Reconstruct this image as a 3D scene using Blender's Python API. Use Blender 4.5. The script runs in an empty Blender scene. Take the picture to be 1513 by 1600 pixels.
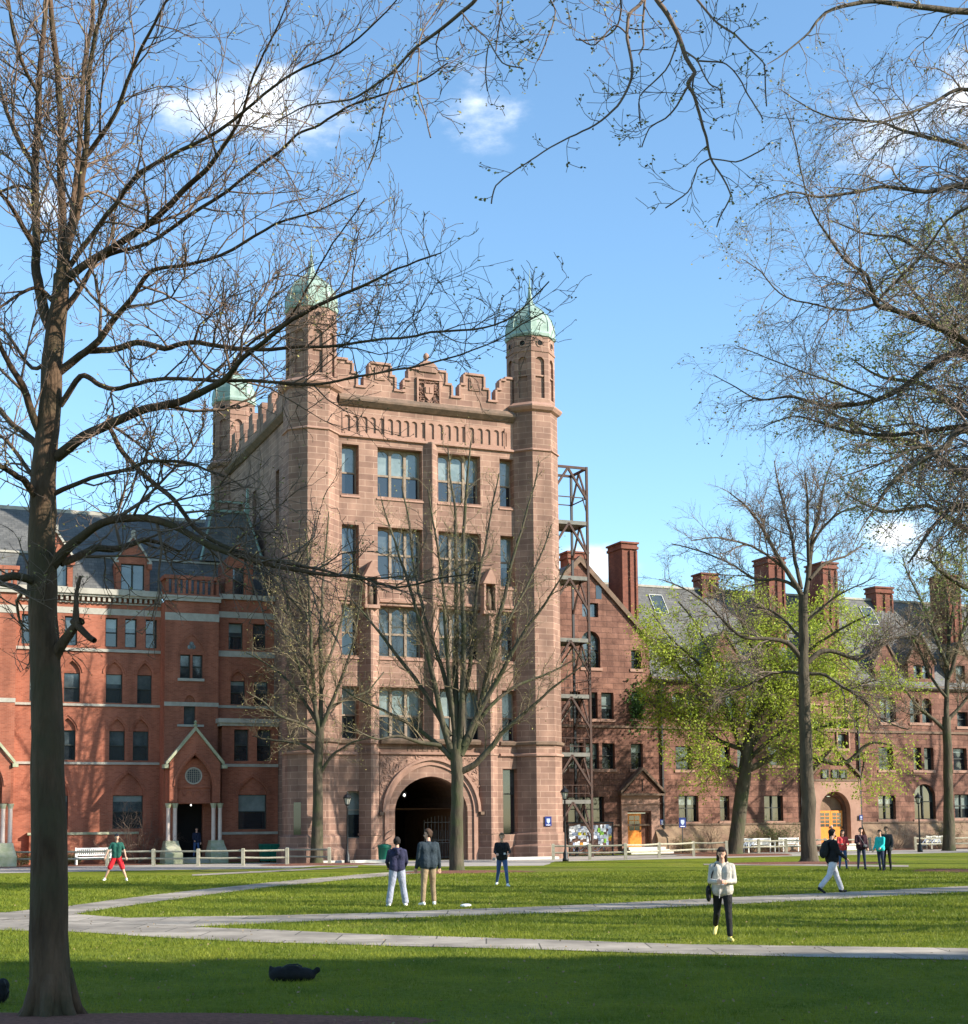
import bpy, bmesh, math, random
import numpy as np
from mathutils import Vector, Matrix
random.seed(7)
PI = math.pi
scene = bpy.context.scene
COL = scene.collection
# ---------------------------------------------------------------- camera
F_PX, PITCH, ROLL, TH, OX, OY, CH, CX, CY = 2270.9, .0908, -.0094, .3953, -9.8107, 80.3342, 2.05, 756.5, 1081.4
cam = bpy.data.cameras.new('camera'); cam_o = bpy.data.objects.new('camera', cam); COL.objects.link(cam_o)
cam_o.location = (0, 0, CH)
cam_o.rotation_euler = (Matrix.Rotation(PI/2 + PITCH, 3, 'X') @ Matrix.Rotation(-ROLL*-1, 3, 'Z')).to_euler()
cam.sensor_fit = 'VERTICAL'; cam.sensor_height = 24; cam.sensor_width = 24
cam.lens = 24*F_PX/1600
cam.shift_y = (CY - 800)/1600
cam.clip_start = .1; cam.clip_end = 3000
scene.camera = cam_o
# ---------------------------------------------------------------- sun, sky, exposure
PHI = math.radians(49); SUN_EL = math.radians(27)
C_, S_ = math.cos(TH), math.sin(TH)
su, sv = math.sin(PHI), -math.cos(PHI)
sx, sy = su*C_ - sv*S_, su*S_ + sv*C_
sun_dir = Vector((sx*math.cos(SUN_EL), sy*math.cos(SUN_EL), math.sin(SUN_EL)))
sl = bpy.data.lights.new('sun', 'SUN'); sl.energy = 5.0; sl.angle = math.radians(.53); sl.color = (1, .93, .82)
so = bpy.data.objects.new('sun', sl); COL.objects.link(so)
so.rotation_euler = sun_dir.to_track_quat('Z', 'Y').to_euler()
W = bpy.data.worlds.new('World'); scene.world = W; W.use_nodes = True
wn, wl = W.node_tree.nodes, W.node_tree.links
for n in list(wn): wn.remove(n)
def pxray(px, py):
    a, b = px-CX, py-CY
    c, s = math.cos(ROLL), math.sin(ROLL)
    a, b = a*c+b*s, -a*s+b*c
    x, zc = a/F_PX, -b/F_PX
    c, s = math.cos(PITCH), math.sin(PITCH)
    return Vector((x, c-s*zc, s+c*zc))
def at(px, py, Y):
    d = pxray(px, py); t = Y/d.y
    return Vector((t*d.x, Y, CH+t*d.z))
def gr(px, py, z=0.):
    d = pxray(px, py); t = (z-CH)/d.z
    return Vector((t*d.x, t*d.y, z))
def UVW(u, v, z=0.): return Vector((OX+u*C_-v*S_, OY+u*S_+v*C_, z))
sky = wn.new('ShaderNodeTexSky'); sky.sky_type = 'NISHITA'; sky.sun_disc = False
sky.sun_elevation = SUN_EL; sky.sun_rotation = math.atan2(sx, sy)
sky.altitude = 0; sky.air_density = 1.0; sky.dust_density = .3; sky.ozone_density = 3.0
bg = wn.new('ShaderNodeBackground'); bg.inputs[1].default_value = .13
outw = wn.new('ShaderNodeOutputWorld'); wl.new(bg.outputs[0], outw.inputs[0])
tc = wn.new('ShaderNodeTexCoord')
nz = wn.new('ShaderNodeTexNoise'); nz.inputs['Scale'].default_value = 16; nz.inputs['Detail'].default_value = 7; nz.inputs['Roughness'].default_value = .62
mp = wn.new('ShaderNodeMapping'); mp.inputs['Scale'].default_value = (1, 1, 2.2)
wl.new(tc.outputs['Generated'], mp.inputs[0]); wl.new(mp.outputs[0], nz.inputs['Vector'])
acc = None
for px, py, rx, ry, st in [(385,178,150,42,1.0),(430,150,60,40,.9),(745,160,70,52,.75),(60,315,75,45,.6),(1385,195,90,50,.8),(1500,150,50,50,.9),(1392,836,48,30,1.1),(930,885,60,34,.95),(378,520,60,32,.6),(1350,250,70,40,.5),(1440,870,60,30,.6)]:
    d = pxray(px, py).normalized()
    sb = wn.new('ShaderNodeVectorMath'); sb.operation = 'SUBTRACT'; sb.inputs[1].default_value = d
    wl.new(tc.outputs['Generated'], sb.inputs[0])
    ml = wn.new('ShaderNodeVectorMath'); ml.operation = 'MULTIPLY'; ml.inputs[1].default_value = (F_PX/rx, 3, F_PX/ry); wl.new(sb.outputs[0], ml.inputs[0])
    ln = wn.new('ShaderNodeVectorMath'); ln.operation = 'LENGTH'; wl.new(ml.outputs[0], ln.inputs[0])
    mr = wn.new('ShaderNodeMapRange'); mr.inputs[1].default_value = 0; mr.inputs[2].default_value = 1.5; mr.inputs[3].default_value = .62*st; mr.inputs[4].default_value = 0
    wl.new(ln.outputs['Value'], mr.inputs[0])
    if acc is None: acc = mr.outputs[0]
    else:
        mx = wn.new('ShaderNodeMath'); mx.operation = 'MAXIMUM'; wl.new(acc, mx.inputs[0]); wl.new(mr.outputs[0], mx.inputs[1]); acc = mx.outputs[0]
ad = wn.new('ShaderNodeMath'); ad.operation = 'ADD'; wl.new(acc, ad.inputs[0]); wl.new(nz.outputs[0], ad.inputs[1])
mr = wn.new('ShaderNodeMapRange'); mr.interpolation_type = 'SMOOTHSTEP'; mr.inputs[1].default_value = .63; mr.inputs[2].default_value = 1.16; wl.new(ad.outputs[0], mr.inputs[0])
gate = wn.new('ShaderNodeMath'); gate.operation = 'MULTIPLY'; wl.new(mr.outputs[0], gate.inputs[0])
g2 = wn.new('ShaderNodeMapRange'); g2.inputs[1].default_value = 0; g2.inputs[2].default_value = .18; wl.new(acc, g2.inputs[0]); wl.new(g2.outputs[0], gate.inputs[1])
mixw = wn.new('ShaderNodeMixRGB'); mixw.inputs[2].default_value = (5.8, 6.0, 6.3, 1)
tint = wn.new('ShaderNodeMixRGB'); tint.blend_type = 'MULTIPLY'; tint.inputs[0].default_value = 1; tint.inputs[2].default_value = (1.0, 1.13, 1.11, 1)
wl.new(sky.outputs[0], tint.inputs[1])
wl.new(gate.outputs[0], mixw.inputs[0]); wl.new(tint.outputs[0], mixw.inputs[1]); wl.new(mixw.outputs[0], bg.inputs[0])
scene.view_settings.view_transform = 'Standard'; scene.view_settings.look = 'None'; scene.view_settings.gamma = 1
scene.view_settings.exposure = 1.05
scene.cycles.max_bounces = 5; scene.cycles.diffuse_bounces = 3; scene.cycles.glossy_bounces = 2; scene.cycles.transparent_max_bounces = 6

# ---------------------------------------------------------------- materials
def mat(name, col, rough=.85, col2=None, nscale=3., bump=0., bscale=30., kind=None, spec=.3, metal=0., **k):
    m = bpy.data.materials.new(name); m.use_nodes = True
    N, L = m.node_tree.nodes, m.node_tree.links
    b = N['Principled BSDF']; b.inputs['Roughness'].default_value = rough; b.inputs['Metallic'].default_value = metal
    b.inputs['Specular IOR Level'].default_value = spec
    b.inputs['Base Color'].default_value = (*col, 1)
    t = N.new('ShaderNodeTexCoord'); co = t.outputs['Object']
    last = None
    if col2:
        n = N.new('ShaderNodeTexNoise'); n.inputs['Scale'].default_value = nscale; n.inputs['Detail'].default_value = 6; n.inputs['Roughness'].default_value = .65
        L.new(co, n.inputs['Vector'])
        r = N.new('ShaderNodeValToRGB'); r.color_ramp.elements[0].position = .35; r.color_ramp.elements[1].position = .68
        r.color_ramp.elements[0].color = (*col, 1); r.color_ramp.elements[1].color = (*col2, 1)
        L.new(n.outputs[0], r.inputs[0]); last = r.outputs[0]
    if kind == 'brick':
        br = N.new('ShaderNodeTexBrick'); L.new(t.outputs['UV'], br.inputs['Vector'])
        br.inputs['Scale'].default_value = 1; br.inputs['Brick Width'].default_value = k['bw']; br.inputs['Row Height'].default_value = k['bh']
        br.inputs['Mortar Size'].default_value = k.get('ms', .012); br.inputs['Mortar Smooth'].default_value = .3; br.inputs['Bias'].default_value = 0
        br.inputs['Color1'].default_value = (*k['c1'], 1); br.inputs['Color2'].default_value = (*k['c2'], 1); br.inputs['Mortar'].default_value = (*k['cm'], 1)
        if last:
            mx = N.new('ShaderNodeMixRGB'); mx.blend_type = 'MULTIPLY'; mx.inputs[0].default_value = 1
            L.new(br.outputs[0], mx.inputs[1]); L.new(last, mx.inputs[2]); last = mx.outputs[0]
        else: last = br.outputs[0]
        if k.get('stain'):
            n2 = N.new('ShaderNodeTexNoise'); n2.inputs['Scale'].default_value = .25; n2.inputs['Detail'].default_value = 5
            mpp = N.new('ShaderNodeMapping'); mpp.inputs['Scale'].default_value = (3.2, 3.2, .5); L.new(co, mpp.inputs[0]); L.new(mpp.outputs[0], n2.inputs['Vector'])
            r2 = N.new('ShaderNodeMapRange'); r2.inputs[1].default_value = .35; r2.inputs[2].default_value = .65; r2.inputs[3].default_value = 1-k['stain']; r2.inputs[4].default_value = 1.1
            L.new(n2.outputs[0], r2.inputs[0])
            mx = N.new('ShaderNodeMixRGB'); mx.blend_type = 'MULTIPLY'; mx.inputs[0].default_value = 1
            L.new(last, mx.inputs[1]); L.new(r2.outputs[0], mx.inputs[2]); last = mx.outputs[0]
    if last: L.new(last, b.inputs['Base Color'])
    if bump:
        n = N.new('ShaderNodeTexNoise'); n.inputs['Scale'].default_value = bscale; n.inputs['Detail'].default_value = 5; L.new(co, n.inputs['Vector'])
        h = n.outputs[0]
        if kind == 'brick':
            ma = N.new('ShaderNodeMath'); ma.operation = 'MULTIPLY_ADD'; ma.inputs[1].default_value = -k.get('bm', .6); L.new(br.outputs['Fac'], ma.inputs[0]); L.new(h, ma.inputs[2]); h = ma.outputs[0]
        bp = N.new('ShaderNodeBump'); bp.inputs['Strength'].default_value = bump; bp.inputs['Distance'].default_value = k.get('bd', .012)
        L.new(h, bp.inputs['Height']); L.new(bp.outputs[0], b.inputs['Normal'])
    return m
M = {}
M['stone'] = mat('brownstone ashlar', (.78,.72,.70), .9, (1.12,1.05,1.0), .9, .35, 6, 'brick', bw=1.05, bh=.36, ms=.016, c1=(.315,.20,.15), c2=(.225,.137,.105), cm=(.42,.30,.23), stain=.32, bm=.3, bd=.006)
M['stone_smooth'] = mat('dressed brownstone', (.28,.16,.115), .9, (.36,.215,.16), 1.6, .3, 10)
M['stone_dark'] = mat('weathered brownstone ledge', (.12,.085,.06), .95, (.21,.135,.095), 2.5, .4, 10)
M['carved'] = mat('carved brownstone', (.19,.11,.08), .9, (.37,.22,.16), 5, 1.0, 5.5, bd=.1)
M['rock'] = mat('rock faced brownstone', (.62,.55,.52), .95, (1.2,1.12,1.08), 1.3, 1.0, 5.5, 'brick', bw=.85, bh=.38, ms=.02, c1=(.27,.145,.105), c2=(.17,.088,.066), cm=(.15,.085,.066), stain=.3, bm=.5, bd=.03)
M['rock_base'] = mat('tan sandstone base', (.25,.175,.11), .95, (.17,.10,.07), 1.2, .8, 6, bd=.03)
M['redbrick'] = mat('red brick', (.88,.85,.85), .9, (1.1,1.05,1.0), .7, .25, 30, 'brick', bw=.23, bh=.078, ms=.008, c1=(.375,.128,.075), c2=(.28,.088,.05), cm=(.33,.16,.11), stain=.32, bd=.01)
M['redbrick_dark'] = mat('chimney brick', (.8,.8,.8), .9, (1.1,1.05,1.0), 1.5, .25, 30, 'brick', bw=.3, bh=.1, ms=.01, c1=(.24,.085,.055), c2=(.17,.06,.04), cm=(.2,.10,.075), stain=.25, bd=.01)
M['limestone'] = mat('pale grey stone', (.30,.275,.23), .85, (.42,.39,.33), 2, .2, 12)
M['limestone_moss'] = mat('mossy stone', (.27,.29,.17), .9, (.45,.42,.31), 2.5, .3, 12)
M['column'] = mat('pink stone shaft', (.55,.42,.36), .7, (.62,.52,.45), 4)
M['slate'] = mat('slate roof', (.75,.75,.75), .6, (1.15,1.15,1.15), 1.5, .4, 20, 'brick', bw=.35, bh=.22, ms=.012, c1=(.135,.13,.12), c2=(.095,.093,.088), cm=(.06,.06,.06), bd=.015)
M['copper'] = mat('green copper', (.17,.25,.205), .6, (.32,.40,.34), 2.0, .2, 8)
M['glass'] = mat('window glass', (.018,.022,.026), .04, spec=.9)
M['glass_blind'] = mat('window with pale blind', (.13,.165,.155), .08, (.22,.26,.25), 1.2, spec=.9)
M['glass_blue'] = mat('reflecting window', (.025,.035,.04), .05, (.075,.09,.095), 1.5, spec=1.0)
M['frame_dark'] = mat('dark window frame', (.035,.04,.035), .6)
M['frame_pale'] = mat('pale mullion', (.30,.27,.22), .7)
M['frame_white'] = mat('white paint', (.72,.72,.68), .6)
M['dark'] = mat('dark interior', (.012,.010,.009), .95)  # near-black colour stands in for unlit depth in passage, doorway and holes
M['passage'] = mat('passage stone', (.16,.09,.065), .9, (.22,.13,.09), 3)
M['door'] = mat('varnished orange oak', (.62,.19,.02), .4, (.72,.25,.035), 6)
M['door_dark'] = mat('dark brown oak', (.10,.03,.012), .5)
M['iron'] = mat('black iron', (.012,.012,.013), .5, spec=.4)
M['rust'] = mat('rusty brown steel', (.085,.042,.03), .75, (.045,.033,.028), 6)
M['galv'] = mat('weathered grey timber deck', (.13,.125,.11), .85, (.2,.19,.165), 3)
M['fence'] = mat('weathered timber fence', (.26,.24,.17), .85, (.40,.37,.28), 6, .4, 30)
M['bench'] = mat('white painted timber', (.78,.76,.70), .55)
M['bench_old'] = mat('cream painted timber', (.60,.56,.46), .6)
M['path'] = mat('pale paving', (.80,.78,.76), .85, (1.1,1.08,1.05), 2.2, .3, 25, 'brick', bw=1.8, bh=1.2, ms=.016, c1=(.39,.34,.28), c2=(.29,.255,.21), cm=(.10,.09,.07), stain=.35, bd=.01)
M['pave_far'] = mat('grey bluestone paving', (.30,.27,.24), .85, (.40,.36,.31), 1.3, .3, 25)
M['mulch'] = mat('red brown bark mulch', (.13,.05,.03), 1, (.26,.11,.07), 14, 1, 40, bd=.04)
M['kerb'] = mat('pale stone', (.5,.47,.4), .8, (.6,.57,.5), 4)
M['bin'] = mat('green bin', (.01,.13,.085), .45)
M['blue_sign'] = mat('dark blue enamel', (.015,.03,.16), .3)
M['white'] = mat('white', (.8,.8,.8), .6)
M['paperyellow'] = mat('yellow paper', (.8,.66,.05), .7)
M['papergreen'] = mat('green paper', (.35,.7,.08), .7)
M['paperorange'] = mat('orange paper', (.75,.3,.04), .7)
M['papergrey'] = mat('blue grey paper', (.36,.42,.55), .7)
M['cork'] = mat('brown board', (.17,.09,.06), .9, (.10,.06,.05), 12)
def bark(name, a, b, moss=None):
    m = mat(name, a, .95, b, 3.0, .9, 10, bd=.09 if 'furrowed' in name else .04)
    N, L = m.node_tree.nodes, m.node_tree.links
    n = [x for x in N if x.type == 'TEX_NOISE']
    mpp = N.new('ShaderNodeMapping'); mpp.inputs['Scale'].default_value = (1, 1, .22)
    tcn = [x for x in N if x.type == 'TEX_COORD'][0]; L.new(tcn.outputs['Object'], mpp.inputs[0])
    for x in n: L.new(mpp.outputs[0], x.inputs['Vector'])
    if moss:
        n2 = N.new('ShaderNodeTexNoise'); n2.inputs['Scale'].default_value = 1.6; n2.inputs['Detail'].default_value = 4; L.new(tcn.outputs['Object'], n2.inputs['Vector'])
        r = N.new('ShaderNodeMapRange'); r.inputs[1].default_value = .45; r.inputs[2].default_value = .62; L.new(n2.outputs[0], r.inputs[0])
        mx = N.new('ShaderNodeMixRGB'); mx.inputs[2].default_value = (*moss, 1); bs = N['Principled BSDF']
        L.new(r.outputs[0], mx.inputs[0]); L.new(bs.inputs['Base Color'].links[0].from_socket, mx.inputs[1]); L.new(mx.outputs[0], bs.inputs['Base Color'])
    return m
M['bark'] = bark('grey brown bark', (.05,.038,.026), (.12,.095,.065))
M['bark_big'] = bark('furrowed dark bark', (.05,.028,.015), (.14,.085,.05), (.07,.052,.027))
M['bark_mossy'] = bark('mossy bark', (.045,.036,.024), (.11,.09,.06), (.06,.062,.03))
M['twig'] = mat('brown twig', (.12,.08,.055), .9, (.22,.15,.11), 2)
M['twig_mauve'] = mat('mauve twig', (.13,.095,.08), .9, (.22,.17,.13), 2)
M['twig_olive'] = mat('olive twig', (.12,.09,.055), .9, (.21,.165,.095), 2)
M['bud'] = mat('opening bud', (.20,.17,.06), .8, (.33,.30,.10), 5)
def leafmat(name, a, b):
    m = mat(name, a, .6, b, .8)
    N, L = m.node_tree.nodes, m.node_tree.links
    bs = N['Principled BSDF']; tr = N.new('ShaderNodeBsdfTranslucent'); mx = N.new('ShaderNodeMixShader'); mx.inputs[0].default_value = .42
    src = bs.inputs['Base Color'].links[0].from_socket; L.new(src, tr.inputs[0])
    o = [x for x in N if x.type == 'OUTPUT_MATERIAL'][0]
    L.new(bs.outputs[0], mx.inputs[1]); L.new(tr.outputs[0], mx.inputs[2]); L.new(mx.outputs[0], o.inputs[0]); return m
M['leaf'] = leafmat('young yellow green leaf', (.27,.35,.035), (.47,.52,.06))
M['leaf_olive'] = leafmat('olive young leaf', (.17,.20,.06), (.28,.31,.09))
M['ivy'] = leafmat('ivy leaf', (.05,.11,.025), (.10,.18,.04))
M['shrub'] = leafmat('straw green shrub', (.16,.17,.06), (.26,.25,.10))
M['skin'] = mat('skin', (.58,.33,.23), .6)
CL = {}
def cloth(name, c, c2=None):
    if name not in CL: CL[name] = mat(name, c, .9, c2 or tuple(x*1.35+.004 for x in c), 7, .6, 9, bd=.06)
    return CL[name]

# ---------------------------------------------------------------- mesh helpers
class MB:
    def __init__(s): s.v = []; s.f = []; s.m = []
    def face(s, pts, m=0):
        b = len(s.v); s.v += [tuple(p) for p in pts]; s.f.append(tuple(range(b, b+len(pts)))); s.m.append(m)
    def box(s, x0, x1, y0, y1, z0, z1, m=0):
        if x0 > x1: x0, x1 = x1, x0
        if y0 > y1: y0, y1 = y1, y0
        b = len(s.v)
        s.v += [(x0,y0,z0),(x1,y0,z0),(x1,y1,z0),(x0,y1,z0),(x0,y0,z1),(x1,y0,z1),(x1,y1,z1),(x0,y1,z1)]
        for q in ((0,3,2,1),(4,5,6,7),(0,1,5,4),(1,2,6,5),(2,3,7,6),(3,0,4,7)): s.f.append(tuple(b+i for i in q)); s.m.append(m)
    def pbox(s, P, a0, a1, z0, z1, d0, d1, m=0):
        b = len(s.v)
        s.v += [tuple(P(a, z, d)) for z in (z0, z1) for a, d in ((a0,d0),(a1,d0),(a1,d1),(a0,d1))]
        for q in ((0,3,2,1),(4,5,6,7),(0,1,5,4),(1,2,6,5),(2,3,7,6),(3,0,4,7)): s.f.append(tuple(b+i for i in q)); s.m.append(m)
    def prism(s, poly, z0, z1, m=0, top=True):
        n = len(poly); b = len(s.v)
        s.v += [(p[0], p[1], z0) for p in poly] + [(p[0], p[1], z1) for p in poly]
        for i in range(n):
            j = (i+1) % n; s.f.append((b+i, b+j, b+n+j, b+n+i)); s.m.append(m)
        s.f.append(tuple(b+n+i for i in range(n))); s.m.append(m)
        s.f.append(tuple(b+n-1-i for i in range(n))); s.m.append(m)
    def pprism(s, P, poly, d0, d1, m=0):      # polygon in (a,z), extruded in depth
        n = len(poly); b = len(s.v)
        s.v += [tuple(P(a, z, d0)) for a, z in poly] + [tuple(P(a, z, d1)) for a, z in poly]
        for i in range(n):
            j = (i+1) % n; s.f.append((b+i, b+j, b+n+j, b+n+i)); s.m.append(m)
        s.f.append(tuple(b+i for i in range(n))); s.m.append(m)
        s.f.append(tuple(b+2*n-1-i for i in range(n))); s.m.append(m)
    def loft(s, rings, m=0, cap=True):
        n = len(rings[0]); b = len(s.v)
        for r in rings: s.v += [tuple(p) for p in r]
        for k in range(len(rings)-1):
            for i in range(n):
                j = (i+1) % n; s.f.append((b+k*n+i, b+k*n+j, b+(k+1)*n+j, b+(k+1)*n+i)); s.m.append(m)
        if cap:
            s.f.append(tuple(b+n-1-i for i in range(n))); s.m.append(m)
            s.f.append(tuple(b+(len(rings)-1)*n+i for i in range(n))); s.m.append(m)
    def lathe(s, cx, cy, prof, n=12, m=0, rot=0., cap=True):
        s.loft([[(cx+r*math.cos(rot+2*PI*i/n), cy+r*math.sin(rot+2*PI*i/n), z) for i in range(n)] for r, z in prof], m, cap)
    def tube(s, pts, rad, n=6, m=0):
        pts = [Vector(p) for p in pts]; rings = []
        for i, p in enumerate(pts):
            t = (pts[min(i+1, len(pts)-1)]-pts[max(i-1, 0)]).normalized()
            ref = Vector((0,0,1)) if abs(t.z) < .95 else Vector((0,1,0))
            a = t.cross(ref).normalized(); c = t.cross(a)
            r = rad[i] if hasattr(rad, '__len__') else rad
            rings.append([p+(a*math.cos(2*PI*k/n)+c*math.sin(2*PI*k/n))*r for k in range(n)])
        s.loft(rings, m)
    def bar(s, p, q, w, h=None, m=0):
        h = h or w; p, q = Vector(p), Vector(q); t = (q-p).normalized()
        ref = Vector((0,0,1)) if abs(t.z) < .95 else Vector((0,1,0))
        a = t.cross(ref).normalized()*w/2; c = t.cross(a.normalized())*h/2
        s.loft([[x+a+c, x-a+c, x-a-c, x+a-c] for x in (p, q)], m)
    def build(s, name, mats, parent=None, smooth=False):
        me = bpy.data.meshes.new(name); me.from_pydata(s.v, [], s.f)
        mats = mats if isinstance(mats, (list, tuple)) else [mats]
        for m in mats: me.materials.append(m)
        if len(mats) > 1: me.polygons.foreach_set('material_index', s.m)
        uvl = me.uv_layers.new(name='UVMap')
        me.update()
        V = np.array(s.v, float)
        data = np.zeros((len(me.loops), 2))
        nl = np.zeros(len(me.polygons)*3); me.polygons.foreach_get('normal', nl); nl = nl.reshape(-1, 3)
        li = np.zeros(len(me.loops), int); me.loops.foreach_get('vertex_index', li)
        tot = np.zeros(len(me.polygons), int); me.polygons.foreach_get('loop_total', tot)
        pn = np.repeat(nl, tot, axis=0); co = V[li]
        flat = np.abs(pn[:, 2]) > .92
        h = np.hypot(pn[:, 0], pn[:, 1])+1e-9
        tx, ty = -pn[:, 1]/h, pn[:, 0]/h
        data[:, 0] = np.where(flat, co[:, 0], co[:, 0]*tx+co[:, 1]*ty)
        slope = np.clip(np.abs(h/np.maximum(np.linalg.norm(pn, axis=1), 1e-9)), .35, 1)
        data[:, 1] = np.where(flat, co[:, 1], co[:, 2]/slope)
        uvl.data.foreach_set('uv', data.ravel())
        if smooth: me.polygons.foreach_set('use_smooth', [True]*len(me.polygons))
        me.update()
        o = bpy.data.objects.new(name, me); COL.objects.link(o)
        if parent: o.parent = parent
        return o
def tag(o, label=None, cat=None, group=None, kind=None):
    if label: o['label'] = label
    if cat: o['category'] = cat
    if group: o['group'] = group
    if kind: o['kind'] = kind
    return o
def empty(name, loc=(0,0,0), rz=0.):
    o = bpy.data.objects.new(name, None); o.empty_display_size = .2; o.location = loc; o.rotation_euler = (0,0,rz); COL.objects.link(o); return o
def copy_tree(o, parent=None):
    c = o.copy(); COL.objects.link(c)
    if parent: c.parent = parent
    for ch in list(o.children): copy_tree(ch, c)
    return c
def front(v): return lambda a, z, d: (a, v+d, z)               # wall facing -v
def arch_pts(a0, a1, z0, z1, kind, n=10):
    c, h, r = (a0+a1)/2, (a1-a0)/2, z1-z0
    if kind == 'round': return [(c-h*math.cos(PI*i/(2*n)*1.), z0+r*math.sin(PI*i/(2*n))) for i in range(2*n+1)]
    if kind == 'point':
        L = [(c-h*(1-math.sin(PI/2*i/n)**1.0*1.0) if False else c-h*math.cos(PI/2*(i/n))**.72, z0+r*(math.sin(PI/2*i/n))**1.05) for i in range(n+1)]
        L = [(c-h*(1-(i/n)**1.7), z0+r*(i/n)**.88) for i in range(n+1)]
        return L + [(2*c-a, z) for a, z in L[-2::-1]]
    if kind == 'tudor':
        L = [(c-h*math.cos(PI/2*i/n), z0+r*(.92*math.sin(PI/2*i/n)+.08*(i/n))) for i in range(n+1)]
        return L + [(2*c-a, z) for a, z in L[-2::-1]]
def wall(mb, P, a0, a1, z0, z1, ops, depth=.35, m=0, mr=None):
    """wall sheet with reveals: ops (a0,a1,z0,z1[,archkind,rise])"""
    mr = m if mr is None else mr
    A = sorted({a0, a1, *[o[0] for o in ops], *[o[1] for o in ops]}); A = [a for a in A if a0 <= a <= a1]
    Z = sorted({z0, z1, *[o[2] for o in ops], *[o[3] for o in ops]}); Z = [z for z in Z if z0 <= z <= z1]
    for i in range(len(A)-1):
        j = 0
        while j < len(Z)-1:
            def inside(j): 
                ca, cz = (A[i]+A[i+1])/2, (Z[j]+Z[j+1])/2
                return any(o[0] < ca < o[1] and o[2] < cz < o[3] for o in ops)
            if inside(j): j += 1; continue
            k = j
            while k+1 < len(Z)-1 and not inside(k+1): k += 1
            mb.face([P(A[i], Z[j], 0), P(A[i+1], Z[j], 0), P(A[i+1], Z[k+1], 0), P(A[i], Z[k+1], 0)], m)
            j = k+1
    for o in ops:
        b0, b1, c0, c1 = o[:4]
        rise = o[5] if len(o) > 5 else 0
        zs = c1-rise
        mb.face([P(b0, c0, 0), P(b0, c0, depth), P(b0, zs, depth), P(b0, zs, 0)], mr)
        mb.face([P(b1, c0, 0), P(b1, zs, 0), P(b1, zs, depth), P(b1, c0, depth)], mr)
        mb.face([P(b0, c0, 0), P(b1, c0, 0), P(b1, c0, depth), P(b0, c0, depth)], mr)
        if rise:
            pts = arch_pts(b0, b1, zs, c1, o[4])
            for q in range(len(pts)-1):
                (x0, y0), (x1, y1) = pts[q], pts[q+1]
                mb.face([P(x0, y0, 0), P(x1, y1, 0), P(x1, c1, 0), P(x0, c1, 0)], m)
                mb.face([P(x0, y0, 0), P(x0, y0, depth), P(x1, y1, depth), P(x1, y1, 0)], mr)
        else: mb.face([P(b0, c1, 0), P(b0, c1, depth), P(b1, c1, depth), P(b1, c1, 0)], mr)
WR = random.Random(77)
def window(par, P, a0, a1, z0, z1, d, lights=1, transom=.5, arch=None, rise=0, fm='frame_dark', up='glass_blue', lo='glass', fw=.055, muntin=False, name='window', sill=None):
    mb = MB(); w = (a1-a0)/lights; zt = z0+(z1-z0)*transom if transom else None
    e = .004
    mb.pbox(P, a0+e, a0+fw, z0+e, z1-e, d-.06, d+.03); mb.pbox(P, a1-fw, a1-e, z0+e, z1-e, d-.06, d+.03)
    mb.pbox(P, a0+fw, a1-fw, z0+e, z0+fw, d-.06, d+.03); mb.pbox(P, a0+fw, a1-fw, z1-fw, z1-e, d-.06, d+.03)
    for i in range(1, lights):
        x = a0+w*i; mb.pbox(P, x-fw*.8, x+fw*.8, z0+fw, z1-fw, d-.1, d+.03)
    if zt:
        for i in range(lights): mb.pbox(P, a0+w*i+fw*.82, a0+w*(i+1)-fw*.82, zt-fw*.6, zt+fw*.6, d-.075, d+.03)
    if arch:
        for i in range(lights):
            x0, x1 = a0+w*i+fw*.8, a0+w*(i+1)-fw*.8
            pts = arch_pts(x0, x1, z1-fw-rise, z1-fw-.01, arch, 5)
            for q in range(len(pts)-1):
                (p0, q0), (p1, q1) = pts[q], pts[q+1]
                if abs(q0-q1) < 1e-6: continue
                mb.pprism(P, [(p0, q0), (p1, q1), (p1, z1-fw), (p0, z1-fw)], d-.05, d+.02)
    if muntin:
        for i in range(lights):
            xm = a0+w*(i+.5); mb.pbox(P, xm-.014, xm+.014, (zt or z0)+fw, z1-fw, d-.04, d+.01)
    o = mb.build(name, M[fm], par)
    g = MB()
    if zt:
        g.face([P(a0+.01, z0, d), P(a1-.01, z0, d), P(a1-.01, zt, d), P(a0+.01, zt, d)], 0)
        g.face([P(a0+.01, zt, d+.012), P(a1-.01, zt, d+.012), P(a1-.01, z1, d+.012), P(a0+.01, z1, d+.012)], 1)
    else: g.face([P(a0+.01, z0, d), P(a1-.01, z0, d), P(a1-.01, z1, d), P(a0+.01, z1, d)], 1)
    if lights <= 2 and zt and WR.random() < .45:
        zb = z1-(z1-z0)*WR.choice([.2,.35,.5,.6]); g.face([P(a0+.06, zb, d-.004), P(a1-.06, zb, d-.004), P(a1-.06, z1-.06, d-.004), P(a0+.06, z1-.06, d-.004)], 2)
    g.build('pane', [M[lo], M[up], M['glass_blind']], o)
    if sill:
        mb = MB(); mb.pbox(P, a0-.12, a1+.12, z0-.2, z0-.005, -.07, .02); mb.build('sill', M[sill], o)
    return o

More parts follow.
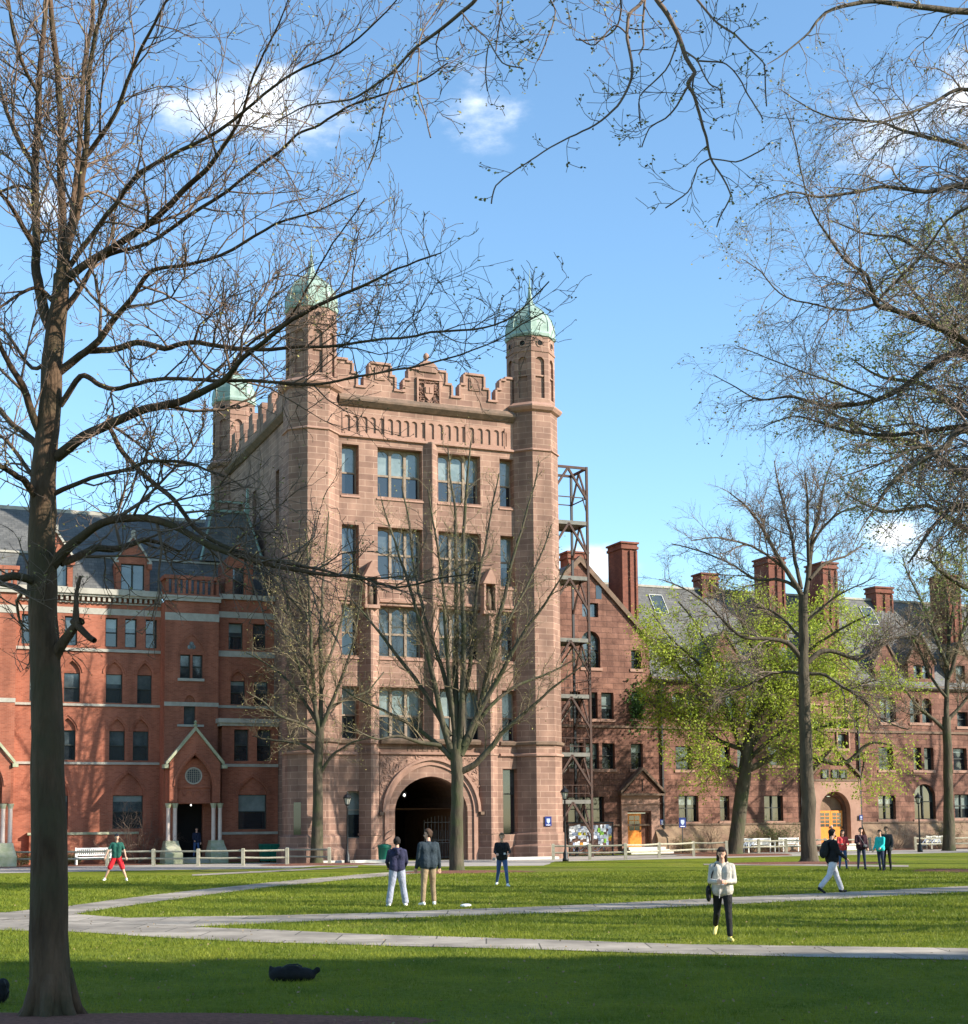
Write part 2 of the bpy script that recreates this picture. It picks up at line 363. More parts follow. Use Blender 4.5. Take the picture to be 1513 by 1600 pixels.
# ================================================================ SETTING: lawn, paths
def poly_sheet(name, pts, z, m, kind='structure', th=0.):
    mb = MB()
    if th: mb.prism([(p.x, p.y) for p in pts], z-th, z)
    else: mb.face([(p.x, p.y, z) for p in pts])
    o = mb.build(name, m); o['kind'] = kind; return o
def grass_mat():
    m = bpy.data.materials.new('lawn grass'); m.use_nodes = True; N, L = m.node_tree.nodes, m.node_tree.links
    b = N['Principled BSDF']; b.inputs['Roughness'].default_value = .9; b.inputs['Specular IOR Level'].default_value = .15
    t = N.new('ShaderNodeTexCoord')
    def noise(sc, det, rough=.6):
        n = N.new('ShaderNodeTexNoise'); n.inputs['Scale'].default_value = sc; n.inputs['Detail'].default_value = det; n.inputs['Roughness'].default_value = rough; L.new(t.outputs['Object'], n.inputs['Vector']); return n
    n1, n2, n3 = noise(.35, 5), noise(9, 6, .75), noise(.12, 4)
    r = N.new('ShaderNodeValToRGB'); e = r.color_ramp.elements
    e[0].position = .33; e[0].color = (.075,.115,.010,1); e[1].position = .68; e[1].color = (.22,.255,.02,1)
    L.new(n2.outputs[0], r.inputs[0])
    r1 = N.new('ShaderNodeValToRGB'); e = r1.color_ramp.elements
    e[0].position = .3; e[0].color = (.75,.85,.7,1); e[1].position = .72; e[1].color = (1.35,1.12,.95,1)
    L.new(n1.outputs[0], r1.inputs[0])
    mx = N.new('ShaderNodeMixRGB'); mx.blend_type = 'MULTIPLY'; mx.inputs[0].default_value = 1; L.new(r.outputs[0], mx.inputs[1]); L.new(r1.outputs[0], mx.inputs[2])
    rm = N.new('ShaderNodeMapRange'); rm.inputs[1].default_value = .54; rm.inputs[2].default_value = .70; rm.inputs[4].default_value = .6; L.new(n3.outputs[0], rm.inputs[0])
    mx2 = N.new('ShaderNodeMixRGB'); mx2.inputs[2].default_value = (.20,.16,.07,1); L.new(rm.outputs[0], mx2.inputs[0]); L.new(mx.outputs[0], mx2.inputs[1])
    L.new(mx2.outputs[0], b.inputs['Base Color'])
    bp = N.new('ShaderNodeBump'); bp.inputs['Strength'].default_value = .9; bp.inputs['Distance'].default_value = .06
    n4 = noise(22, 4, .8); L.new(n4.outputs[0], bp.inputs['Height']); L.new(bp.outputs[0], b.inputs['Normal'])
    return m
M['grass'] = grass_mat()
mb = MB()
xs = [-1500,-300,-80,-40,0,40,80,300,1500]; ys = [-600,-60,0,30,60,90,150,400,2500]
for i in range(8):
    for j in range(8): mb.face([(xs[i],ys[j],0),(xs[i+1],ys[j],0),(xs[i+1],ys[j+1],0),(xs[i],ys[j+1],0)])
tag(mb.build('lawn', M['grass']), kind='structure')
def wobble(pts, amp=.05, seg=.8, seed=1):
    rn = random.Random(seed); out = []
    n = len(pts)
    for i in range(n):
        a, b = pts[i], pts[(i+1) % n]; L_ = (b-a).length; k = max(1, min(60, int(L_/seg)))
        for j in range(k):
            p = a.lerp(b, j/k); d = (b-a).normalized() if L_ > 0 else Vector((1,0,0))
            q = rn.gauss(0, amp) if 0 < j else 0
            out.append(p+Vector((-d.y, d.x, 0))*q)
    return out
G = gr
def lerpx(p, q, x): t = (x-p[0])/(q[0]-p[0]); return (x, p[1]+t*(q[1]-p[1]))
def strip(name, top, bot, z, m, seed=1, amp=.05):
    pts = [G(*p) for p in top] + [G(*p) for p in reversed(bot)]
    return poly_sheet(name, wobble(pts, amp, .7, seed), z, m)
strip('path', [(-260,1433),(0,1426),(105,1428),(190,1434),(296,1449),(407,1452.5),(560,1460),(820,1468),(1080,1476.5),(1440,1481.5),(1800,1487)],
      [(-260,1449),(0,1454),(111,1456.5),(244,1465),(407,1473),(560,1477),(820,1484),(1080,1492),(1440,1499.5),(1800,1507)], .012, M['path'], 1, .03)
strip('path', [(90,1428),(159,1436),(300,1433),(430,1431),(560,1428),(720,1421.5),(860,1416.6),(1158,1402),(1300,1395.5),(1440,1388.5),(1800,1371)],
      [(90,1440),(296,1449.5),(430,1443),(560,1437.5),(720,1432),(860,1427.6),(1158,1413),(1300,1406),(1440,1398),(1800,1380)], .016, M['path'], 2, .03)
strip('path', [(-60,1432),(0,1427.5),(105,1417),(200,1404),(311,1391),(430,1378.5),(560,1367),(640,1361)],
      [(-60,1440),(60,1436),(111,1430),(222,1413),(318,1400),(430,1386),(560,1373.5),(690,1362.5)], .02, M['path'], 3, .03)
strip('path', [(300,1366.5),(430,1360),(560,1353)], [(300,1369),(430,1362.5),(560,1355.5)], .014, M['path'], 4, .02)
strip('path', [(1100,1350),(1200,1350.2),(1420,1352)], [(1100,1352),(1200,1352.6),(1420,1355)], .014, M['path'], 5, .02)
# paved walk along the buildings and forecourt of the gate
pv_pts = [UVW(-60,3.5), UVW(-60,-5.3), UVW(-9,-6.8), UVW(-3.2,-8.6), UVW(-1,-5.5), UVW(1.5,-5), UVW(4,-10.5), UVW(8.5,-12.5), UVW(12.2,-6), UVW(20,-5.6), UVW(40,-4.4), UVW(110,-4.2), UVW(110,4.8), UVW(16.3,4.8), UVW(16.3,2), UVW(-.5,1.5), UVW(-1.2,3.5)]
poly_sheet('pavement', wobble(pv_pts, .04, 1.2, 9), .008, M['pave_far'])
# planting bed strips in front of the halls
poly_sheet('planting_bed', wobble([UVW(-60,3.4), UVW(-7.5,3.4), UVW(-7.5,8.4), UVW(-60,8.4)], .08, 1, 3), .02, M['mulch'])
poly_sheet('planting_bed', wobble([UVW(26,5.2), UVW(39,5.2), UVW(39,8.4), UVW(26,8.4)], .08, 1, 4), .02, M['mulch'])
poly_sheet('planting_bed', wobble([UVW(43,5.2), UVW(100,5.2), UVW(100,8.4), UVW(43,8.4)], .08, 1, 5), .02, M['mulch'])
def mulch_ring(c, rx, ry, seed, z=.03):
    rn = random.Random(seed); mb = MB(); n = 40; ph = [rn.uniform(0, 6.3) for _ in range(4)]
    def R(t): return 1+.09*math.sin(2*t+ph[0])+.07*math.sin(5*t+ph[1])+.04*math.sin(9*t+ph[2])
    rings = []
    for f, h in ((1, .004), (.85, z), (.4, z*2.2), (.05, z*2.6)):
        rings.append([(c.x+rx*f*R(2*PI*i/n)*math.cos(2*PI*i/n), c.y+ry*f*R(2*PI*i/n)*math.sin(2*PI*i/n), h) for i in range(n)])
    mb.loft(rings, 0, True)
    o = mb.build('mulch', M['mulch']); o['kind'] = 'stuff'; o['label'] = 'red brown bark mulch spread round a tree'; o['category'] = 'mulch'
    return o
mulch_ring(Vector((-5.6, 14.9, 0)), 4.6, 1.7, 1)
mulch_ring(gr(495,1351), 3.2, 2.2, 2)
mulch_ring(gr(722,1363), 2.9, 2.0, 3)
mulch_ring(gr(1262,1349), 3.8, 2.6, 4)
mulch_ring(gr(1490,1361), 1.6, 2.2, 5)
mulch_ring(gr(1150,1336), 4.0, 3.5, 6)

# ================================================================ GATE TOWER
T = empty('gate_tower', UVW(0,0), TH)
tag(T, 'tall brownstone gate tower with battlements, green domed turrets and a great arch', 'building')
F9 = front(.9)
SOUTH = {}
# ---- main front wall
ops = []
rows = [(21.06,23.98),(16.2,19.28),(11.72,14.68),(6.95,9.96)]
cols = [(2.28,3.3,1),(4.44,7.2,3),(8.2,10.9,3),(12.16,13.1,1)]
for z0, z1 in rows:
    for a0, a1, n in cols: ops.append((a0, a1, z0, z1))
ops += [(2.6,3.6,1.35,4.76,'round',.001), (12.16,13.1,1.45,5.3)]
ops[-2] = (2.6,3.6,1.35,4.0)
ops.append((5.42,9.9,-.1,4.85,'tudor',2.1))
mb = MB()
wall(mb, F9, 2.05, 13.08+.0, 0, 24.6, ops, .62)
mb.box(2.05,13.08,.9,1.4,25.85,26.7)
W_ = mb.build('wall', M['stone'], T)
# side walls and roof slab
mb = MB()
PL = lambda a, z, d: (.05+d, 22.2-a, z)          # facing -u
wall(mb, PL, 2.0, 20.2, 0, 26.8, [(14.9,15.7,20.1,23.6),(9,10,20.1,23.6),(5,6,20.1,23.6)], .5)
mb.face([(15.08,2.1,0),(15.08,20.2,0),(15.08,20.2,26.8),(15.08,2.1,26.8)])
mb.face([(2.05,22.1,0),(2.05,22.1,26.8),(13.1,22.1,26.8),(13.1,22.1,0)])
mb.face([(.1,1.5,26.2),(15.0,1.5,26.2),(15.0,22,26.2),(.1,22,26.2)])
mb.build('side_wall', M['stone'], T)
for a0, a1 in ((14.9,15.7),(9,10),(5,6)): window(T, PL, a0, a1, 20.1, 23.6, .45, 1, .5)
# ---- frieze of little arched niches
mb = MB(); nops = []
groups = [(2.45,2),(3.75,2),(5.0,5),(7.25,2),(8.15,5),(10.6,2),(11.75,3)]
x = 2.42
for k in range(21):
    w = .36; nops.append((x, x+w, 24.75, 25.7, 'round', .16)); x += .50 + (.0 if k not in (1,3,8,10,15,17) else .06)
nops = [o for o in nops if o[1] < 13.05]
wall(mb, F9, 2.05, 13.08, 24.6, 25.85, nops, .09)
for o in nops: mb.face([(o[0], .99, o[2]), (o[1], .99, o[2]), (o[1], .99, o[3]), (o[0], .99, o[3])])
for k in range(0, 22, 5): mb.box(2.3+k*.51, 2.36+k*.51, .86, .9, 24.62, 25.84)
mb.build('frieze', M['stone_smooth'], T)
def moulding(name, a0, a1, prof, m, v=.9, T=T, ends=True):
    """prof: (projection, z) list along the front"""
    mb = MB(); poly = prof
    mb.loft([[(a, v-p, z) for p, z in poly] for a in (a0, a1)], 0, True); return mb.build(name, m, T)
moulding('string_course', 2.05, 13.08, [(0,24.38),(.16,24.42),(.16,24.52),(.02,24.6),(-.05,24.6),(-.05,24.38)], M['stone_smooth'])
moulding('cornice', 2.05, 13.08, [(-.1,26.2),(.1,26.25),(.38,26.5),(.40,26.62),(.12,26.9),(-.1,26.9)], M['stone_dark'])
moulding('string_course', 2.05, 13.08, [(-.02,14.82),(.12,14.86),(.14,14.98),(-.02,15.06)], M['stone_smooth'])
# ---- stepped parapet
half = [(2.0,28.95),(2.62,28.95),(2.62,28.8),(2.9,28.8),(2.9,28.2),(3.16,28.2),(3.16,27.42),(3.74,27.42),(3.74,28.12),(4.06,28.12),(4.06,28.92),(5.24,28.92),(5.24,28.25),(5.52,28.25),(5.52,27.42),(6.15,27.42),(6.15,28.15),(6.5,28.15),(6.5,28.88),(7.02,28.88)]
arc = [(7.62-.60*math.cos(PI*i/10), 28.8+.56*math.sin(PI*i/10)) for i in range(11)]
line = half + arc + [(15.24-a, z) for a, z in half[::-1]]
line = [(min(a, 13.1), z) for a, z in line]
mb = MB(); mb.pprism(front(1.0), [(2.0,26.88)] + line + [(13.1,26.88)], 0, .5)
P_ = mb.build('parapet', M['stone'], T)
mb = MB()
for i in range(len(line)-1):
    (a0, z0), (a1, z1) = line[i], line[i+1]
    if abs(a0-a1)+abs(z0-z1) < .02: continue
    w = .13
    if abs(z0-z1) < .01: mb.box(min(a0,a1)-.04, max(a0,a1)+.04, .9, 1.56, z0, z0+w)
    elif abs(a0-a1) < .01:
        s = -1 if z1 > z0 else 1
        lo, hi = min(z0,z1), max(z0,z1)
        mb.box(a0, a0+s*w*1.0, .915, 1.545, lo+w+.002, hi)
    else: mb.bar((a0,1.24,z0+.05),(a1,1.24,z1+.05),.66,.14)
mb.build('coping', M['stone_smooth'], P_)
mb = MB(); mb.lathe(7.62, 1.25, [(.14,29.35),(.18,29.44),(.08,29.52),(.07,29.6),(.15,29.7),(.19,29.84),(.14,29.98),(.04,30.06)], 12)
mb.build('finial', M['stone_smooth'], P_, True)
mb = MB()
for c, w in ((4.65,.5),(10.59,.5)):
    mb.box(c-w/2-.08, c+w/2+.08, .93, 1.0, 28.0, 28.75)
    mb.box(c-w/2, c+w/2, .9, .93, 28.08, 28.66)
mb.box(7.1,8.14,.93,1.0,28.95,29.0); mb.pprism(front(.9), arc, 0, .05)
mb.build('merlon_panel', M['stone'], P_)
# carved shield panel with open book
mb = MB(); mb.box(6.9,7.0,.86,1.02,26.75,28.42); mb.box(8.3,8.4,.86,1.02,26.75,28.42); mb.box(7.0,8.3,.86,1.02,28.32,28.42); mb.box(7.0,8.3,.86,1.02,26.75,26.83)
pan = mb.build('shield_panel', M['stone_smooth'], P_)
mb = MB(); rn = random.Random(4)
for k in range(90):
    a, z = rn.uniform(7.03,8.27), rn.uniform(26.86,28.29)
    if abs(a-7.65) < .28 and 27.1 < z < 28.1: continue
    r = rn.uniform(.05,.1); t = rn.uniform(0, PI)
    mb.loft([[(a+r*s*math.cos(t)+.03*math.cos(q), .97+.05*math.sin(q)-.05, z+r*s*math.sin(t)+.03*math.sin(q*1.)) for q in (0,1.57,3.14,4.7)] for s in (-1,-.3,.4,1)], 0)
mb.build('carved_foliage', M['stone_smooth'], pan)
mb = MB(); sh = [(7.36,28.05),(7.94,28.05),(7.94,27.5),(7.88,27.3),(7.65,27.08),(7.42,27.3),(7.36,27.5)]
mb.pprism(front(.86), sh, 0, .12)
for s in (-1, 1):
    c = 7.65+s*.125; mb.pprism(front(.80), [(c-.1,27.5),(c+.1,27.5),(c+.1,27.86),(c-.1,27.86)], 0, .06)
mb.build('shield', M['stone_smooth'], pan)
# ---- low ledges, inscription band, plinth
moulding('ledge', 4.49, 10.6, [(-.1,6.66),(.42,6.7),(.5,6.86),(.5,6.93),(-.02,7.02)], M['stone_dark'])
moulding('string_course', 4.49, 10.6, [(-.1,6.05),(.2,6.1),(.22,6.2),(-.02,6.26)], M['stone_smooth'])
for a0, a1 in ((2.05,3.1),(12.0,13.08)):
    moulding('ledge', a0, a1, [(-.1,6.66),(.14,6.7),(.2,6.86),(-.02,6.95)], M['stone_dark'])
    moulding('string_course', a0, a1, [(-.1,6.02),(.14,6.06),(.14,6.16),(-.02,6.24)], M['stone_smooth'])
fc = bpy.data.curves.new('lettering', 'FONT'); fc.body = 'PHELPS HALL'; fc.size = .56; fc.extrude = .02; fc.align_x = 'CENTER'; fc.space_character = 1.06; fc.align_y = 'CENTER'
ft = bpy.data.objects.new('tmp', fc); COL.objects.link(ft); fme = bpy.data.meshes.new_from_object(ft.evaluated_get(bpy.context.evaluated_depsgraph_get())); bpy.data.objects.remove(ft); fme.materials.clear()
fo = bpy.data.objects.new('lettering', fme); COL.objects.link(fo); fo.parent = T; fo.location = (7.75, .885, 6.45); fo.rotation_euler = (PI/2, 0, 0); fme.materials.append(M['stone_dark'])
fo.scale = (.92, 1, 1)
# ---- spandrels carved, arch orders
mb = MB()
pts = arch_pts(4.72, 10.58, 2.8, 5.82, 'tudor', 14)
for q in range(len(pts)-1):
    (x0, y0), (x1, y1) = pts[q], pts[q+1]
    mb.face([(x0, .84, y0), (x1, .84, y1), (x1, .84, 6.05), (x0, .84, 6.05)])
mb.face([(4.5,.84,2.8),(4.72,.84,2.8),(4.72,.84,6.05),(4.5,.84,6.05)])
sp = mb.build('spandrel', M['carved'], T)
mb = MB(); rn = random.Random(9)
for k in range(420):
    a, z = rn.uniform(4.55,10.6), rn.uniform(2.9,6.0)
    u_ = (a-7.65)/3.02; zz = 2.8+3.12*math.sqrt(max(0, 1-u_*u_))
    if z < zz+.05: continue
    r = rn.uniform(.06,.15); t = rn.uniform(0, PI); cv = rn.uniform(-1,1)
    mb.tube([(a+r*s*math.cos(t+cv*s), .84-.03*(1-abs(s)), z+r*s*math.sin(t+cv*s)) for s in (-1,-.4,.3,1)], [.015,.035,.035,.012], 5)
mb.build('carved_foliage', M['stone_smooth'], sp)
def arch_ring(name, h0, h1, z0r, z1r, v0, v1, m, spring=2.8, base=None, c=7.65):
    """solid moulded order between two arches"""
    mb = MB(); A = arch_pts(c-h0, c+h0, spring, z0r, 'tudor', 14); B = arch_pts(c-h1, c+h1, spring, z1r, 'tudor', 14)
    if base is not None: A = [(c-h0, base)]+A+[(c+h0, base)]; B = [(c-h1, base)]+B+[(c+h1, base)]
    mb.loft([[(a[0], v0, a[1]), (b[0], v0, b[1]), (b[0], v1, b[1]), (a[0], v1, a[1])] for a, b in zip(A, B)], 0)
    return mb.build(name, m, T)
ar = arch_ring('hood_mould', 3.02, 2.86, 5.92, 5.78, .66, .9, M['stone_smooth'])
arch_ring('arch_order', 2.86, 2.62, 5.78, 5.5, .80, .93, M['stone_smooth'], base=0)
arch_ring('arch_order', 2.62, 2.40, 5.5, 5.22, .97, 1.25, M['stone_smooth'], base=0)
arch_ring('arch_order', 2.40, 2.2, 5.2, 4.92, 1.25, 1.6, M['stone_smooth'], base=0)
mb = MB()
for s in (-1, 1): mb.box(7.65+s*2.98-.0, 7.65+s*3.2, .62, .86, 2.62, 2.8)
mb.build('label_stop', M['stone_dark'], T)
# passage
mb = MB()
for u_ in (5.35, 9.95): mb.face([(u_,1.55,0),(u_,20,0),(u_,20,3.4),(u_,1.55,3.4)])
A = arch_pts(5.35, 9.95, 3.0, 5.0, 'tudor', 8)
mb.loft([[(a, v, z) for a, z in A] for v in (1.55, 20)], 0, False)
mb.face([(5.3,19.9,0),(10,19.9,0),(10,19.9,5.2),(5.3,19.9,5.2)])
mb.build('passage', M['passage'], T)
mb = MB(); mb.box(5.3,10,12.0,12.1,0,5.2); mb.build('dark_backing', M['dark'], T)  # near-black sheet closing the passage, stands in for its deep shade
# iron gates folded back, and handrails
def iron_gate(a0, v0, a1, v1):
    mb = MB(); n = 9
    for i in range(n+1):
        t = i/n; p = (a0+(a1-a0)*t, v0+(v1-v0)*t); mb.bar((*p, .08), (*p, 2.35+.25*math.sin(PI*t)), .03)
    for z in (.15, 1.0, 1.15, 2.2): mb.bar((a0,v0,z),(a1,v1,z), .04)
    for i in range(n):
        t = (i+.5)/n; p = (a0+(a1-a0)*t, v0+(v1-v0)*t, 1.07); mb.bar((p[0],p[1],1.15),(p[0],p[1],1.75),.02); mb.bar((p[0],p[1],.2),(p[0],p[1],.95),.02)
    return mb.build('iron_gate', M['iron_grey'], T)
M['iron_grey'] = mat('worn grey iron', (.10,.10,.10), .45)
iron_gate(9.85,2.6,8.2,3.6); iron_gate(5.45,2.6,5.7,4.4)
mb = MB()
for s in (0, .35): mb.tube([(4.3,-.1-s*.2,1.0+s*0),(4.75,.55,1.2+s),(5.15,.7,1.45+s)],.025,5)
mb.bar((4.75,.55,.0),(4.75,.55,1.25),.03)
mb.build('handrail', M['rust'], T)
# ---- windows of the front
M['frame_stone'] = mat('brown stone mullion', (.20,.15,.11), .85, (.30,.23,.17), 3)
for k, (z0, z1) in enumerate(rows):
    for a0, a1, n in cols:
        window(T, F9, a0, a1, z0, z1, .58, n, .46 if k != 1 else .5, 'round' if k == 0 else 'point', .34 if k in (0, 2) else .14, 'frame_stone', 'glass_blind' if k in (0,) else ('glass_blue' if k in (1,2) else 'glass_blind'), 'glass', .10 if n > 1 else .08)
window(T, F9, 2.6,3.6,1.35,4.0, .5, 1, .6, 'round', .45, 'frame_pale')
window(T, F9, 12.16,13.1,1.45,5.3, .5, 1, .62)
for z0, z1 in rows:
    for a0, a1, n in cols: mb = MB(); mb.loft([[(a, .9-p, z) for p, z in ((-.3,z0-.02),(.05,z0-.1),(.07,z0-.2),(-.02,z0-.22))] for a in (a0-.06, min(a1+.06, 13.08))], 0); mb.build('sill', M['stone_smooth'], T)
# ---- diamond piers
def pier(a0, a1, w, z0, z1, cap=.8):
    c = (a0+a1)/2; p = (a1-a0-w)/2; mb = MB()
    poly = [(a0,.9),(c-w/2,.9-p),(c+w/2,.9-p),(a1,.9)]
    mb.prism([poly[0],poly[1],poly[2],poly[3]], z0, z1)
    for zz, e in ((.0,.16),(1.5,.07),(6.1,.06),(6.68,.12)):
        if zz < z0 or zz > z1: continue
        h = {0:.75, 1.5:.12, 6.1:.12, 6.68:.25}[zz]
        mb.prism([(a0-e,.9),(c-w/2-e*.5,.9-p-e),(c+w/2+e*.5,.9-p-e),(a1+e,.9)], zz, zz+h)
    o = mb.build('buttress', M['stone'], T)
    mb = MB()
    mb.loft([[(x, y, z1) for x, y in poly], [(c+(x-c)*.8, .9+(y-.9)*.8, z1+.12) for x, y in poly], [(c+(x-c)*.1, .9+(y-.9)*.1, z1+cap) for x, y in poly]], 0)
    mb.build('buttress_cap', M['stone_dark'], o)
    return o
for a0, a1 in ((3.28,4.5),(10.62,11.84)):
    b = pier(a0, a1, .12, 0, 14.4, .4)
    c = (a0+a1)/2
    mb = MB()      # gabled niche with figure on top
    mb.box(c-.42,c-.3,.25,.9,14.6,16.2); mb.box(c+.3,c+.42,.25,.9,14.6,16.2)
    mb.pprism(front(.2), [(c-.5,16.2),(c+.5,16.2),(c,17.15)], 0, .7); mb.box(c-.46,c+.46,.22,.88,14.4,14.6)
    nn = mb.build('niche', M['stone_smooth'], b)
    mb = MB(); mb.lathe(c, .6, [(.2,14.6),(.22,15.1),(.18,15.6),(.08,15.75),(.11,15.9),(.02,16.02)], 8); mb.build('carved_figure', M['stone_dark'], nn, True)
pier(7.28,8.12,.06,7.0,24.38,.2)
# small plaque on the right turret
# ---- octagonal turrets
def octagon(cu, cv, s):
    r = s/2/math.sin(PI/8); return [(cu+r*math.cos(-PI/2-PI/8+PI/4*i), cv+r*math.sin(-PI/2-PI/8+PI/4*i)) for i in range(8)]
def turret(cu, cv, full=True):
    o8 = octagon(cu, cv, 1.22); mb = MB()
    for k in range(8):
        p, q = o8[k], o8[(k+1) % 8]; L_ = math.hypot(q[0]-p[0], q[1]-p[1]); nx, ny = (q[1]-p[1])/L_, -(q[0]-p[0])/L_
        P = lambda a, z, d, p=p, q=q, L_=L_, nx=nx, ny=ny: (p[0]+(q[0]-p[0])*a/L_-nx*d, p[1]+(q[1]-p[1])*a/L_-ny*d, z)
        wall(mb, P, 0, L_, 0, 26.9, [], .2)
    tb = mb.build('turret', M['stone'], T)
    mb = MB()
    def ring(prof):
        mb.loft([[tuple(p)+(z,) for p in octagon(cu, cv, 1.22+e)] for e, z in prof], 0)
    ring([(.0,26.85),(.14,26.95),(.24,27.12),(.24,27.22),(.0,27.45),(-.1,27.45)])
    ring([(-.02,24.4),(.08,24.45),(.08,24.52),(-.02,24.6)])
    if full:
        ring([(-.02,6.02),(.09,6.06),(.09,6.16),(-.02,6.24)])
    mb.build('moulding', M['stone_smooth'], tb)
    if full:
        mb = MB(); mb.loft([[tuple(p)+(z,) for p in octagon(cu, cv, 1.22+e)] for e, z in ((-.02,6.66),(.12,6.72),(.14,6.86),(-.02,6.95))], 0); mb.build('ledge', M['stone_dark'], tb)
        mb = MB(); 
        mb.loft([[tuple(p)+(z,) for p in octagon(cu, cv, 1.22+e)] for e, z in ((.24,0),(.24,.75),(.1,.9),(.1,1.45),(-.01,1.6))], 0); mb.build('plinth', M['stone'], tb)
    o8 = octagon(cu, cv, 1.13); mb = MB(); dk = MB()
    for k in range(8):
        p, q = o8[k], o8[(k+1) % 8]; L_ = math.hypot(q[0]-p[0], q[1]-p[1]); nx, ny = (q[1]-p[1])/L_, -(q[0]-p[0])/L_
        P = lambda a, z, d, p=p, q=q, L_=L_, nx=nx, ny=ny: (p[0]+(q[0]-p[0])*a/L_-nx*d, p[1]+(q[1]-p[1])*a/L_-ny*d, z)
        wall(mb, P, 0, L_, 27.4, 31.6, [(.27,L_-.27,27.75,30.3,'round',.28)], .14)
        mb.pbox(P, .27, L_-.27, 27.75, 30.3, .14, .2); mb.pbox(P, .27, L_-.27, 29.1, 29.2, .04, .138)
        mb.pbox(P, -.02, L_+.02, 30.62, 30.74, -.05, .05)
        n = 12; c = L_/2
        mb.loft([[P(c+r*math.cos(2*PI*i/n), 31.15+r*math.sin(2*PI*i/n), d) for i in range(n)] for r, d in ((.24,-.001),(.24,-.04),(.17,-.04),(.17,-.003))], 0, False)
        dk.face([P(c+.17*math.cos(2*PI*i/n), 31.15+.17*math.sin(2*PI*i/n), -.006) for i in range(n)])  # flat near-black disc, the hole's shade put into its colour
    up = mb.build('turret_top', M['stone'], tb); dk.build('dark_opening_disc', M['dark'], tb)
    mb = MB(); prof = [(1.42,31.55),(1.56,31.62),(1.60,31.78),(1.50,31.95),(1.50,32.25),(1.45,32.6),(1.32,32.95),(1.08,33.3),(.72,33.6),(.4,33.82),(.24,34.05),(.15,34.4),(.10,34.8),(.07,35.0)]
    mb.lathe(cu, cv, prof, 8, 0, PI/8)
    dm = mb.build('dome', M['copper'], tb)
    mb = MB()
    for k in range(8):
        t = PI/8+PI/4*k; mb.tube([(cu+(r+.01)*math.cos(t), cv+(r+.01)*math.sin(t), z) for r, z in prof[3:11]], .035, 5)
    mb.lathe(cu, cv, [(.07,35.0),(.13,35.06),(.06,35.14),(.03,35.6),(.015,36.3)], 8)
    mb.build('spire', M['copper'], dm)
    return tb
turret(.61, 1.47); turret(14.55, 1.47); turret(.61, 21.3); turret(14.55, 21.3, False)
# side parapet with steps
mb = MB(); v = 2.9
prof = [(2.9,27.4)]
while v < 19.5:
    for dv, z in ((.35,28.1),(1.05,28.9),(.35,28.1),(.75,27.42)):
        prof += [(v, z), (v+dv, z)]; v += dv
prof = [(min(a, 19.9), z) for a, z in prof]
PS = lambda a, z, d: (.02+d, a, z)
mb.pprism(PS, [(2.9,26.8)]+prof+[(19.9,26.8)], 0, .5); mb.pprism(lambda a, z, d: (14.6+d, a, z), [(2.9,26.8)]+prof+[(19.9,26.8)], 0, .5)
mb.build('parapet', M['stone'], T)
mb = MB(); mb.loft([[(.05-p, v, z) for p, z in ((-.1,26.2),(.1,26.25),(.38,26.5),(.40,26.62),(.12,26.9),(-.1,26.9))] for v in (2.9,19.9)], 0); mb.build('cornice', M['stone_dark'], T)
# niche slit on the shaded turret face, lintel
mb = MB(); mb.box(-.52,-.5+.02,.3,.32,1.4,3.4)
PT = lambda a, z, d: (-.86*0 - a/1.4142 + d*.7071, a/1.4142 + d*.7071, z)
mb = MB(); mb.pbox(PT, .38,.84,1.38,3.36,-.012,.05); mb.build('slit_window', M['glass'], T)

# arch lantern
La = empty('hanging_lantern', UVW(6.6,2.6,3.62), TH); tag(La, 'small lit glass lantern hanging inside the great arch', 'lantern')
M['lamp_on'] = bpy.data.materials.new('lit lamp'); M['lamp_on'].use_nodes = True
b_ = M['lamp_on'].node_tree.nodes['Principled BSDF']; b_.inputs['Emission Color'].default_value = (1,.97,.88,1); b_.inputs['Emission Strength'].default_value = 4
mb = MB(); mb.lathe(0,0,[(.05,.42),(.17,.36),(.17,.33),(.12,.33)],6); mb.lathe(0,0,[(.1,0),(.14,.04),(.12,.06)],6); mb.bar((0,0,.4),(0,0,1.3),.02)
for i in range(6): t = PI/3*i; mb.bar((.12*math.cos(t),.12*math.sin(t),.04),(.15*math.cos(t),.15*math.sin(t),.34),.015)
mb.build('cage', M['iron'], La); mb = MB(); mb.lathe(0,0,[(.02,.1),(.06,.16),(.06,.22),(.02,.27)],10); mb.build('bulb', M['lamp_on'], La, True)
# ================================================================ RED BRICK HALL (left)
B = empty('brick_hall', UVW(0,8.5), TH)
tag(B, 'red brick hall with pointed windows, grey stone bands and slate mansard roof', 'building')
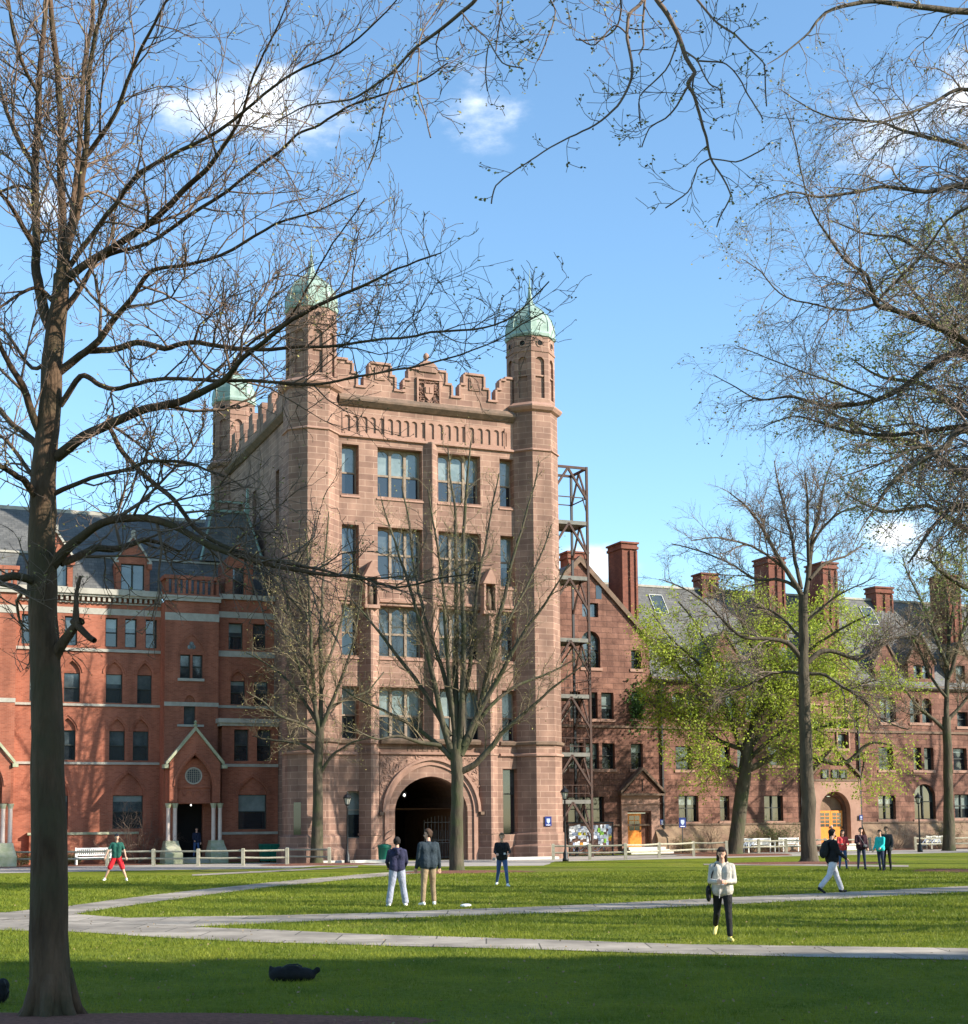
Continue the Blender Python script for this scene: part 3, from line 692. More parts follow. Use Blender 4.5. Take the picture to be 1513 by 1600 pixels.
# local coords here: (u, v-8.5, z)
def bw(P, a0, a1, z0, z1, d=.28, **k): window(B, P, a0, a1, z0, z1, d, k.pop('lights', 1), k.pop('transom', .5), fm='frame_dark', **k)
PA = front(0.)
SEC_A = (-14.9, -6.6)
r5 = [(-9.8,-9.1),(-8.67,-8.0),(-7.48,-6.8),(-12.1,-11.4),(-13.3,-12.6),(-14.5,-13.8)]
r4 = [(-9.73,-8.78),(-7.93,-7.07),(-12.1,-11.2),(-14.0,-13.1)]
r3 = [(-9.5,-8.6),(-8.14,-7.22),(-12.3,-11.4),(-13.7,-12.8)]
r1 = [(-9.25,-7.5),(-13.5,-11.75)]
def arch_heads(P, lst, z_s, z_t, kind, mbrec, col, dd=.12):
    """blind pointed head above a square window + brick hood"""
    pass
def section(P, a0, a1, v_off, ops_rect, ops_arch, ztop, hoods=True):
    mb = MB(); ops = []
    for (x0, x1, z0, z1) in ops_rect: ops.append((x0, x1, z0, z1))
    for (x0, x1, z0, z1, zt) in ops_arch: ops.append((x0, x1, z0, zt, 'point', zt-z1))
    wall(mb, P, a0, a1, 0, ztop, ops, .3)
    for (x0, x1, z0, z1, zt) in ops_arch: mb.pbox(P, x0+.001, x1-.001, z1-.03, zt+.02, .16, .298)
    o = mb.build('wall', M['redbrick'], B)
    for (x0, x1, z0, z1) in ops_rect: bw(P, x0, x1, z0, z1)
    for (x0, x1, z0, z1, zt) in ops_arch: bw(P, x0, x1, z0, z1)
    if hoods:
        mb = MB()
        for (x0, x1, z0, z1, zt) in ops_arch:
            A = arch_pts(x0-.1, x1+.1, z1, zt+.16, 'point', 6); Bq = arch_pts(x0-.2, x1+.2, z1, zt+.3, 'point', 6)
            mb.loft([[P(p[0],p[1],-.05), P(q[0],q[1],-.05), P(q[0],q[1],.02), P(p[0],p[1],.02)] for p, q in zip(A, Bq)], 0)
        if ops_arch: mb.build('hood_mould', M['redbrick'], B)
    return o
section(PA, -14.9, -6.6, 0, [(a, b, 12.62, 14.33) for a, b in r5] , [(a, b, 9.32, 11.05, 11.74) for a, b in r4] + [(a, b, 5.97, 7.72, 8.4) for a, b in r3] + [(a, b, 2.0, 3.96, 5.25) for a, b in r1], 15.66)
def band(P, a0, a1, z0, z1, p, m, name='stone_band'):
    mb = MB(); mb.pbox(P, a0, a1, z0, z1, -p, .02); return mb.build(name, M[m], B)
for z0, z1, p in ((12.3,12.47,.1),(9.1,9.24,.1),(5.72,5.86,.1),(14.5,14.86,.025)): band(PA, -14.9, -6.6, z0, z1, p, 'limestone')
mb = MB()
mb.pbox(PA, -14.9,-6.6,15.62,15.95,-.5,.1); mb.pbox(PA,-14.9,-6.6,15.5,15.62,-.38,.1); mb.pbox(PA,-14.9,-6.6,15.12,15.2,-.08,.05)
for i in range(28): mb.pbox(PA, -14.8+i*.3, -14.66+i*.3, 15.24, 15.48, -.3, .02)
mb.build('cornice', M['limestone'], B)
mb = MB(); mb.pbox(PA,-13.9,-7.9,0,1.68,-.35,.0); mb.build('base', M['redbrick'], B)
mb = MB(); mb.pbox(PA,-14.0,-7.8,1.68,1.82,-.42,.0); mb.build('base_coping', M['limestone_moss'], B)
# roof
def roofq(pts, m='slate', name='roof'):
    mb = MB(); mb.loft([pts[:2]+[(pts[1][0],pts[1][1]+.1,pts[1][2]-.25),(pts[0][0],pts[0][1]+.1,pts[0][2]-.25)], [pts[3],pts[2],(pts[2][0],pts[2][1]+.1,pts[2][2]-.25),(pts[3][0],pts[3][1]+.1,pts[3][2]-.25)]], 0); return mb.build(name, M[m], B)
rf = roofq([(-60,0.1,15.9),(0.0,.1,15.9),(0.0,1.5,18.15),(-60,1.5,18.15)])
roofq([(-60,1.5,18.2),(0.0,1.5,18.2),(0.0,5.2,21.55),(-60,5.2,21.55)])
roofq([(-60,9,18),(0.0,9,18),(0.0,5.22,21.5),(-60,5.22,21.5)])
mb = MB(); mb.box(-60,0,5.1,5.3,21.45,21.68); mb.box(-60,0,1.4,1.56,18.12,18.24); mb.build('roof_ridge', M['limestone'], rf)
# dormers
def dormer(c, w=2.0, brick=True):
    P = front(-.02); h0, h1, zp = 15.95, 17.75, 19.2; mb = MB()
    wall(mb, P, c-w/2, c+w/2, h0, h1, [(c-.68, c+.68, 16.05, 17.6)], .25)
    mb.face([P(c-w/2,h1,0), P(c+w/2,h1,0), P(c,zp,0)])
    mb.pbox(P, c-w/2, c-w/2+.02, h0, h1, .0, 1.6); mb.pbox(P, c+w/2-.02, c+w/2, h0, h1, .0, 1.6)
    mb.pbox(P, c-w/2-.1, c-w/2+.16, 17.3, 17.62, -.16, .1); mb.pbox(P, c+w/2-.16, c+w/2+.1, 17.3, 17.62, -.16, .1)
    d = mb.build('dormer', M['redbrick'], B)
    mb = MB()
    for s in (-1, 1):
        mb.loft([[ (c+s*(w/2+.12), y, h1-.22), (c+s*(w/2+.12), y, h1-.02), (c, y, zp+.2), (c, y, zp) ] for y in (-.14, .06)], 0)
    mb.box(c-.12,c+.12,-.14,.06,zp+.1,zp+.42)
    mb.box(c-w/2-.05,c-w/2+.17,-.18,.1,17.62,17.75); mb.box(c+w/2-.17,c+w/2+.05,-.18,.1,17.62,17.75)
    mb.box(c-.72,c+.72,-.1,.08,15.95,16.04)
    mb.build('coping', M['limestone'], d)
    mb = MB()
    for s in (-1, 1): mb.loft([[(c+s*(w/2+.05), y, h1-.1), (c, y, zp+.05), (c, y, zp-.05), (c+s*(w/2+.05), y, h1-.2)] for y in (.06, 3.0)], 0)
    mb.build('dormer_roof', M['slate'], d)
    w_ = window(d, P, c-.68, c+.68, 16.05, 17.6, .2, 2, None)
dormer(-8.28); dormer(-12.7); dormer(-20.5)
# ---- stair pavilion with open parapet and gabled porch
PP = front(-1.5)
def pavilion(a0, a1, c, right=True):
    mb = MB(); ops = []
    sl_ = (c-.3, c+.38)
    ops += [(c-.66, c-.06, 10.75, 12.15), (c+.06, c+.66, 10.75, 12.15), (c-.42, c+.26, 8.03, 9.75, 'round', .62), (c-.95,c+.75,0,3.4)]
    wall(mb, PP, a0, a1, 0, 15.3, ops, .3)
    mb.pbox(PP, c-.42, c+.26, 9.15, 9.76, .14, .3)
    for aa in (a0, a1): mb.face([PP(aa,0,0), PP(aa,15.3,0), PP(aa,15.3,1.5), PP(aa,0,1.5)])
    pw = mb.build('pavilion_wall', M['redbrick'], B)
    for x in ((c-.66,c-.06),(c+.06,c+.66)): window(B, PP, x[0], x[1], 10.75, 12.15, .26, 1, .5)
    window(B, PP, c-.42, c+.26, 8.03, 9.15, .26, 1, None)
    mb = MB(); A = arch_pts(c-.78, c+.78, 12.1, 13.35, 'point', 8); Bq = arch_pts(c-.9, c+.9, 12.1, 13.55, 'point', 8)
    mb.loft([[PP(p[0],p[1],-.06), PP(q[0],q[1],-.06), PP(q[0],q[1],.02), PP(p[0],p[1],.02)] for p, q in zip(A, Bq)], 0)
    mb.build('hood_mould', M['redbrick'], pw)
    mb = MB()
    for i in range(3):
        t = PI/2+2*PI/3*i; mb.loft([[PP(c+.13*math.cos(t)+.13*math.cos(q), 12.66+.13*math.sin(t)+.13*math.sin(q), -.01) for q in [2*PI*j/10 for j in range(10)]], [PP(c+.13*math.cos(t)+.13*math.cos(q), 12.66+.13*math.sin(t)+.13*math.sin(q), -.005) for q in [2*PI*j/10 for j in range(10)]]], 0)
    mb.build('trefoil_window', M['glass'], pw)
    for z0, z1, p in ((10.58,10.74,.1),(7.9,8.03,.08)):
        mb = MB(); mb.pbox(PP, c-.8, c+.75, z0, z1, -p, .0); mb.build('sill', M['limestone'], pw)
    mb = MB(); mb.pbox(PP, a0-.02, a1+.02, 9.1, 9.34, -.03, .0); mb.pbox(PP, a0-.02, a1+.02, 14.15, 14.6, -.03, .0)
    mb.pbox(PP, a0-.1, a1+.1, 15.3, 15.5, -.14, .3); mb.pbox(PP, a0-.16, a1+.16, 15.5, 15.62, -.2, .3); mb.build('stone_band', M['limestone'], pw)
    mb = MB()
    for (x0, x1, y0, y1, n) in ((a0, a1, -.14, .06, int((a1-a0)/.34)),):
        mb.pbox(PP, a0-.1, a1+.1, 16.6, 16.82, -.12, .16); mb.pbox(PP, a0-.06, a1+.06, 15.62, 15.74, -.08, .12)
        for i in range(n+1):
            x = a0+.1+(a1-a0-.2)*i/n; mb.pbox(PP, x-.08, x+.08, 15.74, 16.6, -.06, .1)
    for i in range(1, 4): mb.pbox(PP, a0-.02, a0+.16, 15.74, 16.6, .1+i*.33, .24+i*.33); mb.pbox(PP, a1-.16, a1+.02, 15.74, 16.6, .1+i*.33, .24+i*.33)
    mb.pbox(PP, a0-.1, a0+.18, 16.6, 16.82, .16, 1.5); mb.pbox(PP, a1-.18, a1+.1, 16.6, 16.82, .16, 1.5)
    mb.build('open_parapet', M['redbrick'], pw)
    # porch
    P5 = front(-3.0); x0, x1 = c-1.6, c+1.55; hw = (x1-x0)/2; pc = (x0+x1)/2
    por = MB()
    ops = [(pc-.98, pc+.98, 3.42+.0, 6.1, 'point', 1.7)]
    mbw = MB(); outer = [(x0+.12,3.45),(x0+.12,5.7)]
    # front gable with pointed opening, made of strips
    A = arch_pts(pc-1.02, pc+1.02, 4.4, 6.2, 'point', 10)
    A = [(pc-1.02, 3.45)] + A + [(pc+1.02, 3.45)]
    def top(a): return 5.72 + (1-abs(a-pc)/(hw-.12))*1.95
    for i in range(len(A)-1):
        (p0, q0), (p1, q1) = A[i], A[i+1]
        if abs(p0-p1) > 1e-4: mbw.pprism(P5, [(p0,q0),(p1,q1),(p1,top(p1)),(p0,top(p0))], 0, .35)
    mbw.pprism(P5, [(x0+.12,3.45),(pc-1.02,3.45),(pc-1.02,top(pc-1.02)),(x0+.12,top(x0+.12))], 0, .35)
    mbw.pprism(P5, [(pc+1.02,3.45),(x1-.12,3.45),(x1-.12,top(x1-.12)),(pc+1.02,top(pc+1.02))], 0, .35)
    mbw.pbox(P5, x0+.12, x0+.4, 3.45, 5.7, .35, 1.5); mbw.pbox(P5, x1-.4, x1-.12, 3.45, 5.7, .35, 1.5)
    po = mbw.build('porch', M['redbrick'], B)
    mb = MB(); Bq = arch_pts(pc-1.24, pc+1.24, 4.4, 6.5, 'point', 10); Aq = arch_pts(pc-1.1, pc+1.1, 4.4, 6.3, 'point', 10)
    mb.loft([[P5(p[0],p[1],-.06), P5(q[0],q[1],-.06), P5(q[0],q[1],.02), P5(p[0],p[1],.02)] for p, q in zip(Aq, Bq)], 0); mb.build('hood_mould', M['redbrick'], po)
    mb = MB()   # inner tympanum set back
    mb.pbox(P5, pc-1.0, pc+1.0, 3.42, 6.0, .5, .7); ty = mb.build('tympanum', M['redbrick'], po)
    mb = MB()
    for i in range(4):
        xx = pc-.75+i*.5; A3 = arch_pts(xx-.19, xx+.19, 3.85, 4.12, 'round', 5); B3 = arch_pts(xx-.24, xx+.24, 3.85, 4.18, 'round', 5)
        mb.loft([[P5(p[0],p[1],.44), P5(q[0],q[1],.44), P5(q[0],q[1],.52), P5(p[0],p[1],.52)] for p, q in zip(A3, B3)], 0)
    mb.pbox(P5, pc-1.0, pc+1.0, 4.3, 4.42, .42, .5); mb.pbox(P5, pc-1.0, pc+1.0, 3.42, 3.5, .44, .5)
    mb.build('blind_arcade', M['redbrick'], ty)
    mb = MB(); n = 20; mb.loft([[P5(pc+r*math.cos(2*PI*i/n), 5.0+r*math.sin(2*PI*i/n), d) for i in range(n)] for r, d in ((.5,.5),(.5,.44),(.42,.44),(.42,.49))], 0, False); mb.build('rose_window_frame', M['limestone'], ty)
    mb = MB(); mb.face([P5(pc+.42*math.cos(2*PI*i/n), 5.0+.42*math.sin(2*PI*i/n), .485) for i in range(n)]); 
    rw = mb.build('rose_window', M['glass_blue'], ty)
    mb = MB()
    for k in range(-3, 4):
        h = math.sqrt(max(0, .42**2-(k*.12)**2)); mb.pbox(P5, pc+k*.12-.011, pc+k*.12+.011, 5.0-h, 5.0+h, .465, .48)
        if h > .05: mb.pbox(P5, pc-h, pc+h, 5.0+k*.12-.011, 5.0+k*.12+.011, .462, .478)
    mb.build('leading', M['frame_pale'], rw)
    mb = MB()
    for s in (-1, 1):
        a = pc+s*(hw+.12)
        mb.loft([[(pc+s*(hw+.1), y, 5.55), (pc+s*(hw+.1), y, 5.78), (pc, y, 7.82), (pc, y, 7.6)] for y in (-3.14, -2.7)], 0)
        mb.box(a-.16, a+.14, -3.16, -2.7, 5.42, 5.62)
    mb.lathe(pc, -2.95, [(.06,7.8),(.13,7.9),(.05,8.0),(.1,8.08),(.02,8.18)], 8)
    mb.build('gable_coping', M['limestone_moss'], po)
    mb = MB()
    for s in (-1, 1): mb.loft([[(pc+s*(hw+.05), y, 5.55), (pc, y, 7.65), (pc, y, 7.5), (pc+s*(hw+.05), y, 5.4)] for y in (-2.7, -1.5)], 0)
    mb.build('porch_roof', M['slate'], po)
    for s in (-1, 1):
        cx = pc+s*(hw-.28)
        for k, dx in enumerate((-.19, .19)):
            mb = MB(); mb.lathe(cx+dx, -2.84, [(.15,1.25),(.12,1.35),(.115,3.1),(.13,3.14)], 12); col = mb.build('column', M['column'], po, True)
            mb = MB(); mb.lathe(cx+dx, -2.84, [(.12,3.12),(.15,3.25),(.2,3.42)], 12); mb.build('capital', M['limestone_moss'], col)
        mb = MB()
        e = .22
        mb.loft([[(cx-.36,-3.1,1.28),(cx+.36,-3.1,1.28),(cx+.36,-2.3,1.28),(cx-.36,-2.3,1.28)],[(cx-.38,-3.16,1.1),(cx+.38,-3.16,1.1),(cx+.38,-2.2,1.1),(cx-.38,-2.2,1.1)],[(cx-.5,-3.7,.55),(cx+.5,-3.7,.55),(cx+.5,-2.1,.55),(cx-.5,-2.1,.55)],[(cx-.5,-3.7,0),(cx+.5,-3.7,0),(cx+.5,-2.1,0),(cx-.5,-2.1,0)]], 0)
        mb.build('plinth', M['limestone_moss'], po)
    mb = MB(); mb.box(pc-1.1,pc+1.1,-3.4,-1.3,.0,.16); mb.box(pc-1.1,pc+1.1,-3.0,-1.2,.16,.3); mb.build('step', M['limestone'], po)
    mb = MB(); mb.box(pc-1.2, pc+1.2, -.6, -.5, 0, 3.5); mb.face([(pc-1.2,-1.5,3.42),(pc+1.2,-1.5,3.42),(pc+1.2,-.5,3.42),(pc-1.2,-.5,3.42)]); mb.face([(pc-1.0,-1.4,0),(pc-1.0,-.5,0),(pc-1.0,-.5,3.42),(pc-1.0,-1.4,3.42)]); mb.build('doorway', M['dark'], po)
    mb = MB(); mb.lathe(pc-.05, -2.1, [(.015,3.28),(.035,3.3),(.035,3.34),(.015,3.37)], 8); mb.build('porch_lamp', M['lamp_on'], po)
pavilion(-6.6, -3.45, -5.05)
pavilion(-21.5, -14.9, -16.6)
# ---- recessed bay next to the tower, with shop-like lower oriel block
PR = front(-1.1); PB = front(-2.1)
rb_r = [(-2.77,-1.9,12.6,14.2),(-1.3,-.5,12.6,14.2)]; rb_a = [(-2.63,-1.74,9.3,10.75,11.3),(-1.2,-.35,9.3,10.75,11.3)]
section(PR, -3.45, .02, 0, rb_r, rb_a, 15.6)
section(PB, -3.35, .02, 0, [(-2.62,-1.76,5.9,7.75),(-1.26,-.4,5.9,7.75)], [(-2.35,-.65,1.9,3.95,4.95)], 7.95)
mb = MB(); mb.pbox(PB, -3.5, .02, 7.95, 8.12, -.12, 1.1); mb.pbox(PB, -3.6, .02, 8.12, 8.38, -.25, 1.1); mb.pbox(PB,-3.36,.02,5.55,5.72,-.06,.0); mb.pbox(PB,-3.36,.02,1.6,1.75,-.06,.0); mb.build('stone_band', M['limestone'], B)
mb = MB(); mb.pbox(PR, -3.45, .02, 9.08, 9.24, -.05, .0); mb.pbox(PR, -3.45, .02, 12.15, 12.5, -.05, .0); mb.pbox(PR, -3.45, .02, 14.5, 14.86, -.03, .0); mb.pbox(PR, -3.45, .02, 15.6, 15.9, -.2, .3); mb.build('stone_band', M['limestone'], B)
mb = MB(); wall(mb, PR, -3.0, -1.3, 15.9, 18.0, [(-2.55,-1.85,15.95,17.55)], .25); mb.face([PR(-3.0,18.0,0),PR(-1.3,18.0,0),PR(-2.15,19.0,0)]); mb.pbox(PR,-3.0,-2.98,15.9,18,.0,2); mb.pbox(PR,-1.32,-1.3,15.9,18,.0,2); dd = mb.build('dormer', M['redbrick'], B); window(dd, PR, -2.55,-1.85,15.95,17.55,.2)
mb = MB(); mb.loft([[(-60,-.0,0.0),(-60,0,15)],[(-21.5,0,0),(-21.5,0,15)]],0,False)
# left continuation beyond the second pavilion
section(PA, -60, -21.5, 0, [(a, a+.7, 12.62, 14.33) for a in (-23,-24.2,-26,-27.2)], [(a, a+.9, 9.32, 11.05, 11.74) for a in (-23.2,-25,-27)]+[(a, a+.9, 5.97, 7.72, 8.4) for a in (-23.2,-25,-27)], 15.6)
# stair turret roof with copper cresting against the tower
mb = MB(); mb.loft([[(-4.0,1.2,18.3),(-.02,1.2,18.3),(-.02,5,18.3),(-4.0,5,18.3)],[(-3.1,2.2,21.6),(-.9,2.2,21.6),(-.9,4,21.6),(-3.1,4,21.6)]],0); sr = mb.build('hipped_roof', M['slate'], B)
mb = MB()
mb.box(-3.2,-.8,2.1,4.1,21.6,21.75)
for x in (-3.1,-.9):
    mb.box(x-.07,x+.07,2.1,2.24,21.75,23.2); mb.loft([[(x-.2,2.1,21.75),(x+.2,2.1,21.75),(x+.2,2.3,21.75),(x-.2,2.3,21.75)],[(x-.05,2.12,22.4),(x+.05,2.12,22.4),(x+.05,2.2,22.4),(x-.05,2.2,22.4)]],0)
mb.box(-3.1,-.9,2.1,2.2,22.2,22.32)
for p, q in (((-4.0,1.2,18.3),(-3.1,2.2,21.6)),((-.05,1.2,18.3),(-.9,2.2,21.6))): mb.bar(p,q,.12)
mb.build('copper_cresting', M['copper'], sr)
# recycling bins in the shade, and hedge
# ================================================================ BROWNSTONE HALL (right)
R_ = empty('brownstone_hall', UVW(15.1,8.5), TH)
tag(R_, 'long rock faced brownstone hall with gables, tall brick chimneys and slate roof', 'building')
DU = -15.1
def FR(off=0.): return lambda a, z, d: (a+DU, off+d, z)
P0 = FR()
sq = [(25.0,25.76,12.45,13.72),(22.68,23.6,9.0,10.78),(21.7,22.4,9.0,10.78),(20.35,21.11,9.0,10.78),(24.96,25.79,9.1,10.9),(21.47,22.43,5.66,7.38),(22.67,23.63,5.66,7.38),(20.3,21.24,5.66,7.38),(24.85,25.76,5.66,7.38),
 (20.1,22.74,2.11,3.81),(28.45,29.99,2.1,3.88),(31.71,32.46,2.15,3.85),(35.3,36.85,2.1,3.88),(35.75,36.87,6.0,7.38),(31.84,32.61,5.65,7.25),(33.2,34.2,5.65,7.25),(28.3,29.6,5.65,7.25),
 (39.48,40.41,8.68,9.25),(40.52,41.46,8.68,9.25),(41.6,42.5,8.68,9.25),(39.75,40.4,7.25,8.3),(41.53,42.47,7.25,8.3),
 (45.03,46.56,2.15,3.87),(51.93,53.5,2.2,3.95),(48.33,49.03,5.74,7.39),(49.29,50.14,5.74,7.39),(51.98,53.24,5.74,7.39),(45.2,46.5,5.74,7.39),(52.48,53.5,9.02,10.1),(56,57.5,2.2,3.95),(60,61.5,2.2,3.95),(56,57.5,5.7,7.4),(60,61.5,5.7,7.4)]
ar = [(21.27,22.66,12.43,14.89,'round',.7),(28.12,29.08,9.21,10.95,'round',.35),(29.23,30.17,9.21,10.95,'round',.35),(48.14,49.02,9.23,11.05,'round',.44),(49.25,50.13,9.23,11.05,'round',.44),(45.49,46.87,9.2,11.1,'round',.5),(32.3,33.3,9.2,10.95,'round',.35),(34.0,35.0,9.2,10.95,'round',.35),(36.2,37.2,9.2,10.95,'round',.35),(48.25,50.17,2.13,4.71,'round',.9),(56,57,9.2,11,'round',.4),(60,61,9.2,11,'round',.4)]
doors = [(24.49,26.1,.45,2.73),(39.75,42.0,.55,3.85,'round',1.02)]
mb = MB()
wall(mb, P0, 15.9, 80, 0, 11.75, [tuple(min(x, 99) if i > 3 and not isinstance(x, str) else x for i, x in enumerate(o)) for o in sq if o[3] < 11.75] + [o for o in ar if o[3] < 11.75] + doors, .45)
# gable above
gx0, gx1, gc, gz = 15.9, 26.45, 21.2, 19.6
def gtop(a): return 14.45 + (gz-14.45)*(1-abs(a-gc)/(gx1-gc))
wall(mb, P0, 15.9, 26.4, 11.75, 14.95, [o for o in sq if o[2] > 12] + [ar[0]], .45)
pts = [15.95, gc, 25.9]
ga = [(20.35,21.0),(21.36,22.56)]
wall(mb, P0, 19.5, 23.0, 14.95, 16.85, [(21.36,22.56,15.84,16.8)], .4)
mb.face([P0(15.95,14.95,0), P0(19.5,14.95,0), P0(19.5,gtop(19.5),0), P0(15.95,14.95,0)][:3])
mb.face([P0(23.0,14.95,0), P0(25.95,14.95,0), P0(23.0,gtop(23.0),0)])
wall(mb, P0, 19.5, 23.0, 16.85, 17.6, [], .4)
mb.face([P0(19.5,17.6,0), P0(23.0,17.6,0), P0(23.0,gtop(23.0),0), P0(gc,gz,0), P0(19.5,gtop(19.5),0)])
mb.face([P0(26.4,11.75,0),P0(26.4,14.6,0),P0(26.4,14.6,1.8),P0(26.4,11.75,1.8)])
wl_ = mb.build('wall', M['rock'], R_)
mb = MB(); mb.pbox(P0, 22.4, 22.82, 17.1, 18.0, -.02, .1); mb.build('slit_window', M['glass'], R_)
mb = MB()
for s in (-1, 1):
    e = gc+s*5.45
    mb.loft([[P0(e, 14.1, d), P0(e, 14.5, d), P0(gc, 19.95, d), P0(gc, 19.5, d)] for d in (-.18, .25)], 0)
mb.build('gable_coping', M['stone_dark'], R_)
mb = MB()
for s in (-1, 1): mb.loft([[P0(gc+s*5.4, 14.2, d), P0(gc, 19.6, d), P0(gc, 19.4, d), P0(gc+s*5.4, 14.0, d)] for d in (.25, 6)], 0)
mb.build('gable_roof', M['slate'], R_)
mb = MB()
for a0, a1, zz, h, p in ((15.9,80,8.42,.16,.1),(26.45,80,11.72,.22,.3),(26.5,80,11.62,.1,.16),(15.9,38.8,1.86,.12,.1),(43.4,80,1.86,.12,.1)):
    mb.pbox(P0, a0, a1, zz, zz+h, -p, .01)
mb.build('string_course', M['stone_dark'], R_)
mb = MB()
for a0, a1 in ((26.5,38.7),(43.5,80)): mb.loft([[P0(a, z, d) for d, z in ((-.55,0),(-.5,1.0),(-.02,1.86),(.05,0))] for a in (a0, a1)], 0)
mb.build('battered_base', M['rock_base'], R_)
# sills and lintels
for o in sq: window(R_, P0, o[0], o[1], o[2], o[3], .34, 2 if o[1]-o[0] > 1.4 else 1, .52, up='glass', lo='glass', sill='stone_smooth')
for o in ar: window(R_, P0, o[0], o[1], o[2], o[3], .34, 2 if o[1]-o[0] > 1.2 else 1, .5, up='glass_blue', lo='glass', sill='stone_smooth')
window(R_, P0, 21.36,22.56,15.84,16.8,.3,2,None, up='glass_blue')
# main roof
mb = MB(); mb.loft([[P0(a, z, d) for d, z in ((-.35,11.78),(4.6,19.0),(9.5,12),(9.3,11.8),(4.6,18.75),(-.1,11.6))] for a in (26.47, 90)], 0); mb.loft([[P0(a, z, d) for d, z in ((1.9,15.06),(4.6,19.0),(4.6,18.75),(1.9,14.8))] for a in (22.5, 26.465)], 0)
rf = mb.build('roof', M['slate'], R_)
mb = MB(); mb.pbox(P0, 24, 90, 18.96, 19.12, 4.5, 4.7); mb.build('roof_ridge', M['limestone'], rf)
M['galv_white'] = mat('pale metal frame', (.42,.42,.40), .5)
def rz(d): return 11.78+(d+.35)*(19.0-11.78)/4.95
for a in (28.7, 43.3, 47.0):
    mb = MB(); n = Vector((0, -.825, .565))*.08
    for (x0, x1, d0, d1) in ((a,a+1.1,3.1,3.14),(a,a+1.1,4.1,4.14),(a,a+.05,3.1,4.14),(a+1.05,a+1.1,3.1,4.14)):
        q = [Vector(P0(x0, rz(d0), d0)), Vector(P0(x1, rz(d0), d0)), Vector(P0(x1, rz(d1), d1)), Vector(P0(x0, rz(d1), d1))]
        mb.loft([q, [p+n for p in q]], 0)
    s_ = mb.build('skylight', M['galv_white'], rf)
    mb = MB(); q = [Vector(P0(x, rz(d), d))+n*.5 for x, d in ((a+.05,3.14),(a+1.05,3.14),(a+1.05,4.1),(a+.05,4.1))]; mb.face(q); mb.build('pane', M['glass_blue'], s_)
def chimney(a0, a1, d0, d1, z0, z1, pot=0):
    mb = MB(); w = a1-a0
    mb.pbox(P0, a0, a1, z0, z1-.5, d0, d1)
    mb.pbox(P0, a0+w*.50, a0+w*.62, z0, z1-.6, d0-.12, d0)
    mb.pbox(P0, a0-.0, a0+.14, z0, z1-.6, d0-.1, d0); mb.pbox(P0, a1-.14, a1, z0, z1-.6, d0-.1, d0)
    mb.pbox(P0, a0-.08, a1+.08, z1-.5, z1-.32, d0-.14, d1+.08); mb.pbox(P0, a0-.02, a1+.02, z1-.32, z1-.12, d0-.06, d1+.02); mb.pbox(P0, a0-.12, a1+.12, z1-.12, z1, d0-.16, d1+.12)
    c = mb.build('chimney', M['redbrick_dark'], R_)
    return c
chimney(25.15,26.35,1.4,3.4,11,21.45); chimney(37.2,38.6,1.6,3.4,11,21.2); chimney(41.9,43.2,1.6,3.6,11,21.1)
chimney(21.9,23.4,3.2,4.4,15,20.9); chimney(33.2,34.6,4.2,5.4,15,20.2); chimney(48.5,50.1,4.0,5.2,15,20.0); chimney(53.2,54.6,1.6,3.4,12,20.8); chimney(62,63.4,1.6,3.4,12,20.8)
# wall dormers with gables
def rdormer(a0, a1, zt, apex, wins):
    mb = MB(); c = (a0+a1)/2
    wall(mb, FR(-.02), a0, a1, 11.94, zt, wins, .3); Pn = FR(-.02)
    mb.face([Pn(a0,zt,0), Pn(a1,zt,0), Pn(c,apex,0)])
    mb.pbox(P0, a0, a0+.03, 11.94, zt, .0, 2.2); mb.pbox(P0, a1-.03, a1, 11.94, zt, .0, 2.2)
    d = mb.build('dormer', M['rock'], R_)
    for w in wins: window(d, Pn, *w, .25, 1, .5, up='glass_blue')
    mb = MB()
    for s in (-1, 1): 
        e = c+s*(c-a0+.15)
        mb.loft([[P0(e, zt-.2, q), P0(e, zt+.02, q), P0(c, apex+.28, q), P0(c, apex+.02, q)] for q in (-.12, .14)], 0)
    mb.build('coping', M['stone_dark'], d)
    mb = MB()
    for s in (-1, 1):
        e = c+s*(c-a0+.1); mb.loft([[P0(e, zt-.1, q), P0(c, apex+.12, q), P0(c, apex, q), P0(e, zt-.25, q)] for q in (.14, 3.4)], 0)
    mb.build('dormer_roof', M['slate'], d)
rdormer(31.1,33.6,13.5,15.2,[(31.5,32.27,12.2,13.2),(32.4,33.2,12.2,13.2)])
rdormer(48.1,50.5,13.75,15.7,[(48.6,49.25,12.5,13.5),(49.4,50.05,12.5,13.5)])
rdormer(51.9,54.1,13.75,15.3,[(52.5,53.35,12.25,13.6)])
rdormer(39.2,42.8,13.9,16.3,[(40.2,40.9,12.3,13.6),(41.1,41.8,12.3,13.6)])
rdormer(35.2,37.0,13.4,14.9,[(35.7,36.5,12.2,13.2)]); rdormer(45.1,47.1,13.5,15.1,[(45.6,46.6,12.2,13.3)])
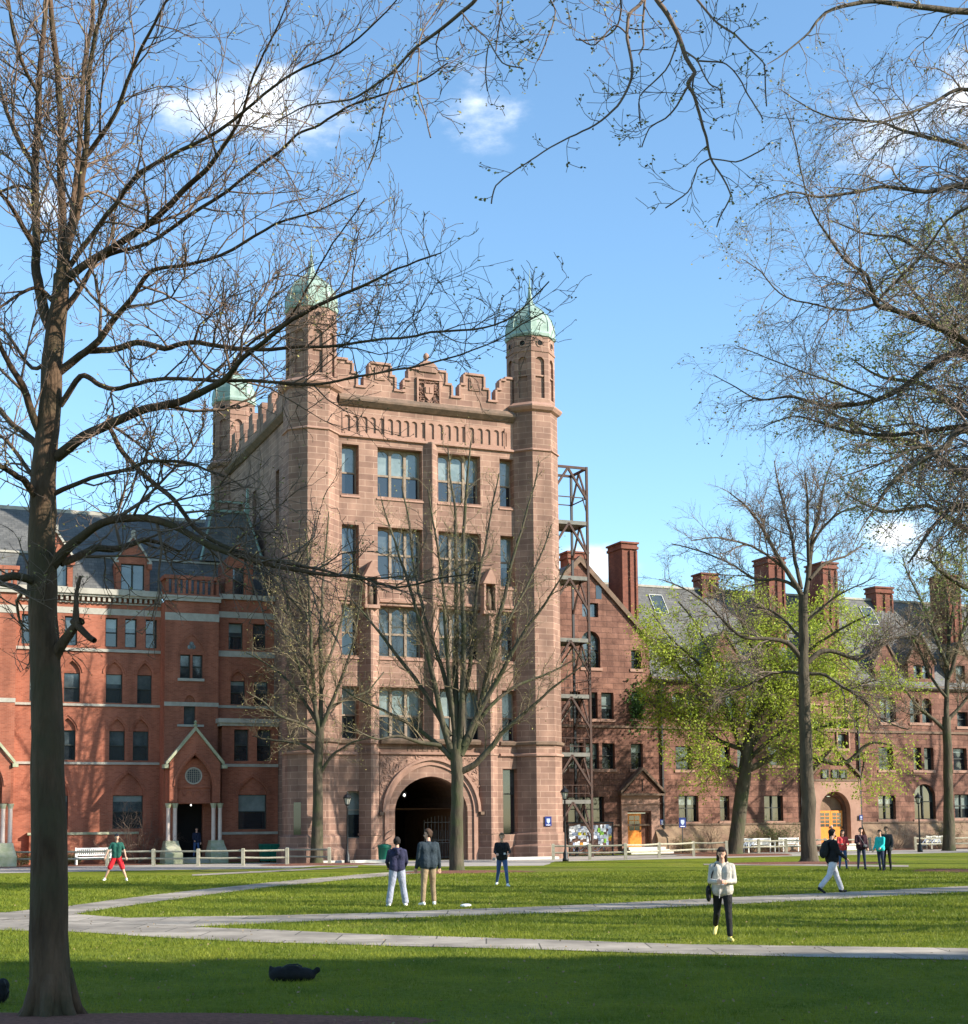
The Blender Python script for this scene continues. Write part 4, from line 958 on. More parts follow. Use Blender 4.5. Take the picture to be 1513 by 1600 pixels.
# pediments and doorways
def pediment(a0, a1, zb, apex, p=.5, fill=True):
    mb = MB(); c = (a0+a1)/2
    mb.pprism(FR(-p), [(a0,zb),(a1,zb),(c,apex)], .12, p+.01); o = mb.build('pediment', M['rock'], R_)
    mb = MB(); mb.pbox(FR(-p), a0-.15, a1+.15, zb-.12, zb+.02, -.05, p)
    for s in (-1, 1):
        e = c+s*((a1-a0)/2+.18); mb.loft([[FR(-p)(e, zb, q), FR(-p)(e, zb+.2, q), FR(-p)(c, apex+.3, q), FR(-p)(c, apex+.08, q)] for q in (-.05, p)], 0)
    mb.build('raking_cornice', M['stone_dark'], o); return o
p1 = pediment(23.95,26.95,4.0,5.5); mb = MB(); mb.pbox(FR(-.5), 25.42,25.5,4.15,4.95,.1,.13); mb.build('slit', M['dark'], p1)
p2 = pediment(38.9,43.2,5.0,7.1)
for a in (39.9,40.75,41.45): window(p2, FR(-.5), a, a+.55, 5.08, 5.7, .08, 1, None)
mb = MB()
mb.pbox(FR(-.2), 23.95,24.4,0,3.88,0,.2); mb.pbox(FR(-.2), 26.2,26.85,0,3.88,0,.2); mb.pbox(FR(-.2),24.4,26.2,2.85,3.88,0,.2)
mb.pbox(FR(-.25), 23.9,26.9,3.3,3.38,-.03,.04)
mb.build('door_surround', M['stone_smooth'], R_)
mb = MB(); mb.pbox(FR(-.5), 39.0,39.4,0,4.9,0,.5); mb.pbox(FR(-.5), 42.4,43.1,0,4.9,0,.5)
for q in range(20):
    A = arch_pts(39.6,42.2,2.8,4.15,'round',10); (x0,y0),(x1,y1) = A[q],A[q+1]
    mb.pprism(FR(-.5), [(x0,y0),(x1,y1),(x1,4.9),(x0,4.9)], 0, .5)
mb.pbox(FR(-.5),39.4,39.6,0,4.9,0,.5); mb.pbox(FR(-.5),42.2,42.4,0,4.9,0,.5)
mb.build('door_surround', M['stone_smooth'], R_)
def door_leaf(x0, x1, z0, z1, d, rows_=4, cols_=2):
    mb = MB(); mb.pbox(P0, x0, x1, z0, z1, d, d+.06)
    g = MB(); zz0, zz1 = z0+(z1-z0)*.48, z1-.14; w = (x1-x0-.2)/cols_
    for i in range(cols_):
        for j in range(rows_):
            h = (zz1-zz0)/rows_; g.pbox(P0, x0+.1+i*w+.025, x0+.1+(i+1)*w-.025, zz0+j*h+.025, zz0+(j+1)*h-.025, d-.006, d-.002)
    mb.pbox(P0, x0+.1, x1-.1, z0+.12, zz0-.1, d-.02, d)
    o = mb.build('door', M['door'], R_); g.build('door_glazing', M['glass'], o)
    k = MB(); k.pbox(P0, x1-.1, x1-.05, z0+1.0, z0+1.12, d-.08, d); k.build('door_handle', M['frame_dark'], o)
door_leaf(24.52,25.55,.45,2.7,.05,3,2)
mb = MB(); mb.pbox(P0,25.56,26.08,.45,2.7,.1,.2); mb.build('side_panel', M['door_dark'], R_)
door_leaf(39.85,40.85,.55,2.8,.02); door_leaf(40.87,41.85,.55,2.8,.02)
mb = MB(); mb.pbox(P0,39.75,42,2.8,3.8,.3,.4); mb.build('tympanum', M['rock_base'], R_)
mb = MB()
for a0, a1 in ((24.1,26.9),(39.4,42.4)):
    for k in range(3): mb.pbox(P0, a0-k*.1, a1+k*.1, 0, .45-k*.15, -.5-.35*(k+1), -.5-.35*k)
    mb.pbox(P0, a0, a1, 0, .45, -.5, .3)
mb.build('step', M['kerb'], R_)
for a in (38.35,43.4,27.2):
    mb = MB(); mb.bar(P0(a,0,-.1), P0(a,11.6,-.1), .11); 
    for z in (2,5,8,11): mb.pbox(P0, a-.1, a+.1, z, z+.08, -.18, .0)
    mb.build('downpipe', M['iron'], R_)
# transom grid of the bay over the big door
mb = MB()
for z in (8.5,9.4,10.3): mb.pbox(P0, 39.3, 42.7, z, z+.12, -.08, .02)
for a in (39.35,40.42,41.5,42.55): mb.pbox(P0, a, a+.1, 7.2, 10.4, -.1, .02)
mb.build('bay_ribs', M['stone_smooth'], R_)
# ================================================================ TREES
class Tubes:
    """collects tapered polylines and turns them into one mesh"""
    def __init__(s): s.b = {}
    def add(s, pts, rad, sides): s.b.setdefault((len(pts), sides), []).append((pts, rad))
    def build(s, name, m, parent):
        VV, FF = [], []; base = 0
        for (n, k), L in s.b.items():
            P = np.array([p for p, _ in L], float); R = np.array([r for _, r in L], float); Q = len(L)
            T_ = np.empty_like(P); T_[:, 1:-1] = P[:, 2:]-P[:, :-2]; T_[:, 0] = P[:, 1]-P[:, 0]; T_[:, -1] = P[:, -1]-P[:, -2]
            T_ /= np.linalg.norm(T_, axis=2, keepdims=True)+1e-9
            mean = P[:, -1]-P[:, 0]; mean /= np.linalg.norm(mean, axis=1, keepdims=True)+1e-9
            ref = np.where(np.abs(mean[:, 2:3]) < .8, np.array([[0, 0, 1.]]), np.array([[.0, 1., 0]]))[:, None, :]
            A = np.cross(T_, np.broadcast_to(ref, T_.shape)); A /= np.linalg.norm(A, axis=2, keepdims=True)+1e-9
            B_ = np.cross(T_, A)
            an = np.arange(k)*2*PI/k
            V = P[:, :, None, :]+R[:, :, None, None]*(A[:, :, None, :]*np.cos(an)[None, None, :, None]+B_[:, :, None, :]*np.sin(an)[None, None, :, None])
            VV.append(V.reshape(-1, 3))
            i, j = np.meshgrid(np.arange(n-1), np.arange(k), indexing='ij'); j2 = (j+1) % k
            f = np.stack([i*k+j, i*k+j2, (i+1)*k+j2, (i+1)*k+j], -1).reshape(-1, 4)
            FF.append((f[None]+(np.arange(Q)*n*k)[:, None, None]).reshape(-1, 4)+base); base += Q*n*k
        V = np.concatenate(VV); Fc = np.concatenate(FF)
        return np_mesh(name, V, Fc, m, parent, True)
def np_mesh(name, V, Fc, m, parent=None, smooth=False):
    me = bpy.data.meshes.new(name); k = Fc.shape[1]
    me.vertices.add(len(V)); me.vertices.foreach_set('co', V.astype(np.float32).ravel())
    me.loops.add(Fc.size); me.loops.foreach_set('vertex_index', Fc.astype(np.int32).ravel())
    me.polygons.add(len(Fc)); me.polygons.foreach_set('loop_start', np.arange(0, Fc.size, k, dtype=np.int32)); me.polygons.foreach_set('loop_total', np.full(len(Fc), k, np.int32))
    if smooth: me.polygons.foreach_set('use_smooth', np.ones(len(Fc), bool))
    me.update(calc_edges=True); me.materials.append(m)
    o = bpy.data.objects.new(name, me); COL.objects.link(o)
    if parent: o.parent = parent
    return o
def leaf_quads(name, C, size, m, parent, seed=0, droop=.3, aspect=.55):
    rg = np.random.default_rng(seed); n = len(C); C = np.asarray(C, float)
    d = rg.normal(size=(n, 3)); d[:, 2] = d[:, 2]*.5-droop; d /= np.linalg.norm(d, axis=1, keepdims=True)
    r = rg.normal(size=(n, 3)); s = np.cross(d, r); s /= np.linalg.norm(s, axis=1, keepdims=True)+1e-9
    L = (size*rg.uniform(.6, 1.35, n))[:, None]; w = L*aspect*.5
    V = np.stack([C, C+d*L*.5+s*w, C+d*L, C+d*L*.5-s*w], 1).reshape(-1, 3)
    return np_mesh(name, V, np.arange(4*n).reshape(-1, 4), m, parent)
def nrm(v): return v/(np.linalg.norm(v)+1e-9)
class Tree:
    def __init__(s, name, base, label, cat='tree', group=None, seed=1):
        s.root = empty(name, base); tag(s.root, label, cat, group); s.base = np.array(base, float)
        s.tr, s.br, s.tw = Tubes(), Tubes(), Tubes(); s.rg = np.random.default_rng(seed); s.tips = []; s.nt = 0
    def limb(s, px, Y, dY=(0, 0), tub=None, spawn=None, sides=8, bend=None):
        """px: (x, y, width_px); traced limb lying at distance Y with a depth drift dY"""
        n = len(px); out = []; R = []
        cum = [0]
        for a, b in zip(px, px[1:]): cum.append(cum[-1]+math.hypot(a[0]-b[0], a[1]-b[1]))
        for i, (x, y, w) in enumerate(px):
            t = cum[i]/cum[-1]; yy = Y+dY[0]+(dY[1]-dY[0])*t**1.2
            p = at(x, y, yy); out.append(np.array(p)-s.base); R.append(max(w/2*yy/F_PX, .006))
        P, R = refine(out, R, 2 if n > 2 else 1, s.rg, .012)
        (tub or s.tr).add(P, R, sides)
        if spawn: s.spawn(P, R, *spawn)
        return P, R
    def spawn(s, P, R, dens, length, lv, start=.12, up=.25, droop=0., twig=None, ang=(.5, 1.0), taper_len=True, rmin=.004, crook=.25):
        """side shoots along polyline P"""
        P = np.asarray(P); seg = np.linalg.norm(P[1:]-P[:-1], axis=1); cum = np.concatenate([[0], np.cumsum(seg)]); L = cum[-1]
        n = max(1, int(L*dens)); rg = s.rg
        for k in range(n):
            t = start+(1-start)*(k+rg.uniform(0, 1))/n; dist = t*L; i = min(int(np.searchsorted(cum, dist))-1, len(seg)-1); i = max(i, 0)
            f = (dist-cum[i])/max(seg[i], 1e-6); p = P[i]*(1-f)+P[i+1]*f; r = R[i]*(1-f)+R[i+1]*f
            d = nrm(P[i+1]-P[i]); q = rg.normal(size=3); q = nrm(q-d*np.dot(q, d)); a = rg.uniform(*ang)
            dd = nrm(d*math.cos(a)+q*math.sin(a)+np.array([0, 0, up]))
            ln = length*rg.uniform(.5, 1.25)*((1.15-.65*t) if taper_len else 1)
            s.grow(p, dd, ln, min(r*.6, max(ln*.016, rmin)), lv, up, droop, rmin, crook, dens)
        # leader tip
    def grow(s, p, d, ln, r, lv, up, droop, rmin, crook, dens):
        rg = s.rg; n = 5 if lv >= 1 else 4; pts = [p]; x = d.copy()
        for i in range(n-1):
            x = nrm(x+rg.normal(size=3)*crook+np.array([0, 0, up*.22-droop*(i+1)/n]))
            pts.append(pts[-1]+x*ln/(n-1))
        rr = [max(r*(1-.8*i/(n-1)), rmin*.7) for i in range(n)]
        (s.br if lv >= 2 else s.tw).add(pts, rr, 4 if lv >= 2 else 3); s.nt += 1
        s.tips.append(pts[-1])
        if lv >= 1:
            s.tips.append(pts[-2]); m = max(2, int(ln*dens*(1.6 if lv >= 2 else 2.4)))
            for k in range(m):
                t = (.15+.85*(k+rg.uniform(0, 1))/m)*(n-1); i = min(int(t), n-2); f = t-i
                q0 = pts[i]*(1-f)+pts[i+1]*f; dd = nrm(pts[i+1]-pts[i]); q = rg.normal(size=3); q = nrm(q-dd*np.dot(q, dd)); a = rg.uniform(.45, 1.0)
                s.grow(q0, nrm(dd*math.cos(a)+q*math.sin(a)+np.array([0, 0, up*.5-droop*.4])), ln*rg.uniform(.28, .6), r*.55, lv-1, up, droop, rmin, crook, dens)
    def finish(s, bark_m, twig_m, leaf=None, lsize=.05, per=1, spread=.05, lm=None, lname='leaves', droop=.3, aspect=.55, frac=1.):
        if s.tr.b: s.tr.build('trunk', M[bark_m], s.root)
        if s.br.b:
            o = s.br.build('crown', M[twig_m], s.root)
        if s.tw.b: s.tw.build('twigs', M[twig_m], s.root)['kind'] = 'stuff'
        if leaf:
            C = np.array(s.tips); 
            if frac < 1: C = C[s.rg.random(len(C)) < frac]
            C = np.repeat(C, per, 0)+s.rg.normal(size=(len(C)*per, 3))*spread
            leaf_quads(lname, C, lsize, M[leaf], s.root, 3, droop, aspect)['kind'] = 'stuff'
        return s.root
def refine(P, R, it, rg, amp):
    P = [np.array(p, float) for p in P]; R = list(R)
    for _ in range(it):
        Q, S = [P[0]], [R[0]]
        for i in range(len(P)-1):
            a = P[i-1] if i > 0 else P[i]*2-P[i+1]; b, c = P[i], P[i+1]; d = P[i+2] if i+2 < len(P) else P[i+1]*2-P[i]
            m = (-a+9*b+9*c-d)/16; m = m+rg.normal(size=3)*np.linalg.norm(c-b)*amp
            Q += [m, c]; S += [(R[i]+R[i+1])/2, R[i+1]]
        P, R = Q, S
    return P, R
# ---- big near tree, left
Y1 = 16.07
t1 = Tree('bare_tree', gr(80,1590), 'big dark trunked bare tree in front at left edge with spreading limbs', seed=11)
t1.limb([(82,1606,100),(81,1590,78),(79,1560,66),(78,1500,61),(77,1400,58),(74,1200,52),(71,1040,47),(69,985,46),(68,900,43),(68,800,42),(72,700,37),(78,640,35),(82,560,33),(88,510,31),(94,470,27),(96,430,25)], Y1, sides=14)
SP = (3.2, 1.25, 2)
def L1(px, dY, sp=(4.2, 1.2, 2), **k): t1.limb(px, Y1, (0, dY), spawn=sp, **k)
SPT = (2.6, .95, 2)
L1([(96,440,24),(97,400,16),(96,300,13),(96,198,12),(89,99,10),(79,0,8),(74,-60,6)], .8)
L1([(97,430,22),(104,390,16),(112,363,13),(125,314,12),(132,248,11),(137,180,9),(139,116,8),(150,50,7),(165,0,6),(175,-60,4)], -.8)
L1([(104,400,14),(114,330,10),(119,281,9),(129,149,8),(142,50,7),(146,-30,6)], 1.2)
L1([(133,245,9),(145,231,8),(178,182,7),(195,140,7),(211,99,6),(232,55,5),(255,10,4),(275,-30,3)], -1.2)
L1([(84,520,20),(70,490,18),(60,440,16),(57,380,14),(55,281,13),(59,198,12),(61,132,10),(69,43,8),(73,-40,7)], .6)
L1([(56,280,8),(50,254,8),(35,228,8),(20,198,7),(4,150,5),(-5,109,4)], .6)
L1([(60,145,7),(40,110,6),(25,66,6),(15,10,5),(12,-40,4)], -.5)
L1([(62,400,8),(30,345,7),(8,310,6),(-20,280,5)], -.8)
L1([(55,300,5),(30,290,5),(0,300,4),(-30,310,3)], .5)
L1([(106,437,14),(149,403,12),(198,373,11),(251,334,10),(287,297,9),(324,264,8),(357,218,6),(380,175,5),(397,116,4),(430,50,3),(450,0,2)], -2.2)
L1([(104,420,9),(116,406,9),(159,347,8),(185,314,7),(211,278,7),(245,254,6),(324,215,5.5),(380,175,5),(446,122,4),(500,96,3.5),(560,60,3),(620,0,2)], -3.0)
L1([(140,413,8),(185,393,7),(231,380,6),(291,340,6),(373,284,5),(426,245,5),(463,211,4),(500,195,4),(560,160,3.5),(650,130,3),(700,98,2)], -2.6)
L1([(102,482,12),(132,440,9),(149,410,7),(170,380,5),(180,340,4)], .5)
L1([(92,582,14),(126,555,12),(155,532,11),(178,499,10),(211,459,8),(238,423,7),(284,416,6),(364,390,5),(430,350,4),(500,328,3),(560,300,2)], -2.0)
L1([(138,548,11),(182,545,11),(215,535,10),(258,545,9),(297,535,8),(364,544,7),(443,544,6),(500,542,5),(560,535,4.5),(650,525,4),(740,515,3.5),(800,495,2.5),(858,440,1.5)], -3.4)
L1([(94,634,10),(126,588,9),(150,598,8),(178,608,8),(231,595,7),(290,592,6),(347,595,6),(443,598,5),(500,600,4.5),(560,588,4),(640,575,3.5),(700,560,3),(780,530,2),(850,488,1.2)], -3.2)
L1([(88,715,18),(132,681,16),(182,658,15),(231,638,14),(281,628,13),(330,605,11),(357,588,10),(380,559,8),(443,509,7),(500,476,6),(560,450,5),(620,420,3.5),(690,395,2)], -3.0)
L1([(357,588,5),(370,560,4),(400,530,4),(443,505,3.5),(480,450,3),(520,380,2.5),(570,310,2)], -2.6)
L1([(84,772,9),(142,747,7),(198,734,6.5),(231,721,6),(287,722,5),(314,730,4),(350,745,3)], -1.2)
L1([(170,665,7),(178,680,8),(192,707,8),(231,747,8),(271,780,8),(297,816,7),(330,843,7),(397,869,6),(463,883,5),(500,890,4),(560,905,3),(640,900,2)], -2.2)
L1([(80,885,20),(105,858,16),(132,836,14),(172,813,13),(231,810,12),(281,826,11),(330,853,10),(397,876,8),(496,896,6),(560,900,4.5),(620,918,3.5),(680,905,3),(740,898,2)], -2.6)
L1([(95,880,12),(125,868,12),(149,856,12),(175,858,11),(198,853,10),(225,843,8),(255,850,6),(280,862,4)], 1.2)
L1([(75,690,16),(60,671,13),(45,630,12),(33,598,11),(18,575,9),(6,552,8),(-12,510,7),(-40,480,6)], -.8)
L1([(70,715,14),(53,690,11),(35,674,10),(20,664,9),(0,640,8),(-30,610,6)], 1.0)
L1([(66,790,14),(50,767,12),(38,750,11),(26,744,10),(0,728,9),(-40,715,7)], -1.0)
L1([(62,760,8),(45,735,7),(20,700,6),(0,680,5),(-25,670,4)], .8)
L1([(70,915,16),(45,905,14),(20,900,13),(0,905,12),(-40,900,9)], -.8)
L1([(75,945,12),(50,932,11),(30,920,10),(10,914,8),(-30,905,6)], .8)
L1([(82,470,8),(60,450,6),(30,460,5),(0,480,4),(-30,500,3)], -.6)
L1([(80,560,8),(50,575,6),(10,520,5),(-20,500,4)], .8)
t1.limb([(84,1030,20),(98,1005,17),(115,982,14),(128,970,13)], Y1, (0,-.25), sides=10, spawn=(14,.35,1))
t1.limb([(114,970,11),(128,984,11),(140,996,10),(148,1001,9)], Y1, (-.2,-.4), sides=10)
t1.limb([(118,972,13),(119,950,9),(120,925,7),(126,900,5)], Y1, (-.2,-.1), sides=8, spawn=(10,.3,1))
for k in range(7):
    a = k*.9+.3; d = np.array([math.cos(a), math.sin(a), 0]); t1.tr.add([d*.12+np.array([0,0,.5]), d*.20+np.array([0,0,.25]), d*.27+np.array([0,0,.08]), d*.40+np.array([0,0,-.05])], [.10,.085,.07,.04], 8)
t1.finish('bark_big', 'twig', 'bud', .030, 1, .006, frac=.45, lname='buds', aspect=.6)
print('T1', t1.nt)
# ---- overhanging branches of a tree standing off to the right, close by
Y8 = 12.
t8 = Tree('bare_tree', (9.5,7.5,0), 'bare budding branches hanging down over the top middle of the view', seed=5)
b8 = np.array((9.5,7.5,0.))
t8.tr.add([np.array(p) for p in ((0,0,-.2),(0,0,2),(-.1,.05,5),(-.3,.2,8.5),(-.6,.3,11.5))], [.34,.27,.24,.2,.15], 12)
def W8(*pts): return [np.array(p)-b8 for p in pts]
for pts, rr in (((( 8.9,7.8,11.3),(6,9,12.6),(3,11,12.4),(1.2,12,10.9)), (.13,.1,.07,.05)), (((9.1,7.8,10.5),(6,10,11.9),(3.4,12,11.2),(2.0,12,10.0)), (.12,.09,.06,.045)), (((8.9,7.8,11),(5,9,13.2),(1.5,11,13),(-.05,12,9.75)), (.1,.08,.05,.03))):
    P, R = refine(W8(*pts), rr, 2, t8.rg, .02); t8.tr.add(P, R, 8)
def L8(px, dY=0, sp=(5.5, .55, 1), **k): t8.limb(px, Y8, (0, dY), spawn=sp, sides=6, tub=t8.br, **k)
L8([(760,-30,7),(743,0,6.5),(720,20,6),(690,45,5.5),(655,70,5),(630,95,4.5),(615,112,4.5),(590,130,4),(560,150,3.5),(530,158,3),(480,165,2.5),(430,190,2)], 1.5)
L8([(655,70,3),(665,40,2.5),(700,-10,2)], .3); L8([(620,108,3),(600,170,2.5),(588,230,2),(575,265,1.5)], .3)
L8([(722,20,2.5),(740,42,2.5),(765,65,2.5),(785,98,2),(818,107,1.5)], -.4); L8([(765,68,2),(760,100,1.6),(762,142,1.3)], -.3)
L8([(640,90,2.5),(655,75,2),(652,130,2),(665,180,2),(673,215,1.5)], -.5)
L8([(1015,-60,8),(1005,0,6),(985,20,5.5),(980,60,5),(988,110,4.5),(975,150,4),(950,180,3.5),(910,205,3),(870,225,2.6),(830,250,2.2),(800,270,1.8),(775,290,1.5),(768,318,1)], -.6, (4,.4,1))
L8([(1000,-40,10),(1027,0,9),(1045,25,8.5),(1060,55,8),(1072,90,7.5),(1086,113,7),(1075,130,6.5),(1085,150,5.5),(1095,185,5),(1104,215,4.5),(1110,245,4),(1128,275,3),(1142,305,2.5),(1130,330,2),(1120,355,1.5)], .3, (5,.5,1))
L8([(1110,248,2.5),(1090,262,2.2),(1075,300,1.8),(1040,325,1.3)]); L8([(1112,248,2.2),(1150,253,1.8),(1180,240,1.4),(1195,232,1)], -.3)
L8([(1078,128,3.5),(1058,165,3),(1040,185,2.5),(1015,200,2),(1003,230,1.5)], .4)
L8([(1070,80,4),(1090,95,3),(1108,130,2.5),(1125,140,2),(1129,168,1.3)], -.4); L8([(1092,95,3),(1130,98,2.5),(1150,115,2),(1170,150,1.5),(1192,186,1)], -.5)
L8([(1075,-30,5),(1090,0,4.5),(1120,35,4),(1150,55,3.5),(1175,80,3),(1196,102,2.2)], -.6, (5,.4,1)); L8([(1194,100,2),(1196,130,1.6),(1198,166,1.2)], 0, (5,.15,0))
L8([(1010,-20,4),(1004,40,3.5),(1006,70,3),(998,85,2)]); L8([(850,-40,3),(860,0,2.5),(868,20,2),(855,60,1.6),(840,95,1.2)], 0)
L8([(1060,60,3),(1040,110,2.5),(1000,150,2),(1002,200,1.5)], .4); L8([(960,-40,4),(970,0,3.5),(965,40,3),(940,60,2),(900,62,1.5)], .4)
L8([(770,-40,3),(785,0,2.5),(780,40,2),(775,80,1.5)], .3); L8([(985,60,3),(960,40,2.4),(930,70,2),(905,60,1.5)])
t8.finish('bark', 'twig', 'bud', .03, 3, .014, frac=.6, lname='buds', aspect=.7)
# ---- large tree off the right edge whose drooping limbs reach in
Y7 = 42.
def big_right(name, label, Y, bx, limbs, seed, sp, trunk, bark_m, twig_m, **fin):
    t = Tree(name, gr(bx[0], bx[1]), label, seed=seed)
    t.limb(trunk, Y, sides=12)
    for l, dY, s_ in limbs: t.limb(l, Y, (0, dY), spawn=s_ or sp, sides=7)
    t.finish(bark_m, twig_m, **fin); print(name, t.nt); return t
base7 = [gr(1760, y) for y in (1396,)]
k7 = (2.7, 2.7, 2, .1, -.02, .16, None, (.4,1.), True, .0042)
trunk7 = [(1765,1402,60),(1762,1385,46),(1760,1100,40),(1750,800,34),(1740,500,26),(1735,250,18),(1730,0,12),(1728,-150,8)]
lm7 = [
 ([(1735,120,16),(1620,40,13),(1513,18,11),(1430,10,9),(1380,3,8),(1340,5,7),(1290,20,5),(1265,50,3.5),(1230,80,2.5),(1200,100,1.5)], -3, (1.7,2.2,2,.1,-.05,.22)),
 ([(1740,300,14),(1600,210,10),(1513,140,7),(1460,160,5),(1400,185,4),(1350,200,2)], -2, k7),
 ([(1740,360,14),(1600,270,10),(1513,232,8),(1450,215,6),(1400,200,5),(1370,190,4),(1300,184,3),(1250,160,2),(1220,140,1.2)], 2, k7),
 ([(1742,450,14),(1620,350,10),(1513,293,8),(1450,300,7),(1390,292,6),(1340,300,5),(1280,308,4),(1240,300,3),(1190,315,1.5)], -2.5, k7),
 ([(1745,620,18),(1620,580,15),(1513,535,13),(1460,510,11),(1400,485,9),(1369,475,8),(1355,430,6),(1325,410,5),(1295,370,4),(1270,330,3),(1255,280,2.5),(1240,210,2),(1225,170,1.2)], -4, k7),
 ([(1369,475,5),(1330,485,4),(1290,480,3),(1230,465,2.5),(1190,425,2),(1160,405,1.2)], -4, k7),
 ([(1369,475,5),(1390,450,5),(1440,400,4),(1480,345,3.5),(1520,320,3)], -3, k7),
 ([(1745,640,18),(1620,570,15),(1513,547,13),(1450,575,11),(1420,600,10),(1370,625,8),(1300,635,6),(1240,620,4.5),(1190,625,3),(1150,605,2),(1115,585,1.2)], 2.5, k7),
 ([(1370,625,5),(1340,612,4),(1280,590,3),(1200,560,2),(1150,540,1.2)], 2, k7),
 ([(1750,800,18),(1620,720,14),(1513,672,12),(1480,695,10),(1440,720,8),(1410,740,7),(1385,765,6),(1370,790,4),(1350,820,2),(1335,850,1.2)], -2, k7),
 ([(1748,760,15),(1600,690,11),(1513,665,9),(1400,680,6.5),(1330,675,5),(1280,660,3.5),(1240,650,2.5),(1190,670,1.5)], 3, k7),
 ([(1752,900,15),(1620,830,11),(1513,790,9),(1470,810,7),(1440,850,5),(1420,880,3)], 1, k7),
 ([(1750,850,14),(1640,780,10),(1560,760,8),(1513,745,7),(1450,700,5),(1400,715,3.5),(1330,740,2),(1280,760,1.3)], -1, k7),
 ([(1740,420,12),(1600,420,10),(1513,420,8),(1450,400,6),(1400,370,4.5),(1350,365,3),(1300,345,2)], 4, k7)]
big_right('bare_tree', 'large bare tree with drooping fine twigs reaching in from the right edge', Y7, (1760,1392), lm7, 21, k7, trunk7, 'bark', 'twig_mauve', leaf='bud', lsize=.085, per=1, spread=.05, frac=.45, lname='buds')
# ---- tree with young olive leaves behind it
k10 = (2.5, 2.6, 2, .1, .1, .05)
trunk10 = [(1585,1368,44),(1583,1355,36),(1580,1100,30),(1572,850,26),(1565,600,20),(1560,400,12),(1558,330,8)]
lm10 = [([(1565,620,14),(1513,560,9),(1460,500,6),(1410,430,4),(1380,380,2)], -2, k10), ([(1570,700,14),(1500,640,10),(1440,600,7),(1380,590,5),(1330,560,2)], 2, k10),
 ([(1570,760,14),(1500,740,10),(1430,690,7),(1360,680,5),(1290,640,3),(1240,640,2)], -3, k10), ([(1575,860,14),(1513,830,10),(1450,790,7),(1380,800,5),(1320,770,3)], 1, k10),
 ([(1565,560,12),(1540,470,9),(1500,400,6),(1470,340,3)], 3, k10), ([(1576,950,12),(1530,930,9),(1480,900,7),(1450,870,4)], -2, k10), ([(1560,480,12),(1590,400,8),(1560,330,5)], 2, k10)]
big_right('leafing_tree', 'tree with small olive young leaves at right edge behind the drooping twigs', 62, (1584,1362), lm10, 31, k10, trunk10, 'bark', 'twig_olive', leaf='leaf_olive', lsize=.15, per=2, spread=.14, frac=.9)
# ---- trees on the lawn
def lawn_tree(name, label, bx, limbs, seed, sp, bark_m, twig_m, **fin):
    b = gr(*bx); t = Tree(name, b, label, seed=seed)
    for i, (l, dY, s_) in enumerate(limbs):
        if i == 0:
            x, y, w = l[0]; t.limb([(x, y+6, w*1.5), (x, y, w*1.25), (x, y-8, w*1.02)]+l[1:], b.y, (0, dY), sides=12, spawn=s_)
        else: t.limb(l, b.y, (0, dY), spawn=s_ or sp, sides=7)
    t.finish(bark_m, twig_m, **fin); print(name, t.nt); return t
k2 = (2.5, 2.0, 2, .1, .12, .0, None, (.4,1.), True, .0055)
lawn_tree('bare_tree', 'slim bare tree beside the left turret, dense with budding twigs', (495,1350), [
 ([(495,1350,20),(497,1250,15.5),(499,1170,14),(500,1137,12)], 0, None),
 ([(499,1140,9),(492,1100,7),(488,1040,6),(486,980,5),(482,900,3.5),(478,830,2)], -1, None), ([(501,1140,8),(502,1080,7),(500,1000,6),(504,920,4),(510,850,2.5),(514,800,1.5)], 1, None),
 ([(502,1138,8),(515,1105,6),(530,1070,5.5),(548,1020,4),(560,960,3),(568,900,2)], -1.5, None), ([(497,1130,7),(478,1100,5.5),(460,1075,5),(435,1050,4),(405,1030,2.5),(385,1020,1.5)], 1, None),
 ([(500,1212,6),(512,1190,5),(525,1175,4),(550,1160,3),(585,1150,2)], -1, None), ([(497,1180,6),(478,1165,5),(455,1160,4),(420,1155,3),(395,1150,1.5)], 1, None),
 ([(494,1110,6),(475,1060,5),(455,1010,4),(430,960,3),(410,900,2),(400,870,1.2)], -2, None), ([(488,1050,5),(465,1000,4),(450,950,3),(440,900,2)], 2, None),
 ([(512,1110,5),(545,1090,4),(575,1080,3),(600,1050,2)], 2, None), ([(503,1060,5),(525,1000,4),(540,940,3),(548,870,1.8)], 2.5, None), ([(497,1150,6),(470,1130,5),(440,1120,4),(410,1095,2.5),(385,1080,1.5)], -2, None),
 ([(486,980,4),(470,930,3),(455,880,2.5),(445,820,1.5)], 1, None)], 41, k2, 'bark_mossy', 'twig_olive', leaf='bud', lsize=.09, per=1, spread=.08, frac=.45, lname='buds')
k3 = (2.4, 1.9, 2, .15, .35, .0, None, (.35,.75), True, .005)
